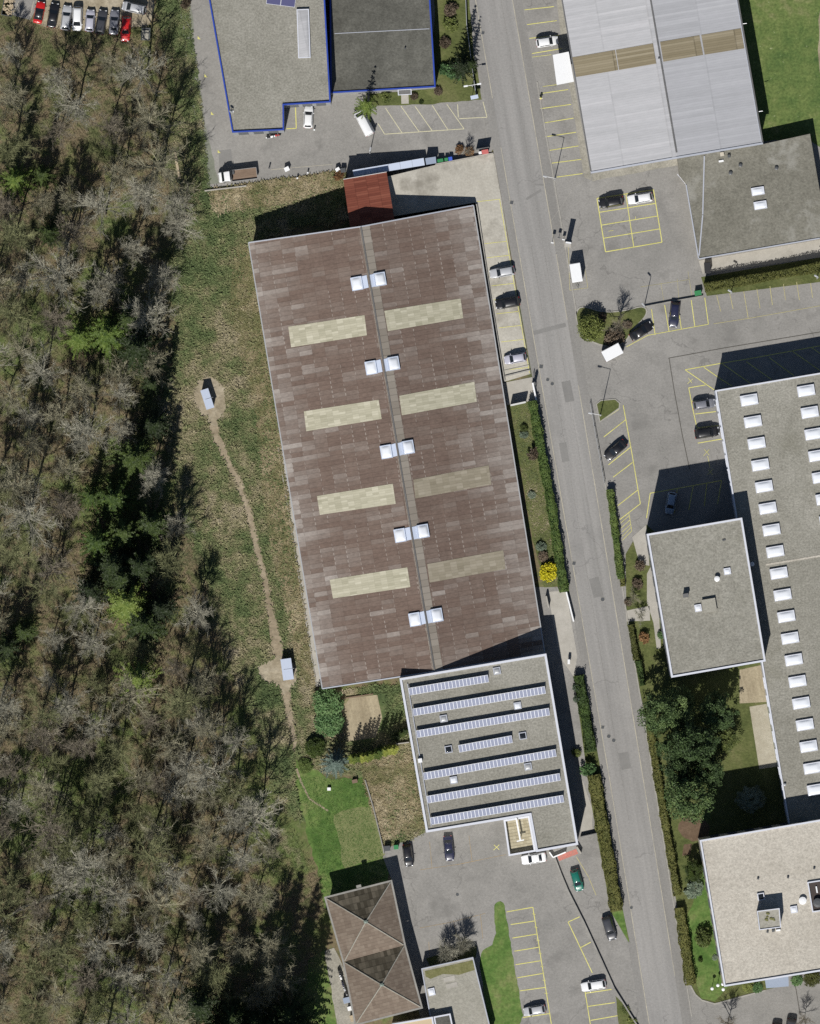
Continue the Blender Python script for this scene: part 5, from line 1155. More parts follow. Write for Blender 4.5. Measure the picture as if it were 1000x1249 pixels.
for i in range(nE):
    a, b = P[i], P[(i + 1) % nE]; L = math.hypot(b[0] - a[0], b[1] - a[1])
    if 20 < L < 32 and a[0] < W(935, 0, 0).x + 3: windows(e, P, i, (2.0, 5.2), 8, 2.2, 1.4)
# --- office block
offp = [(789, 651.6), (904.8, 631.7), (933.6, 806.4), (819, 826.3)]
off, P = building('office_block', 'taller flat roofed office block with white edge joined to the factory', offp, 12.9, wallgrey, roofgrav, whitetrim, .3, .25)
skylight(off, 887, 696.8, 12.65, 1.25, 1.2, .3, R(9.4), whitetrim); skylight(off, 851.4, 741.6, 12.65, 1.25, 1.3, .3, R(9.4), whitetrim)
roof_pipe(off, 874.3, 706, 12.65, .3, .7, whitem); roof_box(off, 836, 726.3, 12.65, .9, .6, 1.25, slabconc, 'chimney', cap=walldark)
roof_box(off, 865, 738.5, 12.65, 2.35, 2.3, .55, concwall, 'plant_box', cap=rooftan); roof_box(off, 883, 658.6, 12.65, .6, .3, .15, darkm, 'roof_drain')
for i in range(4): windows(off, P, i, (1.6, 4.9, 8.2, 11.0), 8, 1.7, 1.5, darkm)
# --- beige building
bp = [(853.7, 1025), (1000, 1000), (1200, 966), (1228, 1148), (1000, 1184.5), (883.4, 1203.3)]
bg, P = building('beige_roofed_building', 'tall building with smooth beige gravel roof, plant room and white edge', bp, 13.0, wallbeige, roofbeige, whitetrim, .26, .3)
for i in range(len(P)):
    L = math.hypot(P[(i + 1) % 6][0] - P[i][0], P[(i + 1) % 6][1] - P[i][1])
    windows(bg, P, i, (1.6, 4.9, 8.2, 11.0), max(3, int(L / 3.2)), 1.7, 1.5, darkm)
zr = 12.7; Pp = ccw([tuple(W(*p, zr + 3).xy) for p in ((923.5, 1111.5), (950.5, 1108), (952.3, 1131), (926.3, 1134.3))])
bm = bmesh.new(); slab(bm, Pp, zr - .05, zr + 2.9, False); pr_ = obj('plant_room', bm, wallgrey, bg)
bm = bmesh.new(); bm.faces.new([bm.verts.new((*p, zr + 2.82)) for p in offset(Pp, .02)]); bmesh.ops.translate(bm, verts=bm.verts[:], vec=-bg.location); lmesh('roof', bm, rooftan, pr_)
bm = bmesh.new(); ring(bm, offset(Pp, -.04), offset(Pp, .12), zr + 2.7, zr + 3.0, zr + 2.8); bmesh.ops.translate(bm, verts=bm.verts[:], vec=-bg.location); lmesh('parapet', bm, whitetrim, pr_)
for k in range(9):
    rr = random.Random(k); p = W(936 + rr.uniform(-3, 9), 1112 + rr.uniform(1, 11), zr + 3); bm = bmesh.new(); bmesh.ops.create_icosphere(bm, subdivisions=1, radius=rr.uniform(.15, .3), matrix=Matrix.Translation((p.x, p.y, zr + 2.9)) @ Matrix.Diagonal((1.4, 1, .4, 1))); bmesh.ops.translate(bm, verts=bm.verts[:], vec=-bg.location); lmesh('moss_cushion', bm, mossm, pr_)
skylight(bg, 928, 1093.6, zr, 1.25, 1.3, .4, R(9.4), whitetrim, glass); skylight(bg, 968.2, 1109.3, zr, 1.25, 1.25, .35, R(9.4), whitetrim); roof_pipe(bg, 978.8, 1098.5, zr, .42, .5, whitem)
roof_box(bg, 949, 1134.5, zr, .8, .3, .5, whitem, 'air_unit'); roof_box(bg, 943, 1135.2, zr, .5, .4, .5, darkm, 'air_unit')
for px, py in ((924.5, 1071.5), (961, 1070), (993, 1059), (936, 1136.5)): roof_pipe(bg, px, py, zr, .13, .2, darkm, 'roof_drain')
bm = bmesh.new(); cp = [(985.3, 1076.5), (1030, 1069.5), (1036, 1105), (991.3, 1112)]; Pc = ccw([tuple(W(*p, zr).xy) for p in cp]); ring(bm, offset(Pc, -.12), offset(Pc, .1), zr - .05, zr + .4, zr); obj('light_well', bm, whitetrim, bg)
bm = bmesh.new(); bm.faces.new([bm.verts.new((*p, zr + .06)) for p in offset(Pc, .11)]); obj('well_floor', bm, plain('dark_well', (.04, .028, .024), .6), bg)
roof_pipe(bg, 997, 1101, zr + .05, .5, .7, darkm, 'fan_unit'); roof_box(bg, 996, 1085, zr + .06, .25, 1.2, .3, whitem, 'air_unit')
bm = bmesh.new(); pc = ccw([tuple(W(*p, 2.8).xy) for p in ((933, 1195.5), (961.5, 1190.8), (962, 1203), (934.5, 1205.5))]); slab(bm, pc, 2.6, 2.8, True, True); obj('entrance_canopy', bm, steelroof, bg)
# --- solar roof building
PZ = 7.3
svp = [(487.5, 827.6), (666, 797.5), (705, 1030), (654, 1039), (646, 994), (614, 999.6), (520, 1015)]
svp = [(487.5, 827.6), (666, 797.5), (705, 1030), (654, 1039), (646, 994.2), (520, 1015.2)]
sv, P = building('solar_roof_building', 'flat roofed building with white edge carrying rows of solar panels', svp, PZ, wallwhite, roofgrav, whitetrim, .36, .3)
zr = PZ - .3
A, B = W(497, 834, zr), W(526, 1008, zr); bm = bmesh.new(); box(bm, ((A.x + B.x) / 2, (A.y + B.y) / 2, zr + .15), ((B - A).length, .14, .3), math.atan2(B.y - A.y, B.x - A.x)); obj('inner_kerb', bm, paletrim, sv)
for px, py, pn in ((606, 818.3, galv), (631.2, 860.8, domeglass), (541, 876.5, galv), (637.5, 897.5, glass), (547, 914, glass), (644, 935, galv), (553.2, 951.5, domeglass)):
    skylight(sv, px, py, zr, 1.35, 1.3, .3, R(9.7), paletrim, pn)
roof_box(sv, 512.3, 927.5, zr, .75, .75, .9, whitem, 'roof_vent')
for i in range(len(P)):
    L = math.hypot(P[(i + 1) % len(P)][0] - P[i][0], P[(i + 1) % len(P)][1] - P[i][1])
    if L > 15: windows(sv, P, i, (0.4, 3.6), int(L / 3.6), 2.0, 1.4)
# tiled balcony box on the south side
bz = 1.2; bq = [(614.2, 1000.2), (645.4, 995), (653.2, 1038.3), (620.5, 1044)]
Pb = ccw([tuple(W(*p, bz).xy) for p in bq])
bm = bmesh.new(); slab(bm, Pb, -5, bz - .6, False); obj('balcony_wall', bm, wallwhite, sv)
bm = bmesh.new(); bm.faces.new([bm.verts.new((*p, bz - .55)) for p in offset(Pb, -.01)]); obj('balcony_floor', bm, terrtile, sv)
bm = bmesh.new(); ring(bm, offset(Pb, -.03), offset(Pb, .3), bz - .8, bz + .5, bz - .56); obj('balcony_parapet', bm, whitetrim, sv)
A, B = W(629.5, 998, 2.2), W(634.5, 1025, 2.2); bm = bmesh.new(); box(bm, ((A.x + B.x) / 2, (A.y + B.y) / 2, 2.2), ((B - A).length, .28, .2), math.atan2(B.y - A.y, B.x - A.x)); box(bm, (B.x, B.y - .05, 2.21), (1.35, .22, .2), R(12)); tube(bm, (B.x, B.y, bz - .5), (B.x, B.y, 2.2), .08); obj('awning_arm', bm, whitem, sv)
SM = {}
def solar_mesh(nm):
    if nm in SM: return SM[nm]
    bm = bmesh.new()
    if nm == 'solar_panel': box(bm, (0, 0, 0), (.66, 1.62, .03), bev=.004)
    elif nm == 'frame': ring(bm, [(-.345, -.845), (.345, -.845), (.345, .845), (-.345, .845)], [(-.3, -.79), (.3, -.79), (.3, .79), (-.3, .79)], -.03, .03, -.02)
    me = bpy.data.meshes.new(nm); bm.to_mesh(me); bm.free(); me.materials.append(None); SM[nm] = me; return me
solar_rows = [((498.7, 843.6), (595.5, 827.4), 22, 'short northernmost row of solar panels beside the hall'), ((503.8, 868.8), (665, 841.3), 36, 'second row of solar panels from the hall, full width'), ((508.2, 895.4), (670, 867.8), 36, 'full row of solar panels just above the short middle row'),
              ((559.5, 913.3), (624.5, 901.3), 15, 'shortest row of solar panels in the middle of the roof'), ((516.8, 946.8), (678, 918), 36, 'full row of solar panels just below the short middle row'), ((521, 975.3), (683, 947.4), 36, 'second row of solar panels from the southern roof edge'), ((525.2, 1001.6), (687.3, 973.9), 36, 'southernmost row of solar panels on the flat roof')]
for a, b, n, lab in solar_rows:
    A, B = W(*a, zr), W(*b, zr); d = B - A; L = d.length; ang = math.atan2(d.y, d.x); mid_ = (A + B) / 2
    e = empty('solar_panel_row', (mid_.x, mid_.y, zr), lab, 'solar panels', 'solar panel rows on the flat roof', (0, 0, ang))
    st = L / n; T = R(30)
    for i in range(n):
        M = Matrix.Translation(((i - (n - 1) / 2) * st, 0, .52)) @ Matrix.Rotation(T, 4, 'X') @ Matrix.Diagonal((st / .69, .93, 1, 1))
        o = part('solar_panel', solar_mesh('solar_panel'), pvglass, e, M); part('frame', solar_mesh('frame'), pvframe, o)
    bm = bmesh.new()
    for i in range(0, n + 1, 3):
        x = (i - n / 2) * st; box(bm, (x, .62, .45), (.05, .05, .9)); box(bm, (x, -.62, .08), (.05, .05, .16)); box(bm, (x, 0, .05), (.06, 1.4, .06))
    box(bm, (0, .6, .87), (L, .05, .05)); lmesh('rack', bm, galv, e)
# --- pyramid roofed house
ez, az = 1.0, 4.0
hse = empty('pyramid_roofed_house', (W(455, 1162, 0).x, W(455, 1162, 0).y, -3.8), 'house with two brown pyramid tiled roofs side by side', 'house')
def pyr(c4, apex):
    E = [W(*p, ez) for p in c4]; Ap = W(*apex, az)
    for i in range(4):
        a, b = E[i], E[(i + 1) % 4]; bm = bmesh.new(); f = bm.faces.new([bm.verts.new(v) for v in (a, b, Ap)]); f.normal_update()
        if f.normal.z < 0: f.normal_flip()
        obj('roof_slope', bm, brtile2 if (i == 0) else brtile, hse)
        d = (Ap - a); bm = bmesh.new(); tube(bm, a + d * .02 + Vector((0, 0, .03)), a + d * .98 + Vector((0, 0, .03)), .11, seg=6); obj('hip_ridge', bm, rooftan, hse)
    bm = bmesh.new(); bmesh.ops.create_icosphere(bm, subdivisions=1, radius=.38, matrix=Matrix.Translation(Ap) @ Matrix.Diagonal((1.3, 1, .6, 1))); obj('roof_finial', bm, greyleafless, hse)
greyleafless = plain('weathered_copper', (.16, .2, .17), .6)
pyr([(397.5, 1095.5), (476.5, 1075.5), (493, 1153), (419.6, 1173)], (446, 1124.3)); pyr([(419.6, 1173.4), (493, 1153.4), (513.5, 1228.5), (434, 1249)], (465.5, 1201.2))
Ph = ccw([tuple(W(*p, ez).xy) for p in ((397.5, 1095.5), (476.5, 1075.5), (493, 1153), (513.5, 1228.5), (434, 1249), (419.6, 1173))])
bm = bmesh.new(); slab(bm, offset(Ph, .45), -6, ez - .08, False); obj('wall', bm, wallwhite, hse)
bm = bmesh.new(); ring(bm, offset(Ph, -.3), offset(Ph, .02), ez - .2, ez + .02, ez - .12); obj('gutter', bm, concwall, hse)
for i in range(6): windows(hse, offset(Ph, .45), i, (-1.6,), 3, 1.4, 1.3)
bm = bmesh.new(); p = W(437.5, 1083, ez); box(bm, (p.x, p.y + .3, ez + .0), (.9, .5, .3), R(14)); obj('downpipe_head', bm, concwall, hse)
gar, P = building('flat_garage', 'flat grey roofed garage with mossy northern edge and a white skylight', [(514, 1181.6), (576.8, 1167.7), (600, 1262), (531, 1276)], -.4, wallgrey, rooftan, paletrim, .16, .12, base=-6)
bm = bmesh.new(); bm.faces.new([bm.verts.new(W(*p, -.49)) for p in ((518, 1184.5), (577, 1171), (579, 1183), (560, 1189), (540, 1188), (525, 1194), (519, 1191))][::-1]); obj('moss_band', bm, mossm, gar)
skylight(gar, 526.3, 1209.8, -.52, 1.25, 1.35, .3, R(13), whitetrim)
for px, py in ((548, 1194), (551, 1202)):
    bm = bmesh.new(); a = W(px, py, -.49); box(bm, (a.x, a.y, -.5), (2.1, .9, .05), R(13)); obj('paving_patch', bm, slabconc, gar)
ann, P = building('tan_roofed_annex', 'low annex with tan roof at the southern picture edge', [(478, 1249), (527.5, 1240.5), (533, 1275), (485, 1285)], 1.2, wallbeige, plain('tan_roof_sheet', (.52, .42, .27), .7), whitetrim, .25, .1, base=-6)
ann2, P = building('dark_roofed_annex', 'small dark roofed annex beside the tan roof', [(529, 1240.3), (549, 1236.5), (556, 1270), (535, 1275)], .9, wallbeige, roofdark, whitetrim, .22, .1, base=-6)
# --- walls, hut, posts
shed(252.5, 486.5, 96 + 12, 3.7, 1.5, 2.3, 'pale roofed hut on the upper bare patch of the path'); shed(350, 816.5, 98, 3.9, 1.95, 2.4, 'pale roofed hut on the lower bare patch near the hall corner')
lowwall('ramp_wall', [(676.5, 1046), (684, 1066), (693, 1087.5), (712, 1125), (733, 1170.5), (749, 1206), (776, 1249), (790, 1272)], .25, .6, concwall, 'concrete wall between south car park and garage ramp')
lowwall('ramp_head_wall', [(670, 1039.5), (674.5, 1046), (690, 1039.5)], .22, 1.0, whitem, 'white angled wall at the ramp head')
lowwall('ramp_side_wall', [(703.5, 1033), (708.5, 1041)], .25, 1.2, slabconc, 'short white wall at the building corner beside the ramp')
lowwall('passage_wall', [(690.5, 722), (699.5, 758)], .25, 1.2, whitem, 'white low wall beside the pavement south of the yellow bush')
lowwall('passage_gate', [(708, 1020.5), (728, 1016)], .12, 1.0, walldark, 'dark gate across the passage by the hedge')
lowwall('garden_retaining_wall', [(445, 952), (455, 985), (467, 1035), (468, 1042)], .2, .5, concwall, 'thin concrete edge between lawn and dead grass field')
lowwall('bank_wall', [(249, 232), (275, 229), (300, 226)], .25, .5, slabconc, 'pale wall end below the flatbed truck')
lowwall('court_wall', [(483, 908), (499, 906)], .2, .8, slabconc, 'short wall between court and solar roof building')
lowwall('court_edge', [(415, 853), (455, 847)], .2, .4, timber, 'timber edge north of the sand court')
lowwall('passage_back_wall', [(666, 727), (669, 741)], .25, 1.6, slabconc, 'pale wall end beside the hall corner')

# ================================================================ vehicles
GT = 'cars parked in the row beside the wood'
car(47, 14, 79, 'roadster', 'red', 'red convertible with black soft top at the left end of the dirt row', GT, roof='black')
car(64, 17.5, 80, 'sedan', 'black', 'black saloon between the red convertible and a silver car', GT)
car(80, 20.5, 84, 'estate', 'silver', 'silver estate beside the black saloon, nose to the track', GT)
car(93.3, 21.5, 268, 'minivan', 'white', 'white people carrier parked nose towards the wood', GT)
car(109, 24, 86, 'hatch', 'lilac', 'pale blue grey hatchback just right of the white people carrier', GT, roof='lilac')
car(122.8, 26, 81, 'estate', 'dark', 'dark grey estate with pale rear, third from the right end of the dirt row', GT)
car(138.6, 26, 86, 'sedan', 'grey', 'mid grey saloon beside the bright red car', GT)
car(152.6, 34, 266, 'estate', 'red', 'bright red estate with red roof at the right end of the dirt row', GT)
car(163, 8.5, 168, 'minivan', 'silver', 'silver people carrier parked across the end of the dirt row', GT)
GD = 'cars parked on the concrete deck'
car(612.3, 332, 190, 'estate', 'silver', 'silver estate, northern of the two pale cars on the deck', GD, deck=.06)
car(619, 369.5, 190, 'suv', 'black', 'black off-roader on the concrete deck', GD, deck=.06)
car(628.2, 437.3, 190, 'hatch', 'lilac', 'pale lilac hatchback at the southern end of the deck', GD, deck=.06)
GC = 'cars parked in the estate bays'
car(667.2, 51, 9, 'hatch', 'white', 'white hatchback beside the white metal hall', GC)
car(745, 246.5, 189, 'suv', 'black', 'black off-roader in the yellow court grid', GC)
car(780.5, 242, 189, 'estate', 'white', 'white estate in the yellow court grid', GC)
car(782, 404, 33, 'sedan', 'black', 'black saloon slanting beside the planted island', GC)
car(822.3, 384, 264, 'estate', 'navy', 'dark blue estate in the bays south of the thin wall', GC)
car(858.5, 493, 9, 'hatch', 'grey', 'grey hatchback nosed up to the factory wall', GC)
car(862, 527.5, 9, 'suv', 'black', 'black off-roader nosed up to the factory wall', GC)
car(750.5, 549, 220, 'sedan', 'black', 'black saloon in a slanting bay by the road hedge', GC)
car(818, 613.5, 260, 'hatch', 'blue', 'pale blue hatchback in the shadow of the office block', GC)
GS = 'cars in the south car park'
car(651.5, 1047.5, 189, 'sedan', 'white', 'white saloon parked under the tiled balcony', GS)
car(704.3, 1073.5, 286, 'hatch', 'green', 'dark green hatchback on the garage ramp', GS)
car(743.8, 1132, 287, 'suv', 'dark', 'dark grey off-roader with black roof window on the ramp lane', GS)
car(652.5, 1233, 190, 'hatch', 'silver', 'silver hatchback in the bays beside the green strip', GS)
car(724.3, 1202, 190, 'estate', 'white', 'white estate in the bays beside the ramp wall', GS)
car(497.6, 1044, 278, 'hatch', 'black', 'black hatchback next to the bins by the house', GS)
car(547.6, 1035.5, 276, 'sedan', 'navy', 'very dark blue saloon under the solar roof building', GS)
car(945.5, 1263, 262, 'suv', 'black', 'black car at the southern picture edge, left of a pair', GC)
car(963.5, 1257, 262, 'suv', 'dark', 'dark grey car at the southern picture edge, right of a pair', GC)
car(375.8, 142, 87, 'hatch', 'white', 'small white car beside the yellow corner line', 'vehicles in the lorry yard')
car(444.5, 148.5, 118, 'van', 'white', 'white van slanting under the fir tree', 'vehicles in the lorry yard', name='delivery_van', cat='van')
flatbed_truck(290.5, 213, 187, 'white cabbed flatbed truck with brown timber load bed')
box_trailer(702.3, 333, 279, 3.4, 1.95, 2.75, 'white box trailer beside the sign tower at the road')
box_trailer(741 + 5.5, 430, 28, 3.5, 2.1, 2.7, 'white box trailer slanting below the planted island')
e = standing('flat_trailer', 177, 40.5, 88, 'small flat trailer with grey load at the end of the dirt row', 'trailer')
lbox('load_bed', (0, 0, .6), (2.3, 1.6, .12), darkm, e); lbox('load', (-.15, .05, .78), (1.7, 1.2, .25), rooftan, e, bev=.05)
for s in (-1, 1): lbox('side_board', (0, s * .8, .75), (2.3, .05, .28), greyleafless, e)
bm = bmesh.new(); tube(bm, (1.1, 0, .5), (2.0, 0, .5), .04); lmesh('drawbar', bm, darkm, e); wheels(e, (-.1,), .85, .28, .16)
e = standing('scrap_skip', 9, 7, 80, 'open skip heaped with pale scrap in the corner of the wood', 'skip')
bm = bmesh.new(); ring(bm, [(-1.7, -1), (1.7, -1), (1.7, 1), (-1.7, 1)], [(-1.6, -.9), (1.6, -.9), (1.6, .9), (-1.6, .9)], 0, 1.1, .1); lmesh('body', bm, darkm, e)
rr = random.Random(4); bm = bmesh.new()
for k in range(60): box(bm, (rr.uniform(-1.4, 1.4), rr.uniform(-.75, .75), .85 + rr.uniform(0, .4)), (rr.uniform(.1, .7), rr.uniform(.08, .4), rr.uniform(.05, .25)), M=Matrix.Rotation(rr.uniform(-.3, .3), 4, 'X') @ Matrix.Rotation(0, 4, 'Z'), rz=rr.uniform(0, 3))
s_ = lmesh('scrap_load', bm, palewood, e)
for px, py, d, m, l in ((330.5, 166, 12, whitem, 'white motorbike against the blue trimmed building, nearer the drive'), (335.5, 164.5, 8, redm, 'red and white motorbike against the blue trimmed building'),
                        (414.5, 1188.5, 115, blackm, 'black motorbike at the north end of the row by the house'), (416, 1195, 112, whitem, 'white motorbike second from the north end by the house'), (418.5, 1203, 110, PAINT['navy'], 'dark blue motorbike third from the north end by the house'), (420.5, 1209, 112, PAINT['silver'], 'silver motorbike nearest the grey box by the house')):
    motorbike(px, py, d, m, l)
bin_(422.5, 1221, 14, 1.2, 1.0, 1.0, steelroof, 'grey storage box between motorbikes and dark bin', cat='box', name='storage_box')
bin_(426.5, 1231, 14, .8, .7, 1.1, PAINT['navy'], 'dark blue bin beside the house wall', lid=whitem)
bin_(430, 1243, 14, .9, 1.1, .8, palewood, 'wooden box at the house corner', cat='box', name='wooden_box')
bin_(472, 1035.5, 5, 1.1, .9, 1.2, steelroof, 'grey bin beside the small black hatchback', group='bins by the lawn', lid=darkm); bin_(483, 1034, 5, .8, .75, 1.1, greenp, 'green bin beside the small black hatchback', group='bins by the lawn')
bin_(432.5, 953.5, 12, .95, .6, .7, timber, 'small wooden bench box at the lawn top', cat='box', name='garden_box')
# ---------------------------------------------------------------- posts, signs and railings
lamp_post(732, 507, 9.4, 170, 1.8, 'tall lamp post on the small grass island'); lamp_post(676.5, 219.5, 8.6, 170, 1.7, 'tall lamp post at the south corner of the white metal hall bays')
lamp_post(785.5, 375, 6.2, 130, .25, 'lamp post at the west end of the thin wall'); lamp_post(891.5, 357.5, 6.0, 150, .25, 'lamp post in the middle of the clipped hedge'); lamp_post(996.5, 339.5, 6.0, 150, .25, 'lamp post at the picture edge end of the clipped hedge')
lamp_post(576, 105, 4.5, 9, 1.0, 'white double armed lamp at the corner of the garden strip', True, whitem)
lamp_post(451, 186, 5.2, 80, .3, 'slim lamp post in front of the white van')
e = standing('sign_tower', 692.5, 298.5, -9, 'tall narrow slab sign on a concrete foot beside the road', 'sign')
lbox('foot', (0, 0, .25), (1.25, .9, .55), slabconc, e, bev=.03); lbox('panel', (0, .25, 2.6), (.95, .2, 4.3), paletrim, e, bev=.02); lbox('edge_trim', (0, .25, 4.78), (1.0, .26, .07), whitem, e)
for px, py, h, m, l in ((673.3, 296.5, 2.6, whitem, 'white street sign plate at the road edge opposite the sign tower'), (681.5, 290, 1.8, darkm, 'dark low sign post between road and sign tower'), (687, 292.5, 1.6, whitem, 'small white post beside the sign tower foot')):
    e = standing('sign_post', px, py, -9, l, 'sign post'); bm = bmesh.new(); tube(bm, (0, 0, -.1), (0, 0, h), .04); lmesh('pole', bm, galv, e); lbox('sign_plate', (0, -.06, h - .35), (.55, .04, .7), m, e, bev=.01); lbox('cap', (0, -.03, h + .03), (.5, .18, .06), m, e)
e = standing('post_box', 693.5, 807, 0, 'white box on a post beside the road hedge', 'post box'); bm = bmesh.new(); tube(bm, (0, 0, 0), (0, 0, .9), .06); lmesh('pole', bm, galv, e); lbox('box_body', (0, 0, 1.2), (.45, .85, .7), whitem, e, bev=.04); lbox('flap', (-.24, 0, 1.35), (.02, .5, .12), darkm, e)
e = standing('hydrant', 659.3, 120, 0, 'red and yellow hydrant at the road edge of the bays', 'hydrant'); bm = bmesh.new(); tube(bm, (0, 0, 0), (0, 0, 1.0), .2, .17, 12); lmesh('barrel', bm, salmon, e); bm = bmesh.new(); bmesh.ops.create_icosphere(bm, subdivisions=2, radius=.22, matrix=Matrix.Translation((0, 0, 1.02))); lmesh('dome_cap', bm, yellowp, e); bm = bmesh.new(); tube(bm, (-.32, 0, .7), (.32, 0, .7), .08); lmesh('outlet', bm, galv, e)
e = standing('info_board', 578.5, 119, 12, 'pale blue board on two posts at the corner of the garden strip', 'board'); lbox('board_panel', (0, 0, 2.3), (1.4, .7, .12), bluewhite, e, bev=.03)
for s in (-1, 1):
    bm = bmesh.new(); tube(bm, (s * .5, 0, 0), (s * .5, 0, 2.25), .05); lmesh('post', bm, galv, e)
def railing(pts, h, label, mat, step=2.2, solid=None):
    p0 = G(*pts[0]); e = empty('railing', p0, label, 'railing')
    for a, b in zip(pts, pts[1:]):
        A, B = G(*a) - p0, G(*b) - p0; L = (B - A).length; n = max(1, round(L / step))
        for i in range(n + 1):
            p = A.lerp(B, i / n); bm = bmesh.new(); tube(bm, p, p + Vector((0, 0, h)), .04, seg=6); lmesh('post', bm, mat, e)
        bm = bmesh.new(); z = Vector((0, 0, h)); tube(bm, A + z, B + z, .05, seg=6); z = Vector((0, 0, h * .55)); tube(bm, A + z, B + z, .035, seg=6); lmesh('rail', bm, mat, e)
        if solid:
            bm = bmesh.new(); d = (B - A); box(bm, (A + B) / 2 + Vector((0, 0, h * .5)), (L, .04, h * .8), math.atan2(d.y, d.x)); lmesh('infill_panel', bm, solid, e)
railing([(566.5, -40), (569, 30), (576.5, 89), (581, 120)], 1.3, 'pale railing along the garden strip beside the road', paletrim, 2.6, wallgrey)
railing([(719.5, 492), (727, 535), (737, 590)], 1.0, 'thin grey railing between the road and slanting bays', galv)
railing([(650.5, 455), (653.5, 474)], 1.0, 'short dark railing at the deck corner', darkm)
lowwall('fallen_log', [(212.5, 185), (218.3, 217)], .45, .45, palewood, 'long bleached log lying in the wood verge', 'log', base=0)
lowwall('fallen_log', [(2, 1124), (28, 1107), (72, 1092)], .5, .5, bark[0], 'pale fallen trunk lying in the south west of the wood', 'log', base=0)
bin_(401, 963, 0, .6, .5, .5, whitem, 'small white box standing on the lawn', cat='box', name='lawn_box')
# white parasols at the beige building corner
for k, (px, py) in enumerate(((868, 1205), (875, 1201), (881, 1199.5), (881.5, 1206))):
    e = standing('flag_pole', px, py, 0, ('white topped flag pole nearest the road hedge', 'white topped flag pole second from the hedge', 'white topped flag pole against the beige building wall', 'white topped flag pole closest to the kerb corner')[k], 'flag pole', 'white poles at the beige building corner')
    bm = bmesh.new(); tube(bm, (0, 0, 0), (0, 0, 2.4), .05); lmesh('pole', bm, galv, e); bm = bmesh.new(); bmesh.ops.create_uvsphere(bm, u_segments=12, v_segments=8, radius=.32, matrix=Matrix.Translation((0, 0, 2.4)) @ Matrix.Diagonal((1, 1, .6, 1))); lmesh('lamp_globe', bm, whitem, e, True)

# ================================================================ hedges, shrubs and trees
GH = 'clipped hedges along the road'
hedge('hedge', [(649, 489), (659, 545), (672, 615), (688, 722)], 1.5, 2.2, hedgeleaf, 'long clipped hedge between the road and the hall garden', GH, seed=1)
hedge('hedge', [(705.5, 824), (713, 870), (720.5, 917)], 1.7, 2.0, hedgeleaf, 'bright clipped hedge south of the white post box', GH, seed=2)
hedge('hedge', [(724, 945), (731, 990), (742, 1050), (752, 1111)], 2.1, 2.2, olivehedge, 'broad olive hedge between the road and the garage ramp', GH, seed=3)
hedge('hedge', [(743.5, 597), (749, 640), (757, 706)], 1.1, 1.8, hedgeleaf, 'clipped hedge beside the slanting bays', GH, seed=4)
hedge('hedge', [(752.5, 668), (760, 715)], .8, 1.0, olivehedge, 'low hedge just north of the office entrance slab', GH, seed=5)
hedge('hedge', [(769, 762), (776, 805)], .9, 1.4, olivehedge, 'low hedge just south of the office entrance slab', GH, seed=6)
hedge('hedge', [(778, 806), (784, 836)], .9, 1.6, hedgeleaf, 'short green hedge beside the northern pine', GH, seed=7)
hedge('hedge', [(792, 885), (802, 950), (826, 1092)], 1.2, 1.7, olivehedge, 'long low hedge along the road beside the tall pines', GH, seed=8)
hedge('hedge', [(828, 1107), (834, 1145), (842, 1201)], 1.7, 1.8, olivehedge, 'clipped hedge on the road side of the beige building', GH, seed=9)
hedge('hedge', [(859, 351), (900, 344), (1000, 326), (1060, 316)], 1.6, 2.9, olivehedge, 'long clipped hedge below the flat roofed building', GH, seed=10)

SH = Plant('shrub', shrub_mesh(1, 1.5, 1.0, 26, 40, .1), bushleaf, crown='foliage', trunk='stem'); SH2 = Plant('shrub', shrub_mesh(2, 1.4, 1.0, 30, 40, .1), bushleaf, crown='foliage', trunk='stem')
DOME = Plant('dome_shrub', shrub_mesh(3, 3.2, 2.5, 70, 60, .14, True), olivehedge, crown='foliage', trunk='stem')
LAU = Plant('laurel_bush', shrub_mesh(5, 4.2, 2.6, 80, 60, .17), laurel, crown='foliage', trunk='stem')
def shrub(px, py, r, h, mat, label, p=None, name='shrub'):
    p = p or rnd.choice((SH, SH2)); return p.put(px, py, label, 'shrub', None, r, h / 1.5 / r, mat, name=name, dz=.03)
shrub(669, 697, 1.9, 2.6, forsythia, 'bright yellow flowering bush at the south end of the hall garden', name='flowering_shrub'); shrub(664, 702, 1.0, 2.0, forsythia, 'smaller yellow flowering bush leaning on the hall side of the bright one', name='flowering_shrub')
shrub(652, 553, 1.5, 2.6, brownleaf, 'dark round bush in the hall garden beside the hedge'); shrub(639, 522, .8, 1.2, bushleaf, 'small dark bush near the white stair wall')
shrub(639, 530, .9, .8, greyleaf, 'low pale grey bush below the small dark bush'); shrub(648.5, 604, .8, .9, greyleaf, 'pale grey green bush midway along the hall garden'); shrub(660, 667, 1.1, 1.2, greyleaf, 'grey green bush just north of the yellow bush'); shrub(662, 679, 1.1, 1.3, brownleaf, 'brown twiggy bush touching the yellow bush')
DOME.put(720.5, 400, 'clipped olive dome shrub on the planted island', 'shrub', None, 1.0, 1.35, bushleaf, dz=.12)
shrub(749, 413, 2.0, 2.2, brownleaf, 'brown leafless bush on the planted island'); shrub(765, 396, 1.0, 1.0, brownleaf, 'small brown bush on the planted island'); shrub(735, 386, .9, 1.0, brownleaf, 'low twiggy bush beside the clipped dome')
LAU.put(399, 858, 'large glossy green laurel against the hall corner', 'shrub', None, 1.2, .8); LAU.put(402, 882, 'pale green laurel below the hall corner laurel', 'shrub', None, 1.15, .65)
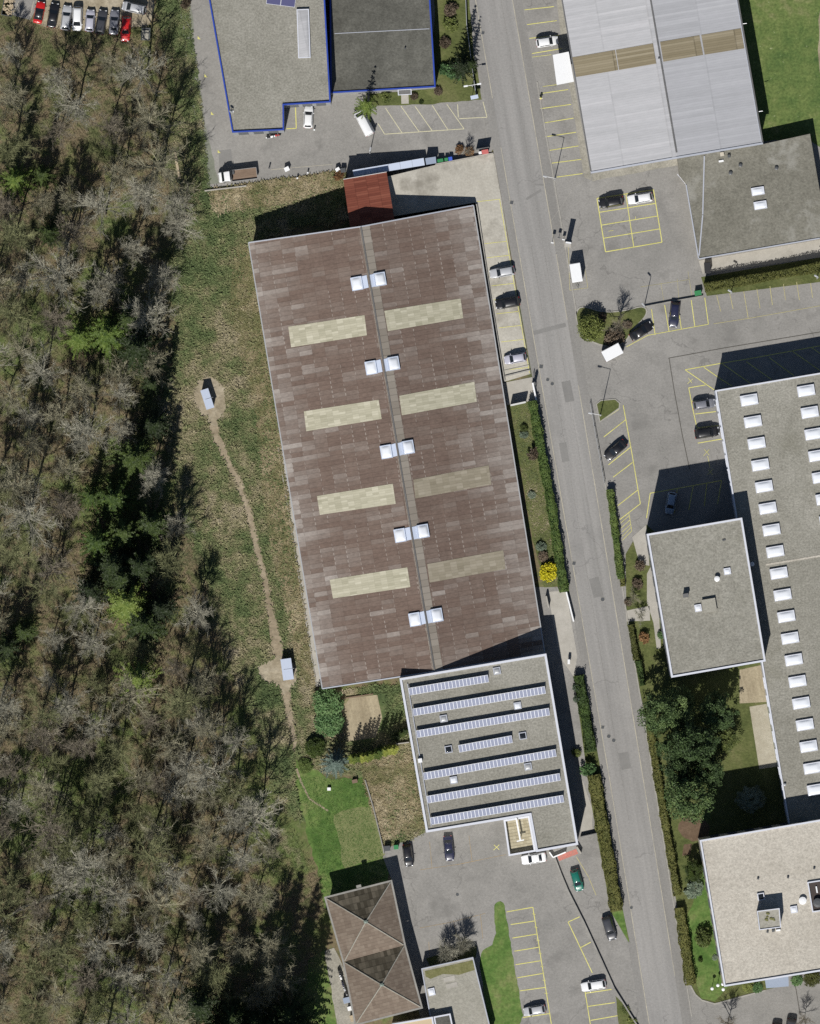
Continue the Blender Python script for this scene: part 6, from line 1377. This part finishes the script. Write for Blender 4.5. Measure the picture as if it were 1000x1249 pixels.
shrub(387, 905, 2.0, 2.2, bushleaf, 'dark bush beside the blue spruce', LAU, 'dark_bush') if False else LAU.put(384, 912, 'dark evergreen bush beside the end of the trodden path', 'shrub', None, .8, .8, shadefirleaf); LAU.put(372, 935, 'dark green bush at the lawn corner', 'shrub', None, .6, .6, hedgeleaf)
shrub(553, 88, 1.9, 2.4, laurel, 'large glossy bush in the garden strip near the double lamp'); shrub(541, 84, 1.2, 1.6, laurel, 'smaller glossy bush in the garden strip')
for px, py, r, m, l in ((549, 30, 1.6, bushleaf, 'yellowish bush high in the garden strip'), (543, 52, 1.2, brownleaf, 'brown bush in the garden strip beside the building'), (550, 12, 1.5, brownleaf, 'twiggy bush at the top of the garden strip'), (505, 117, .8, brownleaf, 'small brown bush right of the porch path'), (534, 111, .9, brownleaf, 'brown bush at the grey building corner'), (470, 118, 1.2, bushleaf, 'low green bush left of the porch path'), (514, 124, .5, shadefirleaf, 'tiny dark bush at the bay line ends')): shrub(px, py, r, r * 1.2, m, l)
shrub(858, 1143, 2.0, 2.7, bushleaf, 'large round bush on the lawn beside the beige building', DOME if False else None); shrub(846, 1084, 2.0, 1.4, greyleaf, 'pale grey green bush near the road hedge gap'); shrub(854, 1171, .5, .9, shadefirleaf, 'tiny dark bush on the bright lawn'); shrub(872, 1168, .6, .5, greyleaf, 'low pale plant on the bright lawn')
for px, py, r, m, l in ((912, 1203, 1.2, bushleaf, 'low bush left of the entrance canopy'), (924, 1205, 1.1, laurel, 'green bush nearest the entrance canopy, left'), (972, 1196, 1.2, laurel, 'green bush right of the entrance canopy'), (990, 1193, 1.7, olivehedge, 'dark clipped bush at the picture edge below the beige building')): shrub(px, py, r, r * .9, m, l)
shrub(717, 938, 1.6, 3.0, laurel, 'pale green bush in the gap between the two road hedges'); shrub(703, 918, 1.0, 1.5, bushleaf, 'yellowish bush in the shadow east of the solar roof building'); shrub(703, 838, .9, 3.0, greyleaf, 'bluish slim bush beside the bright road hedge'); shrub(704, 852, .9, 2.6, greyleaf, 'bluish bush south of the slim one')
shrub(777, 712, 1.2, 1.4, brownleaf, 'dark twiggy bush at the office corner path'); shrub(766, 735, .8, 1.0, brownleaf, 'brown bush just north of the entrance slab'); shrub(785, 778, 1.2, 1.8, rustleaf, 'reddish bush on the lawn south of the entrance slab'); shrub(806, 775, .8, 1.4, laurel, 'green bush against the office wall'); shrub(780, 690, 1.1, 2.2, brownleaf, 'grey twiggy bush beside the office wall')
shrub(560, 182, 1.0, 1.2, rustleaf, 'rust coloured bush by the deck wall, left of the pair'); shrub(572, 185, 1.0, 1.1, rustleaf, 'rust coloured bush by the deck wall, right of the pair'); shrub(413, 213, 1.1, 1.6, rustleaf, 'rust coloured bush at the corner of the red roofed annex')
shrub(763, 1232, .9, .8, bushleaf, 'low bush in the bed along the ramp wall, upper'); shrub(771, 1246, 1.0, .8, bushleaf, 'low bush in the bed along the ramp wall, lower'); shrub(226, 3, 1.1, 1.8, brownleaf, 'dark twiggy bush beside the top of the drive')
shrub(443, 1170, .01, .01, bushleaf, 'x') if False else None
FIRS = [Plant('fir_tree', conifer_mesh(31, 26, 5.2, 20, 10, 12, .42), shadefirleaf), Plant('fir_tree', conifer_mesh(32, 25, 5.6, 17, 9, 13, .44, .3), brightleaf), Plant('fir_tree', conifer_mesh(33, 27, 4.8, 22, 11, 11, .42, .22), shadefirleaf)]
YARDFIR = Plant('fir_tree', conifer_mesh(36, 8.6, 2.0, 13, 9, 7, .24, .2), shadefirleaf)
YARDFIR.put(447, 131, 'slim fir tree beside the white van', 'tree', None, 1.05, 1.7, brightleaf); YARDFIR.put(563, 84, 'taller dark fir in the garden strip beside the railing', 'tree', None, 1.25, 1.25); YARDFIR.put(573, 80, 'narrow fir at the railing of the garden strip', 'tree', None, .75, 1.6)
SPR = Plant('blue_spruce', conifer_mesh(41, 9.5, 3.0, 13, 13, 12, .26, .16, .06, .8), spruceleaf)
SPR.put(409, 931, 'blue grey spruce spreading at the head of the lawn', 'tree')
THU = Plant('columnar_thuja', conifer_mesh(44, 6.2, .85, 13, 8, 5, .22, -.35, .03, .55), thujaleaf)
for i in range(10):
    t = i / 9; THU.put(431 + 49 * t + rnd.uniform(-1, 1), 926.5 - 12 * t + rnd.uniform(-1, 1), 'columnar thuja in the yellowish row south of the sand court', 'tree', 'thuja row by the sand court', 1.0, rnd.uniform(.95, 1.35))
for i in range(3): THU.put(484 + 5 * i, 899 - 3.5 * i, 'darker columnar thuja beside the solar roof building', 'tree', 'thujas by the solar roof building', .75, .62, cmat=shadefirleaf)
PINE = [Plant('pine_tree', broad_mesh(51, 12.5, 4.6, 120, 60, .2), pineleaf), Plant('pine_tree', broad_mesh(52, 12, 4.4, 110, 60, .2), pineleaf)]
PINE[0].put(803, 868, 'dark pine overhanging the road hedge, northernmost of three', 'tree', None, .85, 1.3); PINE[1].put(846, 905, 'broad dark pine in the middle of the office garden group', 'tree', None, 1.0, 1.4); PINE[0].put(838, 973, 'broad dark pine, southernmost of the office garden group', 'tree', None, 1.0, 1.2, rz=2.0)
PINE[1].put(872, 870, 'dark pine close to the south wall of the office', 'tree', None, .85, 1.0, rz=1.0); PINE[0].put(826, 862, 'dark pine at the south west corner of the office', 'tree', None, .8, .9, rz=4.0); PINE[1].put(822, 908, 'dark pine filling the gap behind the northernmost pine', 'tree', None, .75, 1.3, rz=3.0); PINE[0].put(862, 938, 'dark pine on the lawn side above the southernmost pine', 'tree', None, .7, 1.2, rz=5.0); PINE[1].put(826, 940, 'dark pine on the road side above the southernmost pine', 'tree', None, .75, 1.2, rz=.5)
PINE[1].put(884, 902, 'loose pale pine on the lawn side of the group', 'tree', None, .62, .7, bushleaf, rz=2.6)
PINE[0].put(915, 975, 'small tree inside the black shadow of the beige building', 'tree', None, .55, .6, greyleaf); PINE[1].put(846, 1062, 'dark conifer against the north west corner of the beige building', 'tree', None, .5, .75, shadefirleaf)
# bare trees
BT = []
for i, (h, cr) in enumerate(((17, 3.5), (19, 4.0), (15, 3.1), (18, 4.4), (20, 3.8), (14, 2.8), (16, 4.2), (19, 3.3))):
    BT.append(Plant('bare_tree', bare_tree_mesh(100 + i, h, cr, 20, 8, 11, .026), bark[i % 4]))
SMALL = Plant('bare_tree', bare_tree_mesh(140, 6.5, 2.2, 12, 6, 8, .02), bark[3]); THICK = Plant('bare_shrub', bare_tree_mesh(141, 3.6, 1.9, 22, 7, 9, .02), bark[3], crown='branches', trunk='stem')
SMALL.put(752, 398, 'small bare tree on the planted island', 'tree', None, 1.05, 1.0, bark[3]); SMALL.put(887, 1250, 'bare tree at the southern picture edge near the kerb', 'tree', None, 1.0, 1.05, bark[3]); SMALL.put(981, 1243, 'bare tree beside the yellow bays at the southern picture edge', 'tree', None, .75, 1, bark[3])
SMALL.put(569, 186, 'slim bare tree behind the deck wall', 'tree', None, .6, .9); SMALL.put(781, 752, 'bare twiggy tree over the entrance slab', 'tree', None, .7, .6, bark[0]); SMALL.put(772, 728, 'low bare tree beside the office path', 'tree', None, .7, .55, bark[1])
THICK.put(546, 1160, 'bare grey shrub in the bed of the south car park, left of two', 'shrub', None, 1.2, 1.0, bark[0]); THICK.put(566, 1153, 'bare grey shrub in the bed of the south car park, right of two', 'shrub', None, 1.05, 1.2, bark[0])
WOOD = [(-20, 66), (60, 66), (150, 72), (182, 90), (200, 160), (214, 225), (222, 262), (214, 330), (186, 400), (196, 470), (190, 540), (215, 610), (240, 690), (262, 760), (278, 850), (296, 920), (316, 1010), (352, 1090), (372, 1160), (366, 1280), (-20, 1280)]
FIRPOS = [(168, 428, 0, 1.1, 'tall dark fir added so its shadow fills the upper gap'), (133, 410, 1, 1.0, 'bright green fir standing alone at the upper wood edge'), (97, 412, 1, .75, 'smaller bright green fir west of the lone bright fir'), (158, 392, 0, .8, 'dark fir hidden behind the lone bright fir'),  # first fir is an addition that throws shade into the upper gap
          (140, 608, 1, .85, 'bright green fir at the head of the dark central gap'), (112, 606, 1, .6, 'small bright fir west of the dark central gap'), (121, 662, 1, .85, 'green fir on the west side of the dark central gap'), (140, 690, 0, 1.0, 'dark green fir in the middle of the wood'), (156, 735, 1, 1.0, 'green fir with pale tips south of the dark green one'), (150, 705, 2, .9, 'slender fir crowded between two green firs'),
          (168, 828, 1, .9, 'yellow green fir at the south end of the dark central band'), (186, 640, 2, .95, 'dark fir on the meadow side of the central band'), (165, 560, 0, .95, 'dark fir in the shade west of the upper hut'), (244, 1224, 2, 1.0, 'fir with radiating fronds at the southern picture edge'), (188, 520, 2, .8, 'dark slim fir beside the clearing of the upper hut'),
          (20, 222, 1, .7, 'bright evergreen in the north west of the wood'), (52, 215, 0, .55, 'small dark evergreen in the north west of the wood'), (268, 1268, 2, 1.15, 'dark fir below the southern picture edge, westernmost of five'), (296, 1272, 0, 1.25, 'dark fir below the southern picture edge, second of five from the west'), (322, 1266, 2, 1.3, 'dark fir below the southern picture edge, middle of five'), (346, 1272, 0, 1.3, 'dark fir below the southern picture edge, fourth of five from the west'), (366, 1266, 2, 1.05, 'dark fir below the southern picture edge, easternmost of five'), (284, 1238, 0, .8, 'dark fir added to break up the southern shadow, western of three'), (312, 1243, 2, .7, 'dark fir added to break up the southern shadow, middle of three'), (352, 1236, 0, .85, 'dark fir added to break up the southern shadow, eastern of three'), (178, 762, 0, .95, 'dark fir added for shade east of the green fir with pale tips'), (172, 690, 0, 1.0, 'dark fir added for shade at the meadow edge of the central gap'), (186, 470, 2, .55, 'small dark fir in the shade below the upper gap'), (112, 720, 0, .8, 'dark fir west of the fir with pale tips'), (152, 650, 0, .9, 'dark fir added for shade in the middle of the central gap'), (196, 742, 2, .8, 'slim dark fir on the meadow side below the central gap'), (62, 285, 2, .6, 'dark evergreen bush tree in the west of the wood'),  # gap firs and corner trio are additions that deepen and roughen the shadow
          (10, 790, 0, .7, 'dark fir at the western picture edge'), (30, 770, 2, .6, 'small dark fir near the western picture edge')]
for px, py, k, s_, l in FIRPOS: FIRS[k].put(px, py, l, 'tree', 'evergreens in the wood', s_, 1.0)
FIX = [(160, 305, 5, 0), (140, 345, 5, 0), (118, 352, 2, 0), (196, 345, 2, 0), (143, 446, 6, 1), (185, 442, 3, 1), (55, 455, 3, 0), (35, 508, 0, 0), (150, 532, 2, 0), (186, 580, 7, 0), (214, 645, 5, 0), (100, 742, 3, 0), (72, 690, 1, 3), (10, 478, 6, 1), (230, 930, 1, 0), (256, 1037, 5, 1), (296, 1049, 7, 0), (288, 1153, 2, 1), (332, 1193, 3, 1), (308, 1221, 5, 1), (312, 1097, 2, 1), (132, 1045, 3, 1), (74, 1057, 1, 0), (200, 1009, 6, 1), (284, 997, 0, 0), (256, 969, 5, 1),
       (76, 985, 4, 2), (24, 981, 0, 0), (204, 1185, 4, 0), (76, 1217, 3, 1), (132, 1221, 1, 2), (215, 248, 7, 0), (222, 280, 2, 0), (250, 885, 1, 0), (215, 900, 6, 1), (265, 1080, 4, 0), (95, 125, 4, 0), (70, 105, 2, 0), (150, 210, 0, 1), (180, 150, 3, 1), (262, 893, 4, 1)]
placed = []
GW = 'bare trees of the wood'
def zone(px, py):
    if py < 250: return 'bare grey brown tree in the thin north part of the wood below the parked row'
    if py < 560: return 'bare grey tree in the wood west of the upper hut'
    if py < 850: return 'bare grey tree in the wood west of the lower hut'
    return 'bare grey tree in the dense south part of the wood'
def grove(px, py, k, b, s_=1.0):
    placed.append((px, py)); BT[k].put(px, py, zone(px, py), 'tree', GW + ', ' + ('north' if py < 250 else 'upper middle' if py < 560 else 'lower middle' if py < 850 else 'south'), s_, rnd.uniform(.72, .95), bark[b])
for px, py, k, b in FIX: grove(px, py, k, b, rnd.uniform(1.0, 1.2))
GAP = [[(150, 250), (206, 230), (196, 330), (176, 400), (152, 392)], [(140, 480), (200, 420), (232, 420), (200, 500), (172, 520)], [(118, 560), (200, 560), (206, 690), (226, 700), (222, 780), (160, 800), (160, 690), (118, 690)], [(255, 1110), (330, 1060), (385, 1080), (380, 1260), (258, 1260)]]
tr_ = random.Random(77); n_ = 0
while n_ < 9000 and len(placed) < 205:
    n_ += 1; px, py = tr_.uniform(-15, 395), tr_.uniform(45, 1275)
    if not inpoly(px, py, WOOD): continue
    if any(inpoly(px, py, g) for g in GAP) and tr_.random() < .985: continue
    md = 44 if py < 230 else 37 if py < 850 else 31
    if any((px - a) ** 2 + (py - b) ** 2 < md * md for a, b in placed): continue
    if any((px - f[0]) ** 2 + (py - f[1]) ** 2 < 30 ** 2 for f in FIRPOS): continue
    grove(px, py, tr_.randrange(8), tr_.choice((0, 0, 1, 1, 2, 2, 3)), tr_.choice((.8, .95, 1.1, 1.3, 1.5)))
# ---------------------------------------------------------------- ground cover nobody could count
av = [ribbon(trail, [16, 12, 9, 8.5, 8.5, 9, 9, 10, 15, 16, 10, 8, 5]), [(238, 463), (256, 458), (273, 470), (276, 498), (266, 513), (246, 508), (234, 489)], [(312, 813), (336, 803), (362, 808), (363, 833), (349, 843), (336, 835), (317, 830)], [(358, 926), (400, 944), (470, 944), (470, 1060), (380, 1060), (358, 960)], [(340, 540), (350, 560), (396, 850), (385, 850)], [(418, 846), (470, 846), (470, 905), (422, 908)], [(486, 827), (500, 826), (525, 1020), (516, 1020)]]
scatter('meadow_grass', POLY['meadow'], 60000, tuftm, 'tussocks of mixed green and straw grass covering the meadow', .08, .34, .075, av, 21, 3, 1.5)
scatter('rough_tussocks', POLY['meadow'], 3600, tuftm, 'taller rough tussocks standing in the meadow', .25, .6, .1, av, 41, 3, 1.1)
scatter('straw_grass', [(288, 300), (306, 300), (344, 545), (390, 836), (370, 836), (326, 640), (312, 500), (280, 380)], 12000, strawtuft, 'dead straw grass along the long hall', .1, .4, .08, av, 31, 3, 1.5)
scatter('verge_grass', [(222, -40), (240, 90), (256, 232), (230, 266), (205, 250), (214, 120), (196, 40), (186, -40)], 7000, tuftm, 'straw grass of the drive verge', .08, .34, .075, (), 22, 3, 1.5)
scatter('dead_grass', [(254, 232), (300, 225), (420, 208), (422, 226), (330, 250), (262, 258)], 5000, strawtuft, 'dead straw grass on the bank', .12, .45, .08, (), 23, 3, 1.5)
scatter('dead_field_grass', [(438, 926), (500, 918), (517, 1010), (469, 1026), (452, 980)], 6000, strawtuft, 'dead grass of the field beside the solar roof building', .1, .4, .08, (), 24, 3, 1.5)
scatter('scrub_edge', [(300, 860), (322, 920), (340, 985), (370, 1005), (360, 955), (356, 925), (340, 850)], 3000, tuftm, 'greenish scrub between the wood and the lawn', .2, .6, .1, av, 51, 3, 1.2)
scatter('lawn_tufts', [(362, 948), (440, 952), (466, 1040), (470, 1060), (470, 1072), (398, 1095), (376, 1000)], 5000, lawnt, 'short tufts of lawn grass', .04, .1, .06, (), 25, 2, 2.0)
scatter('undergrowth', [(-20, -40), (180, -40), (186, 30), (205, 40), (250, 215), (236, 265), (205, 330), (196, 470), (215, 600), (262, 760), (330, 925), (350, 1000), (390, 1070), (396, 1110), (380, 1280), (-20, 1280)], 60000, brushm, 'brambles, dead stems and saplings on the woodland floor', .1, .7, .028, ([(14, -60), (190, -60), (186, 34), (14, 34)],), 26, 3, 1.4)
scatter('garden_weeds', [(622, 494), (646, 490), (690, 712), (666, 714), (652, 660)], 2500, tuftm, 'weeds of the hall garden', .05, .2, .06, (), 27, 2, 1.5)

# ================================================================ light, sky, camera
AZ, EL = 192.5, 47.0
w = bpy.data.worlds.new('World'); sc.world = w; w.use_nodes = True
nt = w.node_tree; bgn = nt.nodes['Background']; sk = nt.nodes.new('ShaderNodeTexSky'); sk.sky_type = 'NISHITA'; sk.sun_disc = False
sk.sun_elevation = R(EL); sk.sun_rotation = R(AZ); sk.altitude = 450; sk.dust_density = .6
nt.links.new(sk.outputs[0], bgn.inputs[0]); bgn.inputs[1].default_value = .048
L = bpy.data.lights.new('sun', 'SUN'); L.energy = 5.0; L.angle = R(.5); L.color = (1.0, .965, .91)
so = bpy.data.objects.new('sun', L); COL.objects.link(so)
d = Vector((math.sin(R(AZ)) * math.cos(R(EL)), math.cos(R(AZ)) * math.cos(R(EL)), math.sin(R(EL))))
so.rotation_euler = d.to_track_quat('Z', 'Y').to_euler(); so.location = d * 300
cam = bpy.data.cameras.new('camera'); co = bpy.data.objects.new('camera', cam); COL.objects.link(co)
co.location = (0, 0, ALT); cam.sensor_fit = 'VERTICAL'; cam.angle = 2 * math.atan(1249 * S / 2 / ALT); cam.clip_start = 10; cam.clip_end = 9000
sc.camera = co
sc.view_settings.view_transform = 'Standard'; sc.view_settings.look = 'None'; sc.view_settings.exposure = 0
sc.cycles.max_bounces = 4; sc.cycles.diffuse_bounces = 2; sc.cycles.use_denoising = False
